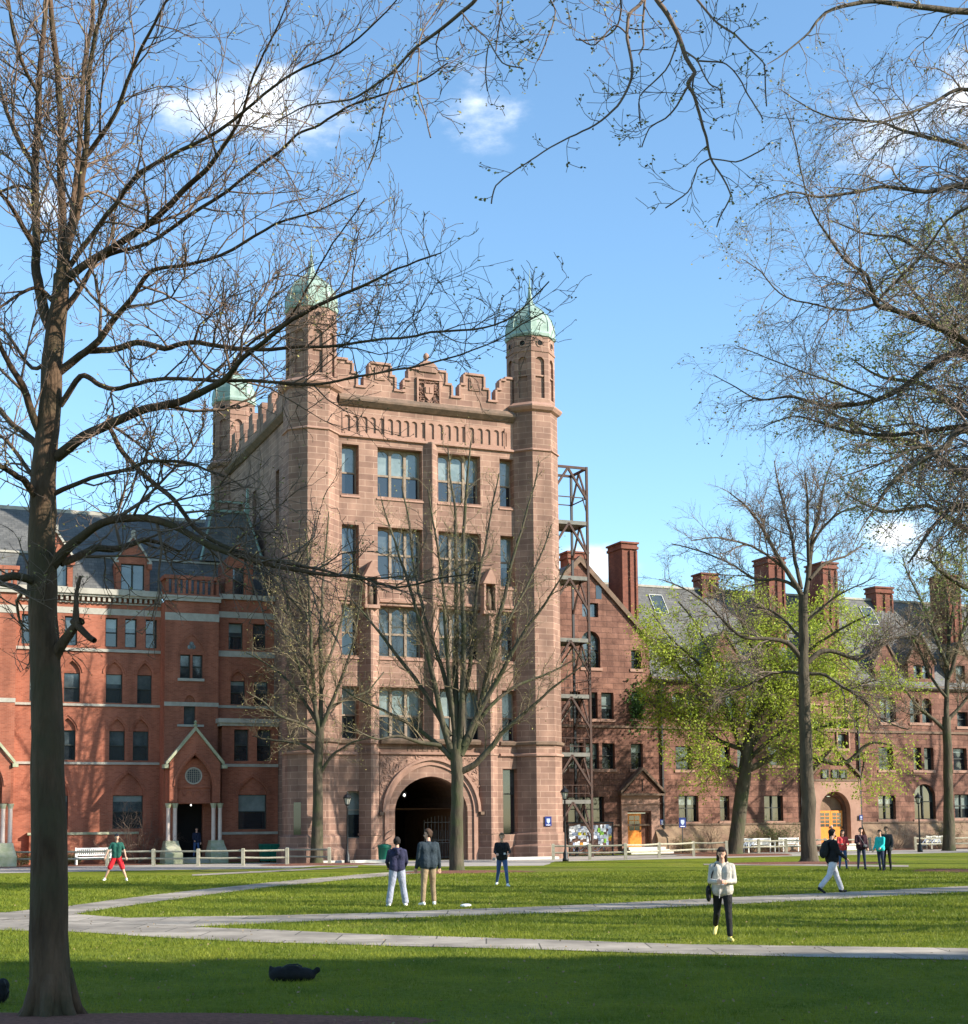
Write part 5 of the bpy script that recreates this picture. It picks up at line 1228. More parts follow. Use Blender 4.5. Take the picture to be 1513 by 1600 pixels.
lawn_tree('bare_tree', 'bare tree with a fan of upright limbs in front of the great arch', (714,1362), [
 ([(714,1362,23),(714,1300,20),(715,1250,19),(714,1200,19),(713,1170,19)], 0, None),
 ([(712,1180,13),(712,1120,12),(712,1060,10),(714,980,8),(714,900,7),(712,830,5),(706,760,3.5),(700,700,2)], .8, None), ([(716,1175,12),(722,1120,11),(724,1050,9),(724,960,7.5),(724,880,6.5),(727,800,5),(732,730,3.5),(736,690,2)], -.8, None),
 ([(720,1180,12),(740,1140,10),(752,1100,9),(766,1040,8),(778,970,7),(796,900,5.5),(815,830,4),(835,760,2.5),(842,720,1.5)], 1, None), ([(706,1175,11),(692,1130,10),(682,1080,8.5),(668,1020,7.5),(650,950,6),(632,890,4.5),(612,830,3),(596,780,2)], -1, None),
 ([(704,1150,10),(680,1110,8),(655,1070,7),(625,1030,6),(595,990,4.5),(570,960,3),(545,930,2)], 1.5, None), ([(724,1165,11),(745,1120,9),(770,1075,8),(800,1020,7),(832,970,5),(860,930,3.5),(890,880,2)], -1.5, None),
 ([(722,1205,11),(745,1192,10),(770,1165,9),(790,1140,7),(830,1105,5),(870,1070,3.5),(910,1040,2)], -1, None), ([(706,1185,10),(690,1168,8),(665,1148,7),(635,1128,6),(600,1110,4.5),(565,1095,3),(535,1075,2)], 1, None),
 ([(710,1140,8),(702,1060,7),(696,980,6),(690,900,4.5),(680,830,3.5),(668,760,2)], -1.8, None), ([(718,1130,8),(735,1040,7),(742,960,5.5),(752,880,4.5),(768,800,3),(780,740,2)], 1.8, None),
 ([(706,1120,8),(690,1040,7),(662,960,5.5),(648,890,4.5),(640,820,3),(628,760,2)], 2.2, None), ([(736,1145,8),(770,1100,6),(810,1070,5),(850,1055,3.5),(900,1030,2)], 2, None), ([(690,1165,7),(655,1160,6),(620,1150,4.5),(590,1155,3),(555,1140,2)], -2, None),
 ([(752,1100,6),(775,1020,5),(805,950,4),(835,890,3),(862,820,2)], 2.4, None)], 51, k3, 'bark_mossy', 'twig_olive', leaf='bud', lsize=.07, per=1, spread=.06, frac=.45, lname='buds')
k5 = (2.9, 2.5, 2, .2, .16, .0, None, (.4,.9), True, .006)
lawn_tree('bare_tree', 'tall bare tree with a straight grey trunk standing on the right lawn', (1265,1347), [
 ([(1265,1347,27),(1262,1300,23),(1260,1200,21),(1257,1120,19),(1256,1050,17),(1256,990,15),(1256,930,14)], 0, None),
 ([(1255,935,9),(1238,905,8),(1222,880,7),(1205,850,6),(1185,815,4.5),(1160,785,3),(1140,770,1.8)], -1, None), ([(1257,935,9),(1262,910,8),(1266,870,8),(1272,830,6),(1282,790,4.5),(1290,750,3),(1300,720,1.8)], 1, None),
 ([(1252,920,7),(1243,880,6),(1238,840,5),(1225,790,4),(1215,750,2.5),(1210,720,1.5)], 1.5, None), ([(1264,880,6),(1262,830,5),(1262,780,4),(1258,740,2.5)], -1.5, None),
 ([(1253,925,7),(1235,912,6),(1210,905,5),(1180,905,4),(1140,880,3),(1090,860,2.5),(1050,850,1.8)], 1, None), ([(1228,890,5),(1200,868,4),(1165,850,3.5),(1120,840,2.5),(1080,845,1.5)], -2, None),
 ([(1254,1030,10),(1235,1008,8),(1215,1000,7),(1190,998,6),(1160,995,5),(1135,975,4),(1100,940,3),(1060,915,2),(1030,905,1.2)], -1.5, None),
 ([(1262,1035,9),(1285,1018,8),(1310,1020,7),(1340,1030,6),(1365,1018,5.5),(1390,1000,4),(1420,990,3),(1450,960,2)], 1.5, None), ([(1260,1053,6),(1290,1055,5),(1320,1075,4),(1350,1095,3.5),(1380,1125,3),(1420,1140,2)], -1.5, None),
 ([(1256,1000,6),(1240,985,5),(1215,960,4),(1190,950,3),(1160,945,2)], 2, None), ([(1262,970,5),(1285,950,4),(1310,930,3),(1340,915,2),(1370,900,1.3)], -1, None), ([(1270,850,5),(1290,820,4),(1315,800,3),(1345,790,2)], -1, None),
 ([(1255,1055,6),(1235,1050,5),(1200,1055,4),(1160,1075,3),(1120,1080,2)], 1, None), ([(1266,905,6),(1290,880,5),(1320,870,3.5),(1350,850,2)], 2, None)], 61, k5, 'bark', 'twig_mauve', leaf='bud', lsize=.08, per=1, spread=.08, frac=.15, lname='buds')
k6 = (2.8, 2.6, 2, .2, .14, .0, None, (.4,1.), True, .01)
lawn_tree('bare_tree', 'slender bare tree in front of the brownstone hall near the right edge', (1483,1329.5), [
 ([(1483,1329.5,20),(1482,1250,15),(1481,1180,14),(1479,1120,13)], 0, None), ([(1479,1130,9),(1480,1060,7),(1483,1000,6),(1480,940,4.5),(1472,880,3),(1465,840,2)], 1, None),
 ([(1476,1140,7),(1460,1125,6),(1440,1110,5.5),(1420,1085,4),(1400,1060,3),(1380,1030,2)], -1, None), ([(1482,1125,7),(1500,1105,5),(1520,1080,4),(1550,1050,3)], 1, None), ([(1482,1060,6),(1500,1000,5),(1520,940,3.5),(1530,890,2)], -1, None),
 ([(1480,1040,6),(1460,990,5),(1440,940,3.5),(1420,900,2.5),(1410,870,1.5)], -2, None), ([(1483,1000,5),(1490,950,4),(1500,890,3),(1505,850,2)], 2, None), ([(1479,1090,5),(1450,1050,4),(1430,1000,3),(1400,970,2)], 2, None)], 71, k6, 'bark_mossy', 'twig_olive', leaf='bud', lsize=.09, per=1, spread=.1, frac=.3, lname='buds')
# ---- yellow green leafing tree
k4 = (2.4, 2.6, 2, .05, -.0, .10, None, (.4,1.), True, .007)
lawn_tree('leafing_tree', 'leaning tree covered in bright yellow green young leaves before the brownstone hall', (1150,1336), [
 ([(1148,1336,25),(1152,1300,23),(1158,1250,22),(1164,1205,21),(1168,1175,19),(1173,1145,16)], 0, None),
 ([(1172,1160,12),(1180,1110,10),(1190,1060,8),(1200,1010,6),(1205,970,4),(1210,940,2.5)], 1, None), ([(1168,1185,11),(1150,1145,9),(1135,1110,8),(1120,1060,6),(1105,1010,5),(1085,970,3.5),(1060,940,2.5)], -1.5, None),
 ([(1166,1205,12),(1185,1195,11),(1210,1182,10),(1240,1174,9),(1270,1182,8.5),(1300,1192,8),(1325,1190,7),(1345,1172,6),(1365,1160,4),(1395,1165,2.5)], -1, (1.6,1.5,2,.1,.1,.1)),
 ([(1170,1170,9),(1200,1130,8),(1235,1090,7),(1270,1050,5.5),(1300,1010,4),(1330,980,2.5)], 2, None), ([(1160,1170,8),(1130,1160,7),(1095,1140,6),(1060,1120,4),(1030,1110,2.5),(1010,1090,1.5)], 2, None),
 ([(1178,1130,8),(1215,1070,7),(1260,1020,5.5),(1310,985,4),(1360,960,2.5)], -3, None), ([(1235,1090,5),(1290,1080,4.5),(1340,1070,3.5),(1385,1060,2.5),(1420,1060,1.5)], 2.5, None), ([(1135,1110,6),(1095,1080,5),(1060,1040,4),(1030,1000,2.8),(1005,980,1.5)], 1, None),
 ([(1120,1060,5),(1085,1030,4),(1050,1000,3),(1020,960,1.8)], -3, None), ([(1190,1060,6),(1170,1000,5),(1150,950,3.5),(1140,920,2)], -2, None), ([(1168,1190,8),(1210,1150,6),(1260,1140,5),(1310,1130,3.5),(1350,1120,2)], -3, None),
 ([(1164,1210,7),(1140,1195,6),(1110,1190,5),(1080,1185,4),(1055,1190,2)], -2, None), ([(1345,1172,4),(1350,1190,3),(1345,1220,2)], 0, None), ([(1200,1010,5),(1240,980,4),(1280,950,3),(1320,935,1.8)], 3, None)], 81, k4, 'bark_mossy', 'twig_olive', leaf='leaf', lsize=.17, per=4, spread=.22, frac=.95, droop=.5)
# ================================================================ SITE FURNITURE
def fence(name, label, posts, bases, ph=.92, rails=(.42,.80), group=None):
    """posts: ground points; rails of split timber between them"""
    o = empty(name, posts[0]); tag(o, label, 'fence', group); b = posts[0]; rn = random.Random(len(posts)*7+int(b.x))
    for i, p in enumerate(posts):
        mb = MB(); q = p-b; w = .085; t = rn.uniform(-.02,.02)
        mb.loft([[(q.x-w+t*z, q.y-w, z), (q.x+w+t*z, q.y-w, z), (q.x+w+t*z, q.y+w, z), (q.x-w+t*z, q.y+w, z)] for z in (-.05, ph-.03)] + [[(q.x-w*.7, q.y-w*.7, ph), (q.x+w*.7, q.y-w*.7, ph), (q.x+w*.7, q.y+w*.7, ph), (q.x-w*.7, q.y+w*.7, ph)]], 0)
        mb.build('post', M['fence'], o)
    for i in range(len(posts)-1):
        for z in rails:
            mb = MB(); a, c = posts[i]-b, posts[i+1]-b; m = (a+c)/2
            mb.tube([(a.x,a.y,z+rn.uniform(-.02,.02)),(m.x,m.y,z-.02),(c.x,c.y,z+rn.uniform(-.02,.02))], .055, 6); mb.build('rail', M['fence'], o)
    return o
def gl(pts): return [gr(x, y) for x, y in pts]
def col(px, v):
    d = pxray(px, 1330); t = (v-S_*OX+C_*OY)/(-S_*d.x+C_*d.y); return Vector((t*d.x, t*d.y, 0))
fence('timber_fence', 'low split rail timber fence before the red brick hall', gl([(-60,1355),(20,1354),(96,1354),(168,1354),(240,1353.5),(310,1353.5),(380,1353),(449,1352)]), None)
fence('timber_fence', 'short split rail fence behind the slim tree by the left turret', gl([(449.5,1350),(515,1351)]), None)
fence('timber_fence', 'low split rail timber fence along the notice board and orange door', gl([(865,1344),(922,1343.7),(978,1343.2),(1030.5,1340.5),(1084,1338),(1136,1337.5)]), None)
fence('timber_fence', 'low split rail timber fence in front of the white benches', [col(x, 3.9) for x in (1150,1186,1229,1290,1360)], None)
fence('timber_fence', 'low split rail fence beside the far right lamp post', [col(x, 3.9) for x in (1431,1474,1520,1570)], None)
def bench(label, px, py, rz, L_=1.9, m='bench'):
    o = empty('park_bench', col(px, py), rz); tag(o, label, 'bench', 'white slatted park benches')
    h = L_/2
    mb = MB()
    for k in range(5): mb.box(-h, h, -.28+k*.115, -.19+k*.115, .42, .445)
    mb.box(-h,h,-.30,-.28,.34,.42); mb.build('seat', M[m], o)
    mb = MB(); mb.box(-h, h, .27, .31, .86, .95); mb.box(-h, h, .25, .28, .52, .58); n = int(L_/.105)
    for k in range(n): x = -h+.06+(L_-.12)*k/(n-1); mb.box(x-.026, x+.026, .262, .282, .58, .86)
    mb.build('backrest', M[m], o)
    for s in (-1, 1):
        for y, z1 in ((-.26,.66),(.26,.97)):
            mb = MB(); mb.box(s*h-.035, s*h+.035, y-.035, y+.035, 0, z1); mb.build('leg', M[m], o)
        mb = MB(); mb.box(s*h-.04, s*h+.04, -.34, .24, .66, .70); mb.build('armrest', M[m], o)
    return o
bench('white slatted bench behind the fence before the red brick hall', 147, 5.9, TH, 1.9)
bench('longer white slatted bench by the leaning leafy tree', 1187, 5.6, TH+.05, 2.15)
bench('white slatted bench partly behind the straight grey trunk', 1236, 5.6, TH, 1.55)
bench('cream bench far right behind the second lamp post', 1470, 5.6, TH, 2.0, 'bench_old')
def lamp(label, px, py, H_=4.0, m='iron', arm=False):
    o = empty('street_lamp', gr(px, py) if py > 50 else col(px, py)); tag(o, label, 'lamp post', 'black lantern lamp posts')
    mb = MB(); mb.lathe(0, 0, [(.17,0),(.17,.14),(.13,.2),(.14,.42),(.08,.55),(.055,.7),(.045,H_-.75),(.06,H_-.72),(.035,H_-.66),(.05,H_-.6)], 12); mb.build('pole', M[m], o, True)
    mb = MB(); z = H_-.62
    mb.lathe(0, 0, [(.05,z),(.12,z+.05),(.13,z+.08),(.02,z+.08)], 8)
    for i in range(8): t = PI/4*i; mb.bar((.115*math.cos(t),.115*math.sin(t),z+.07),(.2*math.cos(t),.2*math.sin(t),z+.42),.018)
    mb.lathe(0, 0, [(.24,z+.41),(.25,z+.45),(.16,z+.58),(.05,z+.66),(.05,z+.7),(.02,z+.78)], 8)
    mb.build('lantern', M[m], o)
    mb = MB(); mb.lathe(0, 0, [(.10,z+.08),(.185,z+.41)], 8); mb.build('glass', M['lamp_glass'], o)
    return o
M['lamp_glass'] = mat('frosted lamp glass', (.45,.43,.36), .25, spec=.6)
lamp('slim black lamp post beside the left turret of the gate tower', 543, -1.6, 3.75)
lamp('black lamp post before the rusty fire escape', 884, 1346, 3.95)
lamp('black lamp post far right before the brownstone hall', 1438, 1331.5, 3.7)
# bins
def bin_(label, px, py, r, h, cat='bin', name='litter_bin'):
    o = empty(name, col(px, py)); tag(o, label, cat); mb = MB(); mb.lathe(0,0,[(r*.86,0),(r*.9,.05),(r,h*.92),(r*1.08,h*.93),(r*1.08,h)],20); mb.build('barrel', M['bin'], o, True)
    mb = MB(); mb.lathe(0,0,[(r*1.1,h+.002),(r*1.0,h+.08),(r*.5,h+.14),(.02,h+.15)],20); mb.build('lid', M['bin'], o, True); return o
bin_('round green litter bin left of the great arch', 601, -.75, .36, .88)
def wheelie(label, px, py):
    o = empty('recycling_bin', col(px, py), TH); tag(o, label, 'bin', 'green recycling bins')
    mb = MB(); mb.loft([[(-.22,-.24,.08),(.22,-.24,.08),(.22,.24,.08),(-.22,.24,.08)],[(-.28,-.32,.95),(.28,-.32,.95),(.28,.32,.95),(-.28,.32,.95)]],0); mb.build('body', M['bin'], o)
    mb = MB(); mb.loft([[(-.3,-.36,.955),(.3,-.36,.955),(.3,.34,.955),(-.3,.34,.955)],[(-.27,-.3,1.03),(.27,-.3,1.03),(.27,.36,1.06),(-.27,.36,1.06)]],0); mb.build('lid', M['bin'], o)
    for s in (-1,1): mb = MB(); mb.tube([(s*.2-.03,.26,.1),(s*.2+.03,.26,.1)],.1,12); mb.build('wheel', M['iron'], o)
wheelie('green wheeled bin in the shade beside the left turret', 428, 4.4); wheelie('green wheeled bin further from the left turret in the shade', 414, 4.5)
# notice board covered with posters
nb = empty('notice_board', gr(923,1338), TH-.12); tag(nb, 'brown notice board covered in white, yellow and green flyers', 'notice board')
Wb = 2.9
mb = MB(); mb.box(-Wb/2,Wb/2,-.06,.06,.62,2.06); mb.build('board', M['cork'], nb)
mb = MB(); mb.box(-Wb/2-.08,Wb/2+.08,-.12,.12,2.06,2.14); mb.box(-Wb/2-.07,-Wb/2,-.09,.09,.0,2.06); mb.box(Wb/2,Wb/2+.07,-.09,.09,.0,2.06); mb.build('frame', M['iron'], nb)
rn = random.Random(12); k = 0
for r in range(6):
    for c in range(15):
        if rn.random() < (.08 if r > 1 else .5): continue
        x = -Wb/2+.14+c*.187+rn.uniform(-.05,.05); z = .8+r*.205+rn.uniform(-.05,.05); w, h = rn.uniform(.07,.12), rn.uniform(.08,.14); t = rn.uniform(-.22,.22)
        x = min(max(x,-Wb/2+.15),Wb/2-.15); z = min(z, 1.9)
        d = -.064-.002*(k % 7); k += 1
        q = [(x+a*math.cos(t)-b*math.sin(t), d, z+a*math.sin(t)+b*math.cos(t)) for a, b in ((-w,-h),(w,-h),(w,h),(-w,h))]
        mb = MB(); mb.loft([q, [(p[0], d-.0015, p[2]) for p in q]], 0)
        mm = rn.choices(['white','papergrey','paperyellow','papergreen','paperorange'],[.72,.14,.07,.04,.03])[0]
        mb.build('flyer', M[mm], nb)
# blue signs
def sign(label, loc, w, h, post=None, rz=TH):
    o = empty('sign', loc, rz); tag(o, label, 'sign')
    mb = MB(); mb.box(-w/2,w/2,-.02,.02,-h/2,h/2); mb.build('panel', M['blue_sign'], o)
    mb = MB(); s = w*.26; mb.pprism(front(-.03), [(-s,h*.28),(s,h*.28),(s,-.02),(s*.6,-h*.16),(0,-h*.26),(-s*.6,-h*.16),(-s,-.02)], 0, .008); mb.build('emblem', M['papergrey'], o)
    mb = MB(); mb.box(-w*.32,w*.32,-.028,-.022,-h*.42,-h*.36); mb.build('text_line', M['white'], o)
    if post:
        mb = MB(); mb.box(-.03,.03,.0,.04,-post,-h/2); mb.build('post', M['iron'], o)
    return o
sign('dark blue square plaque with crest on the right turret', UVW(14.62,-.06,2.2), .42, .56)
sign('blue sign on a thin post right of the orange single door', UVW(28.0,7.3,2.05), .52, .66, 2.05)
sign('small blue plaque beside the orange single door', UVW(27.05,8.38,2.1), .3, .34)
sign('small blue plaque right of the arched double doors', UVW(43.0,7.9,2.3), .3, .34)
# fire escape tower of rusty steel against the right turret
FE = empty('fire_escape', UVW(17.1,3.4), TH); tag(FE, 'tall rusty steel fire escape tower with landings beside the right turret', 'fire escape')
x0, x1, y0, y1 = -.9, 1.7, -.9, 1.3
for x, y in ((x0,y0),(x1,y0),(x0,y1),(x1,y1)):
    mb = MB(); mb.bar((x,y,0),(x,y,24.4),.14 if x > 0 else .13); mb.build('post', M['rust'] if y < 0 else M['iron'], FE)
lv = [3.4, 6.3, 9.9, 13.4, 17.3, 20.8]
for k, z in enumerate(lv):
    mb = MB(); mb.box(x0,x1,y0,y1,z,z+.08)
    mb.box(x0,x1,y0-.05,y0,z-.14,z+.1); mb.box(x1,x1+.05,y0,y1,z-.14,z+.1); mb.box(x0,x1,y1,y1+.05,z-.14,z+.1); mb.build('landing', M['galv'], FE)
    mb = MB()
    for zz in (.5,1.0):
        mb.bar((x0,y0,z+zz),(x1,y0,z+zz),.04); mb.bar((x1,y0,z+zz),(x1,y1,z+zz),.04)
    for i in range(7): t = i/6; mb.bar((x0+(x1-x0)*t,y0,z+.08),(x0+(x1-x0)*t,y0,z+1.0),.022)
    if k < 3: mb.build('railing', M['rust'], FE)
    mb = MB(); mb.bar((x0+.1,y1-.25,z+.1 if k%2 else z+.1),(x1-.1,y1-.25,(lv[k+1] if k < 5 else z+3)-.05),.22,.05); 
    if k < 3: mb.build('stair_flight', M['galv'], FE)
for z in [24.3]+lv[::-1]:
    mb = MB(); xm = (x0+x1)/2
    for yy in (y0,):
        mb.bar((x0,yy,z-2.0),(xm,yy,z-.05),.13); mb.bar((x1,yy,z-2.0),(xm,yy,z-.05),.13)
        for s, xx in ((1,x0),(-1,x1)): mb.tube([(xx,yy,z-3.0),(xx+s*.12,yy,z-2.5),(xx+s*.32,yy,z-1.9)],.05,5)
    mb.bar((x1,y0,z-2.0),(x1,(y0+y1)/2,z-.05),.1); mb.bar((x1,y1,z-2.0),(x1,(y0+y1)/2,z-.05),.1)
    mb.bar((x0,y1,z-2.6),(x0+.75,y1,z-.9),.08); mb.tube([(x0+.2,y1-.6,z-3.2),(x0+.5,y1-.7,z-2),(x0+1.2,y1-.8,z-.9)],.05,5)
    mb.build('brace', M['rust'], FE)
mb = MB()
for a, b in (((x0,y0),(x1,y0)),((x1,y0),(x1,y1)),((x0,y1),(x1,y1)),((x0,y0),(x0,y1))): mb.bar((*a,24.3),(*b,24.3),.1,.16)
for z in (22.4,): 
    for a, b in (((x0,y0),(x1,y0)),((x1,y0),(x1,y1)),((x0,y1),(x1,y1))): mb.bar((*a,z),(*b,z),.06)
mb.build('top_frame', M['rust'], FE)
# bicycles at the rack
def bicycle(label, loc, rz):
    o = empty('bicycle', loc, rz); tag(o, label, 'bicycle', 'bicycles parked along the fence')
    for x in (-.52,.52):
        mb = MB(); n = 20
        mb.loft([[(x+(.33+.018*math.cos(q))*math.cos(2*PI*i/n), .018*math.sin(q), .34+(.33+.018*math.cos(q))*math.sin(2*PI*i/n)) for q in (0,PI/2,PI,3*PI/2)] for i in range(n)]+[[(x+(.33+.018*math.cos(q)), .018*math.sin(q), .34) for q in (0,PI/2,PI,3*PI/2)]], 0, False)
        for i in range(8): t = PI/4*i; mb.bar((x,0,.34),(x+.32*math.cos(t),0,.34+.32*math.sin(t)),.008)
        mb.build('wheel', M['iron'], o)
    mb = MB()
    for p, q in (((-.52,.34),(-.05,.32)),((-.05,.32),(-.2,.8)),((-.52,.34),(-.17,.72)),((-.17,.72),(.36,.74)),((-.05,.32),(.38,.66)),((.34,.9),(.52,.34))): mb.bar((p[0],0,p[1]),(q[0],0,q[1]),.035)
    mb.build('frame', M['papergrey'], o); mb = MB(); mb.box(-.32,-.08,-.06,.06,.84,.9); mb.build('saddle', M['iron'], o)
    mb = MB(); mb.bar((.32,-.25,.97),(.32,.25,.97),.03); mb.bar((.33,0,.9),(.32,0,.97),.03); mb.build('handlebar', M['iron'], o)
for i, (x, y, l) in enumerate([(885,1338.5,'dark bicycle by the base of the fire escape'),(908,1338,'bicycle below the left part of the notice board'),(1169,1331,'bicycle parked at the fence before the longer white bench'),(1449,1323.5,'bicycle parked right of the far right lamp post'),(1463,1323,'second bicycle from the far right lamp post'),(935,1337,'bicycle below the right part of the notice board')]):
    bicycle(l, gr(x, y) if x < 1100 else col(x, 4.6), TH+.1*(i-2))
# kerbs and slabs
for i, (x, y, w, l) in enumerate([(590,1347,1.6,'low pale stone slab left of the great arch'),(520,1348.5,1.2,'low pale stone slab beside the slim tree'),(822,1342.5,2.0,'low pale stone slab at the foot of the right turret'),(1115,1330,1.2,'pale stone block by the leaning leafy tree')]):
    o = empty('stone_slab', gr(x, y) if x > 1000 else col(x, -1.0), TH); tag(o, l, 'slab'); mb = MB(); mb.loft([[(-w,-.25,0),(w,-.25,0),(w,.25,0),(-w,.25,0)],[(-w,-.25,.13),(w,-.25,.13),(w,.25,.13),(-w,.25,.13)],[(-w+.03,-.22,.16),(w-.03,-.22,.16),(w-.03,.22,.16),(-w+.03,.22,.16)]],0); mb.build('slab', M['kerb'], o)
# flying disc and bags on the grass
o = empty('flying_disc', gr(728,1418)+Vector((0,0,.05))); tag(o, 'white plastic flying disc lying on the lawn', 'disc'); mb = MB(); mb.lathe(0,0,[(.12,-.005),(.135,-.02),(.138,.0),(.13,.02),(.1,.03),(.01,.034)],24); mb.build('disc', M['white'], o, True); o.rotation_euler = (.09,-.04,0)
def lump(name, label, loc, blobs, m, cat, rz=0., ms=.02):
    """soft object from merged ellipsoids"""
    bm = bmesh.new()
    for (x,y,z,rx,ry,rz_,*rot) in blobs:
        mt = Matrix.Translation((x,y,z)) @ Matrix.Rotation(rot[0] if rot else 0, 4, 'Y') @ Matrix.Diagonal((rx,ry,rz_,1))
        bmesh.ops.create_icosphere(bm, subdivisions=3, radius=1, matrix=mt)
    me = bpy.data.meshes.new('tmp'); bm.to_mesh(me); bm.free(); t = bpy.data.objects.new('tmp', me); COL.objects.link(t)
    md = t.modifiers.new('r','REMESH'); md.mode = 'VOXEL'; md.voxel_size = ms; s = t.modifiers.new('s','SMOOTH'); s.iterations = 3
    dg = bpy.context.evaluated_depsgraph_get(); me2 = bpy.data.meshes.new_from_object(t.evaluated_get(dg)); bpy.data.objects.remove(t)
    me2.materials.clear(); me2.materials.append(m); me2.polygons.foreach_set('use_smooth', [True]*len(me2.polygons))
    o = bpy.data.objects.new(name, me2); COL.objects.link(o); o.location = loc; o.rotation_euler = (0,0,rz)
    if label: tag(o, label, cat)
    return o
blk = cloth('black fabric', (.008,.008,.009))
bag1 = lump('duffel_bag', 'black soft duffel bag lying on the shaded lawn', gr(458,1533), [(-.2,0,.10,.16,.14,.12),(0,0,.11,.2,.15,.125),(.18,0,.10,.16,.12,.10,.2),(.3,-.01,.11,.08,.05,.04,-.5),(.36,0,.16,.05,.04,.05),(-.33,0,.14,.03,.07,.1)], blk, 'bag')
bag1.scale = (.9,.9,.9)
for s in (-1,1):
    mb = MB(); mb.tube([(-.15,s*.1,.2),(-.1,s*.13,.225),(.05,s*.12,.235),(.12,s*.09,.2)],.012,6); h = mb.build('handle', M['iron'], bag1)
bag2 = lump('backpack', 'black bag at the left edge of the view on the grass', gr(-3,1568), [(0,0,.12,.13,.12,.13),(.05,0,.2,.08,.1,.1)], blk, 'bag')
mb = MB(); mb.tube([(.1,-.06,.05),(.15,-.08,.15),(.08,-.05,.27)],.012,6); mb.build('strap', M['iron'], bag2)
# shrubs and climbing ivy
def shrub(label, loc, h, seed, leaf=None, n=12, tw='twig_olive', spread=.5, lsize=.08, name='shrub'):
    t = Tree(name, loc, label, 'shrub', seed=seed); rg = t.rg
    for k in range(n):
        a = rg.uniform(0, 2*PI); d = nrm(np.array([math.cos(a)*spread, math.sin(a)*spread, 1.])); t.grow(np.array([math.cos(a)*.08, math.sin(a)*.08, 0]), d, h*rg.uniform(.6, 1.0), .018, 2, .2, 0, .004, .22, 4.5/h*1.4)
    t.finish('bark', tw, leaf, lsize, 2, .05, frac=.8); return t
shrub('bare pale twigged bush by the ground floor window of the red brick hall', col(215,6.6), 2.9, 1, None, 10, 'twig', .6)
shrub('small bare bush left of the gabled porch', col(168,7.0), 1.5, 2, None, 8, 'twig', .7)
shrub('low green shrub left of the great tree trunk by the brick hall', col(30,6.6), .8, 3, 'shrub', 14, spread=1)
shrub('low green shrub right of the white bench before the brick hall', col(118,6.8), .7, 13, 'shrub', 14, spread=1.1)
shrub('bare bush beside the big arched double doors', UVW(45.5,7.2), 2.3, 4, None, 9, 'twig', .5)
shrub('straw green shrub under the window left of the arched double doors', UVW(33.4,7.3), 1.7, 5, 'shrub', 16, spread=.9)
shrub('dark rounded shrub behind the longer white bench', UVW(35.6,7.2), 1.9, 6, 'ivy', 22, spread=.7)
shrub('straw coloured shrub behind the far right fence', UVW(50.0,7.2), 1.6, 7, 'shrub', 16, spread=1.0)
shrub('low straw shrub right of the orange single door', UVW(28.6,7.5), 1.1, 8, 'shrub', 12, spread=1.0)
shrub('thin leggy shrub against the wall right of the blue sign post', UVW(30.4,7.6), 3.2, 9, None, 5, 'twig', .25)
rg_ = np.random.default_rng(5)
def ivy(label, n, fn, seed):
    C = []
    for _ in range(n):
        a, z = fn(rg_); C.append(UVW(a, 8.5-rg_.uniform(.02,.25), z))
    C = np.array([tuple(c) for c in C]); o = leaf_quads('ivy', C, .2, M['ivy'], None, seed, .5, .8); tag(o, label, 'ivy'); return o
ivy('patch of dark ivy climbing the gable wall of the brownstone hall', 500, lambda g: (25.4+g.normal()*.42, 10.0+g.normal()*.85), 1)
ivy('trail of ivy round the window right of the gable', 260, lambda g: (27.0+g.normal()*.5, 10.3+g.normal()*1.1), 2)
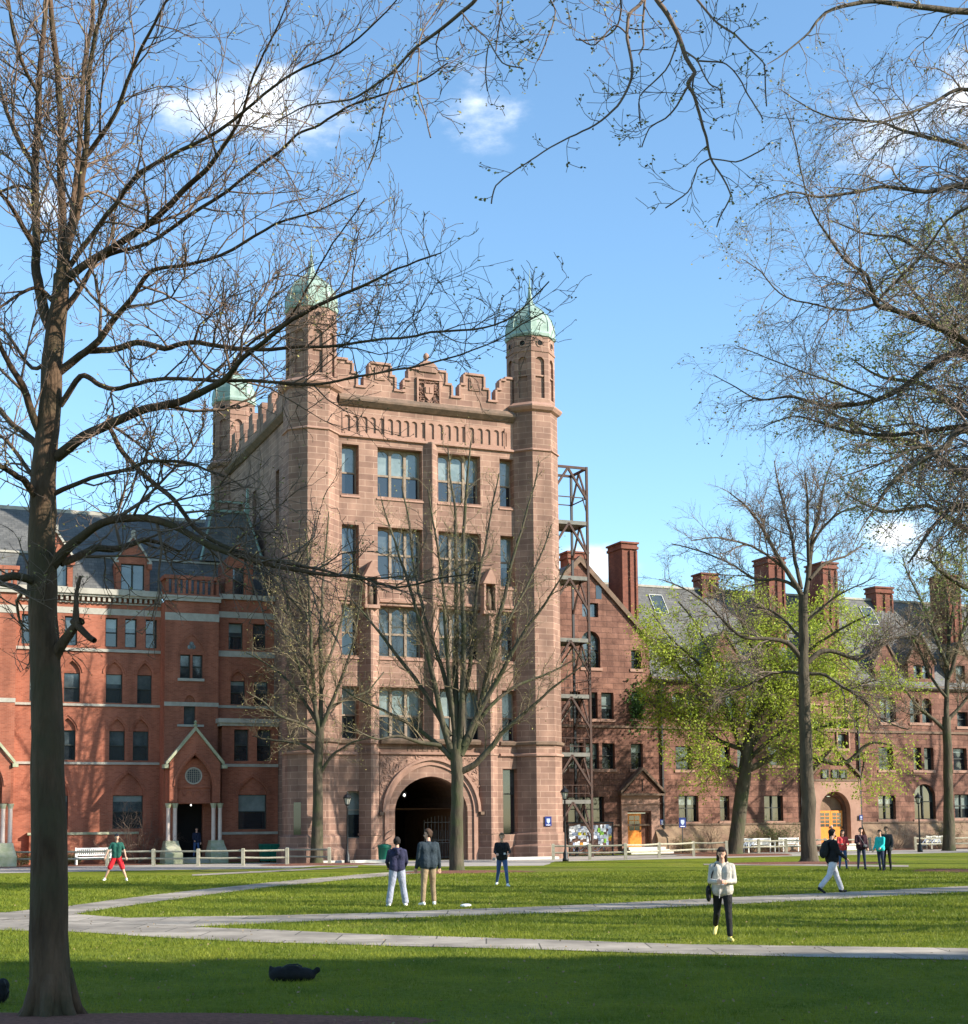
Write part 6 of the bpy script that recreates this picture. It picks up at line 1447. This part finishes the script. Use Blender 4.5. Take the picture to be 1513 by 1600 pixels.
# ================================================================ PEOPLE
def blob_mesh(caps, voxel, mats, name='body', it=4):
    """caps: (p0, r0, p1, r1, material index, (sx, sy)) -> one continuous remeshed surface"""
    V, Fc = [], []
    for c in caps:
        p0, r0, p1, r1 = c[:4]; p0, p1 = Vector(p0), Vector(p1); ax = p1-p0; L_ = ax.length
        d = ax.normalized() if L_ > 1e-6 else Vector((0,0,1)); ref = Vector((0,1,0)) if abs(d.y) < .9 else Vector((1,0,0))
        s = d.cross(ref).normalized(); t = d.cross(s); n = 12; rings = []
        prof = [(-math.cos(q)*r0, math.sin(q)*r0, 0) for q in (.15,.6,1.05,1.5)] + [(L_+math.cos(q)*r1, math.sin(q)*r1, 1) for q in (1.5,1.05,.6,.15)]
        b = len(V)
        for o_, r, _ in prof:
            for i in range(n): V.append(p0+d*o_+(s*math.cos(2*PI*i/n)+t*math.sin(2*PI*i/n))*r)
        for k in range(len(prof)-1):
            for i in range(n): j = (i+1) % n; Fc.append((b+k*n+i, b+k*n+j, b+(k+1)*n+j, b+(k+1)*n+i))
        Fc.append(tuple(b+i for i in range(n))[::-1]); Fc.append(tuple(b+(len(prof)-1)*n+i for i in range(n)))
    me = bpy.data.meshes.new('tmp'); me.from_pydata(V, [], Fc); bm = bmesh.new(); bm.from_mesh(me); bmesh.ops.recalc_face_normals(bm, faces=bm.faces); bm.to_mesh(me); bm.free()
    o = bpy.data.objects.new('tmp', me); COL.objects.link(o)
    md = o.modifiers.new('r','REMESH'); md.mode = 'VOXEL'; md.voxel_size = voxel; md.adaptivity = 0
    s_ = o.modifiers.new('s','SMOOTH'); s_.iterations = it; s_.factor = .5
    dg = bpy.context.evaluated_depsgraph_get(); me2 = bpy.data.meshes.new_from_object(o.evaluated_get(dg)); bpy.data.objects.remove(o); me2.name = name
    me2.materials.clear()
    for m in mats: me2.materials.append(m)
    nf = len(me2.polygons); ce = np.zeros(nf*3); me2.polygons.foreach_get('center', ce); ce = ce.reshape(-1, 3); best = np.full(nf, 1e9); mi = np.zeros(nf, np.int32)
    for c in caps:
        p0, r0, p1, r1, m = c[:5]; p0, p1 = np.array(p0, float), np.array(p1, float); ax = p1-p0; L2 = ax@ax+1e-9
        t = np.clip(((ce-p0)@ax)/L2, 0, 1); dd = np.linalg.norm(ce-(p0+t[:, None]*ax), axis=1)-(r0+(r1-r0)*t); q = dd < best; best[q] = dd[q]; mi[q] = m
    me2.polygons.foreach_set('material_index', mi); me2.polygons.foreach_set('use_smooth', [True]*nf)
    ob = bpy.data.objects.new(name, me2); COL.objects.link(ob); return ob
def joint(p, a, b, L_):   # direction from pitch (fwd) and side angles, degrees; straight down is 0,0
    a, b = math.radians(a), math.radians(b); return (p[0]+L_*math.sin(b), p[1]+L_*math.sin(a)*math.cos(b), p[2]-L_*math.cos(a)*math.cos(b))
def person(label, foot, H_, heading, top, bottom, shoes, hair, legs, arms, sleeve=True, shorts=False, loose=1., coat=0., head=(0,0), hood=None, cap=None, long_hair=False, voxel=.013, build=1., lean=0., skin='skin', drop=0.):
    """legs: per side (thigh fwd, thigh side, knee bend back); arms: per side (fwd, side, elbow bend fwd, in)"""
    s = H_/1.80; base = empty('person', foot, heading); tag(base, label, 'person')
    hz = .93-drop; caps = []; b = build; c = caps.append
    TOP, BOT, SK, SH = 0, 1, 2, 3
    def X(p): return (p[0], p[1]+lean*max(0, p[2]-hz), p[2])
    for k in (-1, 1):
        c((X((k*.075,0,hz)), .115*b, X((k*.085,0,hz+.02)), .115*b, BOT))
        c((X((k*.07,.0,hz+.1)), .112*b+coat, X((k*.085,.01,1.18)), .108*b+coat*.6, TOP)); c((X((k*.085,.01,1.18)), .108*b+coat*.5, X((k*.095,0,1.33)), .115*b+coat*.4, TOP))
        c((X((k*.10,-.01,1.38)), .085*b+coat*.3, X((k*.155,-.01,1.405)), .068*b+coat*.3, TOP))
        if coat or True: c((X((k*.075,0,hz+.02)), .122*b+coat, X((k*.07,0,hz+.12)), .118*b+coat, TOP))
    c((X((0,-.01,1.3)), .11, X((0,-.015,1.43)), .075, TOP)); c((X((0,-.01,1.44)), .056, X((0,.012,1.55)), .052, SK))
    hx, hy = head; ch, sh = math.cos(math.radians(hx)), math.sin(math.radians(hx)); hp = X((0,.02,1.64))
    def Hd(x, y, z): # head local -> body local with yaw hx and nod hy
        n_ = math.radians(hy); y2, z2 = y*math.cos(n_)+z*math.sin(n_), -y*math.sin(n_)+z*math.cos(n_)
        return (hp[0]+x*ch+y2*sh, hp[1]-x*sh+y2*ch, hp[2]+z2)
    c((Hd(0,-.01,.03), .083, Hd(0,.005,.055), .082, SK)); c((Hd(0,.028,-.02), .064, Hd(0,.035,-.065), .040, SK)); c((Hd(0,.085,-.0), .012, Hd(0,.102,-.022), .016, SK))
    for k in (-1, 1): c((Hd(k*.078,.0,.015), .014, Hd(k*.08,-.005,-.015), .010, SK)); c((Hd(k*.025,.06,-.045),.016,Hd(0,.07,-.05),.016,SK))
    feet = []
    for k, (tf, ts, kb) in zip((-1, 1), legs):
        hip = (k*.09, 0, hz-.03); kn = joint(hip, tf, k*ts, .43); an = joint(kn, tf-kb, k*ts, .42)
        m = BOT
        c((hip, .098*b*max(1, loose*.96), kn, (.062+.02*(loose-1)*3)*b, m))
        if shorts:
            mid = tuple(hip[i]+(kn[i]-hip[i])*.9 for i in range(3)); caps.pop(); c((hip,.108,mid,.098,m)); c((mid,.058,kn,.052,SK)); cf = tuple(kn[i]+(an[i]-kn[i])*.35 for i in range(3)); c((kn,.052,cf,.054,SK)); c((cf,.054,an,.034,SK))
        else:
            cf = tuple(kn[i]+(an[i]-kn[i])*.3 for i in range(3)); c((kn, .062+.022*(loose-1)*3, cf, .058+.03*(loose-1)*3, m)); c((cf, .058+.03*(loose-1)*3, tuple(an[i]+(kn[i]-an[i])*.08 for i in range(3)), .045+.045*(loose-1)*3, m))
        fa = math.radians((tf-kb)*.9 if an[2] > .14 else 0); fd = (k*.25*math.cos(fa), math.cos(fa), math.sin(fa)); q = math.sqrt(sum(v*v for v in fd)); fd = tuple(v/q for v in fd)
        hl = (an[0]-fd[0]*.05, an[1]-fd[1]*.05, an[2]-.045); toe = (an[0]+fd[0]*.15, an[1]+fd[1]*.15, an[2]+fd[2]*.15-.058)
        c((an,.042,hl,.042,SH)); c((hl,.042,toe,.036,SH)); feet.append(min(hl[2],toe[2])-.04)
    for k, (af, as_, ef, ei) in zip((-1, 1), arms):
        shd = X((k*.185*b,-.005,1.40)); el = joint(shd, af, k*as_, .29); wr = joint(el, af+ef, k*as_-k*ei, .25)
        r0 = .056+coat*.5
        if sleeve: c((shd,r0+.006,el,.046+coat*.4,TOP)); c((el,.046+coat*.4,wr,.036+coat*.35,TOP))
        else: m_ = tuple(shd[i]+(el[i]-shd[i])*.7 for i in range(3)); c((shd,.062,m_,.056,TOP)); c((m_,.042,el,.038,SK)); c((el,.040,wr,.027,SK))
        d = Vector(wr)-Vector(el); d.normalize(); side = d.cross(Vector((0,1,0))); side = (side if side.length > .2 else d.cross(Vector((1,0,0)))).normalized(); nn = d.cross(side).normalized()
        W_ = Vector(wr); pal = W_+d*.075; c((tuple(W_+d*.01),.026,tuple(pal-side*.014),.027,SK)); c((tuple(W_+d*.02),.024,tuple(pal+side*.016),.026,SK))
        for j, (o_, L_) in enumerate(((-.030,.062),(-.011,.075),(.009,.071),(.028,.056))):
            a0 = pal+side*o_+d*.008; a1 = a0+d*L_*.55+nn*.006; a2 = a1+d*L_*.42+nn*.022; c((tuple(a0),.0115,tuple(a1),.0108,SK)); c((tuple(a1),.0108,tuple(a2),.0092,SK))
        a0 = W_+d*.03-side*.028; a1 = a0+d*.035-side*.022+nn*.01; a2 = a1+d*.03-side*.004+nn*.012; c((tuple(a0),.013,tuple(a1),.0118,SK)); c((tuple(a1),.0118,tuple(a2),.0098,SK))
    if hood:
        for a in range(7):
            t = PI*(.08+a/7*.98)+PI; c((X((.095*math.cos(t),-.03+.075*math.sin(t),1.47)), .045, X((.095*math.cos(t+.42),-.03+.075*math.sin(t+.42),1.47)), .045, TOP))
        c((X((0,-.12,1.46)),.055,X((0,-.14,1.36)),.04,TOP))
    zmin = min(feet)
    ob = blob_mesh([(tuple(v*1. for v in q[0]), q[1], q[2], q[3], q[4]) for q in caps], voxel, [top, bottom, M[skin], shoes]); ob.parent = base
    base.scale = (s, s, s); base.location = Vector(foot)+Vector((0,0,-zmin*s))
    # hair (or cap)
    hc = []
    if cap is None:
        hc += [(Hd(0,-.028,.052),.088,Hd(0,-.0,.078),.084,0),(Hd(-.045,-.03,.0),.05,Hd(-.05,-.01,.06),.05,0),(Hd(.045,-.03,.0),.05,Hd(.05,-.01,.06),.05,0),(Hd(0,-.06,-.02),.045,Hd(0,-.05,.03),.06,0),(Hd(-.04,.055,.095),.03,Hd(.04,.055,.095),.03,0)]
        if long_hair: hc += [(Hd(k*.06,-.03,.02),.045,Hd(k*.075,-.03,-.14),.036,0) for k in (-1,1)]+[(Hd(0,-.07,.0),.06,Hd(0,-.08,-.17),.05,0)]
    else: hc += [(Hd(0,-.01,.07),.092,Hd(0,.0,.085),.085,0),(Hd(-.04,.1,.075),.014,Hd(.04,.1,.075),.014,0),(Hd(0,.06,.08),.03,Hd(0,.13,.07),.012,0)]
    hb = blob_mesh(hc, .012, [cap or hair], 'cap' if cap else 'hair', 2); hb.parent = base
    mb = MB()
    for k in (-1, 1):
        p = Vector(Hd(k*.032,.078,.012)); mb.lathe(p.x, p.y, [(.003,p.z-.009),(.011,p.z-.004),(.011,p.z+.004),(.003,p.z+.009)], 8)
    e = mb.build('eyes', M['dark'], base)
    mb = MB(); p, q = Vector(Hd(-.024,.072,-.058)), Vector(Hd(.024,.072,-.058)); r_ = Vector(Hd(0,.079,-.058)); mb.tube([p, r_, q], .005, 5); mb.build('mouth', CLM, base)
    return base, Hd, X
CLM = mat('lips', (.35,.10,.08), .6)
DN = PI      # facing the camera
navy, purple = cloth('navy', (.012,.016,.035)), cloth('navy purple sweatshirt', (.02,.02,.048))
greyp, khaki, jean, jeand = cloth('grey sweatpants', (.25,.26,.32)), cloth('khaki trousers', (.24,.17,.10)), cloth('blue jeans', (.05,.09,.20)), cloth('dark jeans', (.022,.03,.06))
black, white_, cream = cloth('black cloth', (.009,.009,.010)), cloth('white cloth', (.48,.47,.50)), cloth('beige grey knit', (.40,.365,.31), (.52,.48,.41))
teal, redc, maroon, tealj = cloth('teal jacket', (.02,.42,.40)), cloth('coral red jacket', (.52,.06,.06)), cloth('dark plum coat', (.035,.012,.018)), cloth('dark slate jacket', (.022,.033,.042))
redsh, green_ = cloth('red shorts', (.62,.02,.03)), cloth('dark green shirt', (.012,.075,.055))
wshoe, yshoe, bshoe = cloth('white shoes', (.72,.70,.66)), cloth('pale yellow shoes', (.62,.50,.16)), cloth('black shoes', (.015,.015,.016))
hd, hbn, hblond = cloth('black hair', (.012,.009,.008)), cloth('brown hair', (.05,.028,.017)), cloth('light brown hair', (.14,.085,.05))
def held(base, name, pts, r, m, n=6):
    mb = MB(); mb.tube(pts, r, n); return mb.build(name, m, base)
FA = .013
# man in red shorts, facing the camera, legs apart
person('man in green t-shirt and red shorts standing legs apart on the left lawn', gr(182,1377), 1.80, DN+.15, green_, redsh, wshoe, hd, ((8,20,12),(5,24,10)), ((10,22,12,8),(14,26,16,8)), sleeve=False, shorts=True, head=(-20,0), cap=cloth('dark cap', (.012,.013,.02)), voxel=.014, drop=.04)
# two men seen from behind
person('man seen from behind in navy purple hooded sweatshirt and baggy grey sweatpants', gr(621,1416.5), 1.73, .12, purple, greyp, wshoe, hd, ((0,9,3),(4,9,5)), ((18,14,40,26),(14,12,40,24)), loose=1.32, hood=True, coat=.014, head=(10,0), build=1.05)
person('tall man seen from behind in dark slate jacket and khaki trousers looking left', gr(670,1415.5), 1.92, .35, tealj, khaki, wshoe, hbn, ((0,4,3),(6,4,8)), ((4,10,12,4),(0,12,12,4)), loose=1.1, coat=.03, head=(-70,0), build=1.05)
# sweater person walking towards us
b_, Hd_, X_ = person('person in black sweater and blue jeans walking toward the camera near the arch tree', gr(785,1385.5), 1.76, DN+.1, cloth('black sweater', (.011,.011,.012)), jean, wshoe, hblond, ((16,5,8),(-10,4,22)), ((18,16,62,34),(26,14,50,22)), head=(15,8), coat=.006)
mb = MB(); mb.box(-.09,-.03,.26,.33,1.06,1.12); mb.build('paper_cup', wshoe, b_)
# woman in hooded sweater walking toward the camera with a shoulder bag
b_, Hd_, X_ = person('woman in beige hooded sweater and black trousers walking with a black shoulder bag', gr(1131,1470.5), 1.60, DN-.12, cream, cloth('black trousers', (.010,.010,.011)), yshoe, cloth('dark brown hair', (.02,.012,.01)), ((10,2,4),(-20,3,34)), ((10,9,80,44),(12,10,78,40)), loose=1.08, hood=True, coat=.02, head=(6,14), long_hair=True, voxel=.0095, build=1.0)
sb = lump('bag', None, (0,0,0), [(.27,-.02,.90,.055,.14,.15),(.27,0,.82,.05,.15,.1)], blk, None, ms=.014); sb.parent = b_; sb.name = 'shoulder_bag'
held(b_, 'strap', [(.25,.08,.98),(.2,.1,1.25),(.12,.06,1.46),(.16,-.08,1.46),(.24,-.12,1.2),(.27,-.1,.98)], .012, blk)
mb = MB(); mb.box(-.02,.03,.33,.345,1.06,1.17); mb.build('phone', white_, b_)
held(b_, 'drawstring', [(.05,.16,1.0),(.06,.17,.9),(.07,.165,.8)], .007, white_)
# man with backpack walking to the right
b_, Hd_, X_ = person('man in black jacket and white trousers with a black backpack striding right', gr(1302,1396), 1.86, -PI/2+.25, black, white_, bshoe, hd, ((24,3,2),(-22,3,22)), ((-8,8,20,4),(18,8,35,6)), loose=1.2, coat=.03, head=(-5,4), build=1.05)
bp = lump('backpack', None, (0,0,0), [(0,-.21,1.22,.15,.10,.22),(0,-.27,1.12,.13,.09,.15),(0,-.18,1.38,.11,.08,.08)], cloth('black backpack', (.011,.013,.013)), None, ms=.015); bp.parent = b_
for k in (-1,1): held(b_, 'strap', [(k*.1,-.14,1.42),(k*.12,.0,1.49),(k*.12,.13,1.36),(k*.13,.12,1.15),(k*.12,-.1,1.02)], .016, M['iron'])
# group at the right
person('woman in coral red jacket and jeans partly behind the backpack man', gr(1318,1359.5), 1.66, DN, redc, jean, bshoe, hd, ((4,4,3),(-4,4,4)), ((20,12,70,36),(22,12,66,34)), coat=.015, head=(10,6), long_hair=True)
b_, Hd_, X_ = person('person in dark plum coat with a grey shoulder bag standing on the right lawn', gr(1347,1359.5), 1.74, DN-.1, maroon, jeand, bshoe, hd, ((1,4,2),(-2,4,2)), ((10,10,25,10),(26,12,55,26)), coat=.03)
sb = lump('bag', None, (0,0,0), [(-.14,.2,1.0,.09,.04,.07)], cloth('grey bag', (.16,.15,.15)), None, ms=.014); sb.parent = b_; sb.name = 'shoulder_bag'
held(b_, 'strap', [(-.12,.19,1.06),(.02,.17,1.3),(.12,.03,1.47)], .012, cloth('grey bag', (.16,.15,.15)))
person('person in bright teal jacket and dark jeans turned to the left', gr(1377,1361.5), 1.66, DN-.9, teal, jeand, bshoe, hd, ((3,3,6),(-6,3,6)), ((15,8,45,10),(8,8,30,8)), coat=.018, head=(-20,5))
b_, Hd_, X_ = person('person in dark jacket standing right behind the teal jacket', gr(1387,1360.5), 1.78, DN-.5, cloth('charcoal jacket', (.03,.03,.032)), black, bshoe, hbn, ((4,4,3),(-5,4,8)), ((8,14,30,14),(6,12,30,10)), coat=.012, head=(-20,5))
# by the doors
b_, Hd_, X_ = person('person in long black coat and white scarf at the arched double doors', UVW(39.2,6.2,0), 1.72, TH+DN, black, black, bshoe, cloth('grey hair', (.45,.42,.4)), ((2,4,2),(-2,4,2)), ((10,8,40,14),(10,8,20,6)), coat=.04, loose=1.3)
sc_ = lump('scarf', None, (0,0,0), [(0,.05,1.47,.09,.09,.05),(0,.12,1.38,.05,.03,.08)], wshoe, None, ms=.016); sc_.parent = b_
person('person in dark top and blue jeans standing in the shaded porch doorway', UVW(-4.75,6.6,.3), 1.70, TH+DN, navy, jean, bshoe, hd, ((2,4,2),(-2,4,2)), ((6,8,20,8),(10,10,50,20)), coat=.01)
# ================================================================ beyond the frame: trees that shade the lawn, and a hall added for the near shade
def generic_tree(loc, label, H_, seed):
    t = Tree('bare_tree', loc, label, group='bare trees along the right side of the lawn', seed=seed); rg = t.rg
    P, R = refine([np.array(p) for p in ((0,0,-.1),(0,0,1.5),(.1,0,H_*.3),(.0,.1,H_*.55),(.2,0,H_*.8),(.1,.1,H_))], (.42,.34,.3,.22,.12,.03), 2, rg, .01); t.tr.add(P, R, 10)
    for k in range(15):
        z = H_*(.22+.62*k/15); a = rg.uniform(0, 2*PI); L_ = H_*.36*(1.1-.5*k/15); up = .5+.7*k/15
        d = nrm(np.array([math.cos(a), math.sin(a), up])); p0 = np.array([.05,.0,z]); pts = [p0]; x = d
        for i in range(4): x = nrm(x+rg.normal(size=3)*.16+np.array([0,0,.06])); pts.append(pts[-1]+x*L_/4)
        Q, S = refine(pts, [.13,.10,.07,.045,.015], 1, rg, .02); t.tr.add(Q, S, 6); t.spawn(Q, S, 1.2, 2.5, 2, .15, .15, rmin=.013)
    t.finish('bark', 'twig', 'bud', .12, 1, .08, frac=.4, lname='buds'); return t.root
g0 = generic_tree(Vector((17.5,10.2,0)), 'bare tree out of view on the right, nearest the camera', 19, 91)
spots = [(27,29,1.05,'second'),(35,42,1.0,'third'),(40,52,1.1,'fourth'),(46,62,.95,'fifth'),(54,73,1.05,'sixth'),(43,30,1.2,'seventh'),(56,47,1.15,'eighth'),(24,23,.9,'ninth'),(64,84,1.1,'tenth'),(31,36,.85,'eleventh'),(45,89,1.0,'twelfth'),(52,101,1.05,'thirteenth'),(60,96,1.1,'fourteenth'),(68,106,1.,'fifteenth'),(19,27,.8,'sixteenth'),(23,37,.9,'seventeenth'),(30,47,.95,'eighteenth')]
for i, (x, y, s, w) in enumerate(spots):
    c = copy_tree(g0); c.location = (x, y, 0); c.rotation_euler = (0,0,i*1.3); c.scale = (s, s, s); c['label'] = 'bare tree out of view on the right, %s away from the camera side' % w
HB = empty('shade_hall', (23.5,9.5,0), .0); tag(HB, 'unseen grey stone hall added right of the viewpoint to shade the near lawn', 'building')  # hall out of view, added and sized to throw shade on the foreground
mb = MB(); ops = [(2+i*3.6,3.6+i*3.6,z,z+2.4) for i in range(9) for z in (1.5,6.5,11.5,16.5)]
PN = lambda a, z, d: (a, -d, z)
wall(mb, PN, 0, 36, 0, 20.5, ops, .3); mb.face([(0,0,0),(0,-40,0),(0,-40,20.5),(0,0,20.5)]); mb.face([(0,0,20.5),(36,0,20.5),(36,-40,20.5),(0,-40,20.5)]); mb.face([(36,0,0),(36,-40,0),(36,-40,20.5),(36,0,20.5)]); mb.face([(0,-40,0),(36,-40,0),(36,-40,20.5),(0,-40,20.5)])
mb.build('wall', M['limestone'], HB); mb = MB()
for i in range(0,36,3): mb.box(i, i+1.6, -.6, .02, 20.5, 21.6)
mb.build('battlement', M['limestone'], HB)
for o_ in ops: window(HB, PN, o_[0], o_[1], o_[2], o_[3], .25, 2, .5)
# ---- grass blades over the near lawn
rg = np.random.default_rng(3)
def path_mask(px, py):
    m = np.zeros(len(px), bool)
    for top, bot in (([(-260,1433),(0,1426),(105,1428),(190,1434),(296,1449),(407,1452.5),(560,1460),(820,1468),(1080,1476.5),(1440,1481.5),(1800,1487)],[(-260,1449),(0,1454),(111,1456.5),(244,1465),(407,1473),(560,1477),(820,1484),(1080,1492),(1440,1499.5),(1800,1507)]),
     ([(90,1428),(159,1436),(300,1433),(430,1431),(560,1428),(720,1421.5),(860,1416.6),(1158,1402),(1300,1395.5),(1440,1388.5),(1800,1371)],[(90,1440),(296,1449.5),(430,1443),(560,1437.5),(720,1432),(860,1427.6),(1158,1413),(1300,1406),(1440,1398),(1800,1380)]),
     ([(-60,1432),(0,1427.5),(105,1417),(200,1404),(311,1391),(430,1378.5),(560,1367),(640,1361)],[(-60,1440),(60,1436),(111,1430),(222,1413),(318,1400),(430,1386),(560,1373.5),(690,1362.5)])):
        t, b = np.array(top), np.array(bot); yt = np.interp(px, t[:,0], t[:,1], left=9999, right=9999); yb = np.interp(px, b[:,0], b[:,1], left=-1, right=-1)
        j = rg.random(len(px))**2*(1.6+1.2*np.sin(px*.11)*np.sin(px*.037+1)); m |= (py > yt+j-.3) & (py < yb-j+.3)
    return m
def to_px(X, Y):
    c, s = math.cos(PITCH), math.sin(PITCH); yc = Y*c-CH*s; zc = -Y*s-CH*c; a, b = F_PX*X/yc, -F_PX*zc/yc; c, s = math.cos(ROLL), math.sin(ROLL)
    return CX+a*c-b*s, CY+a*s+b*c
N_ = 540000
u1 = rg.random(N_); Yb = (math.sqrt(13.3)+u1*(math.sqrt(62)-math.sqrt(13.3)))**2
Xb = (rg.random(N_)*2-1)*(.46*Yb+2.5)
px, py = to_px(Xb, Yb); keep = ~path_mask(px, py)
keep &= ((Xb+5.6)/4.5)**2+((Yb-14.9)/1.65)**2 > 1
for c, r in ((gr(722,1363),2.6),):
    keep &= (Xb-c.x)**2/(r*r)+(Yb-c.y)**2/(1.9**2) > 1
Xb, Yb = Xb[keep], Yb[keep]; n = len(Xb)
sc_ = np.clip(Yb/22, .8, 2.2); h = rg.uniform(.02, .06, n)*(1+.35*np.sin(Xb*1.3+np.sin(Yb*.9)*2)*np.sin(Yb*1.1))*np.clip(sc_, .9, 1.4); w = rg.uniform(.004, .008, n)*sc_; a = rg.uniform(0, 2*PI, n); ln = rg.normal(0, .45, (n, 2))
V = np.zeros((n, 3, 3)); V[:,0] = np.stack([Xb-np.cos(a)*w, Yb-np.sin(a)*w, np.zeros(n)-.002], 1); V[:,1] = np.stack([Xb+np.cos(a)*w, Yb+np.sin(a)*w, np.zeros(n)-.002], 1)
V[:,2] = np.stack([Xb+ln[:,0]*h, Yb+ln[:,1]*h, h], 1)
M['blade'] = leafmat('grass blade', (.10,.15,.012), (.28,.30,.03))
o = np_mesh('grass', V.reshape(-1,3), np.arange(3*n).reshape(-1,3), M['blade']); tag(o, 'short green grass of the near lawn', 'grass', kind='stuff')

# ---- fallen leaves and bits on the lawn
n = 1800; Yb = (math.sqrt(13.5)+rg.random(n)*(math.sqrt(60)-math.sqrt(13.5)))**2; Xb = (rg.random(n)*2-1)*(.37*Yb+1)
C = np.stack([Xb, Yb, rg.uniform(.03,.06,n)], 1); o = leaf_quads('fallen_leaves', C, .042, mat('dry leaf', (.17,.11,.05), .9, (.36,.28,.16), 3), None, 8, -.1, .6); tag(o, 'scattered dry fallen leaves and bits on the grass', 'leaves', kind='stuff')
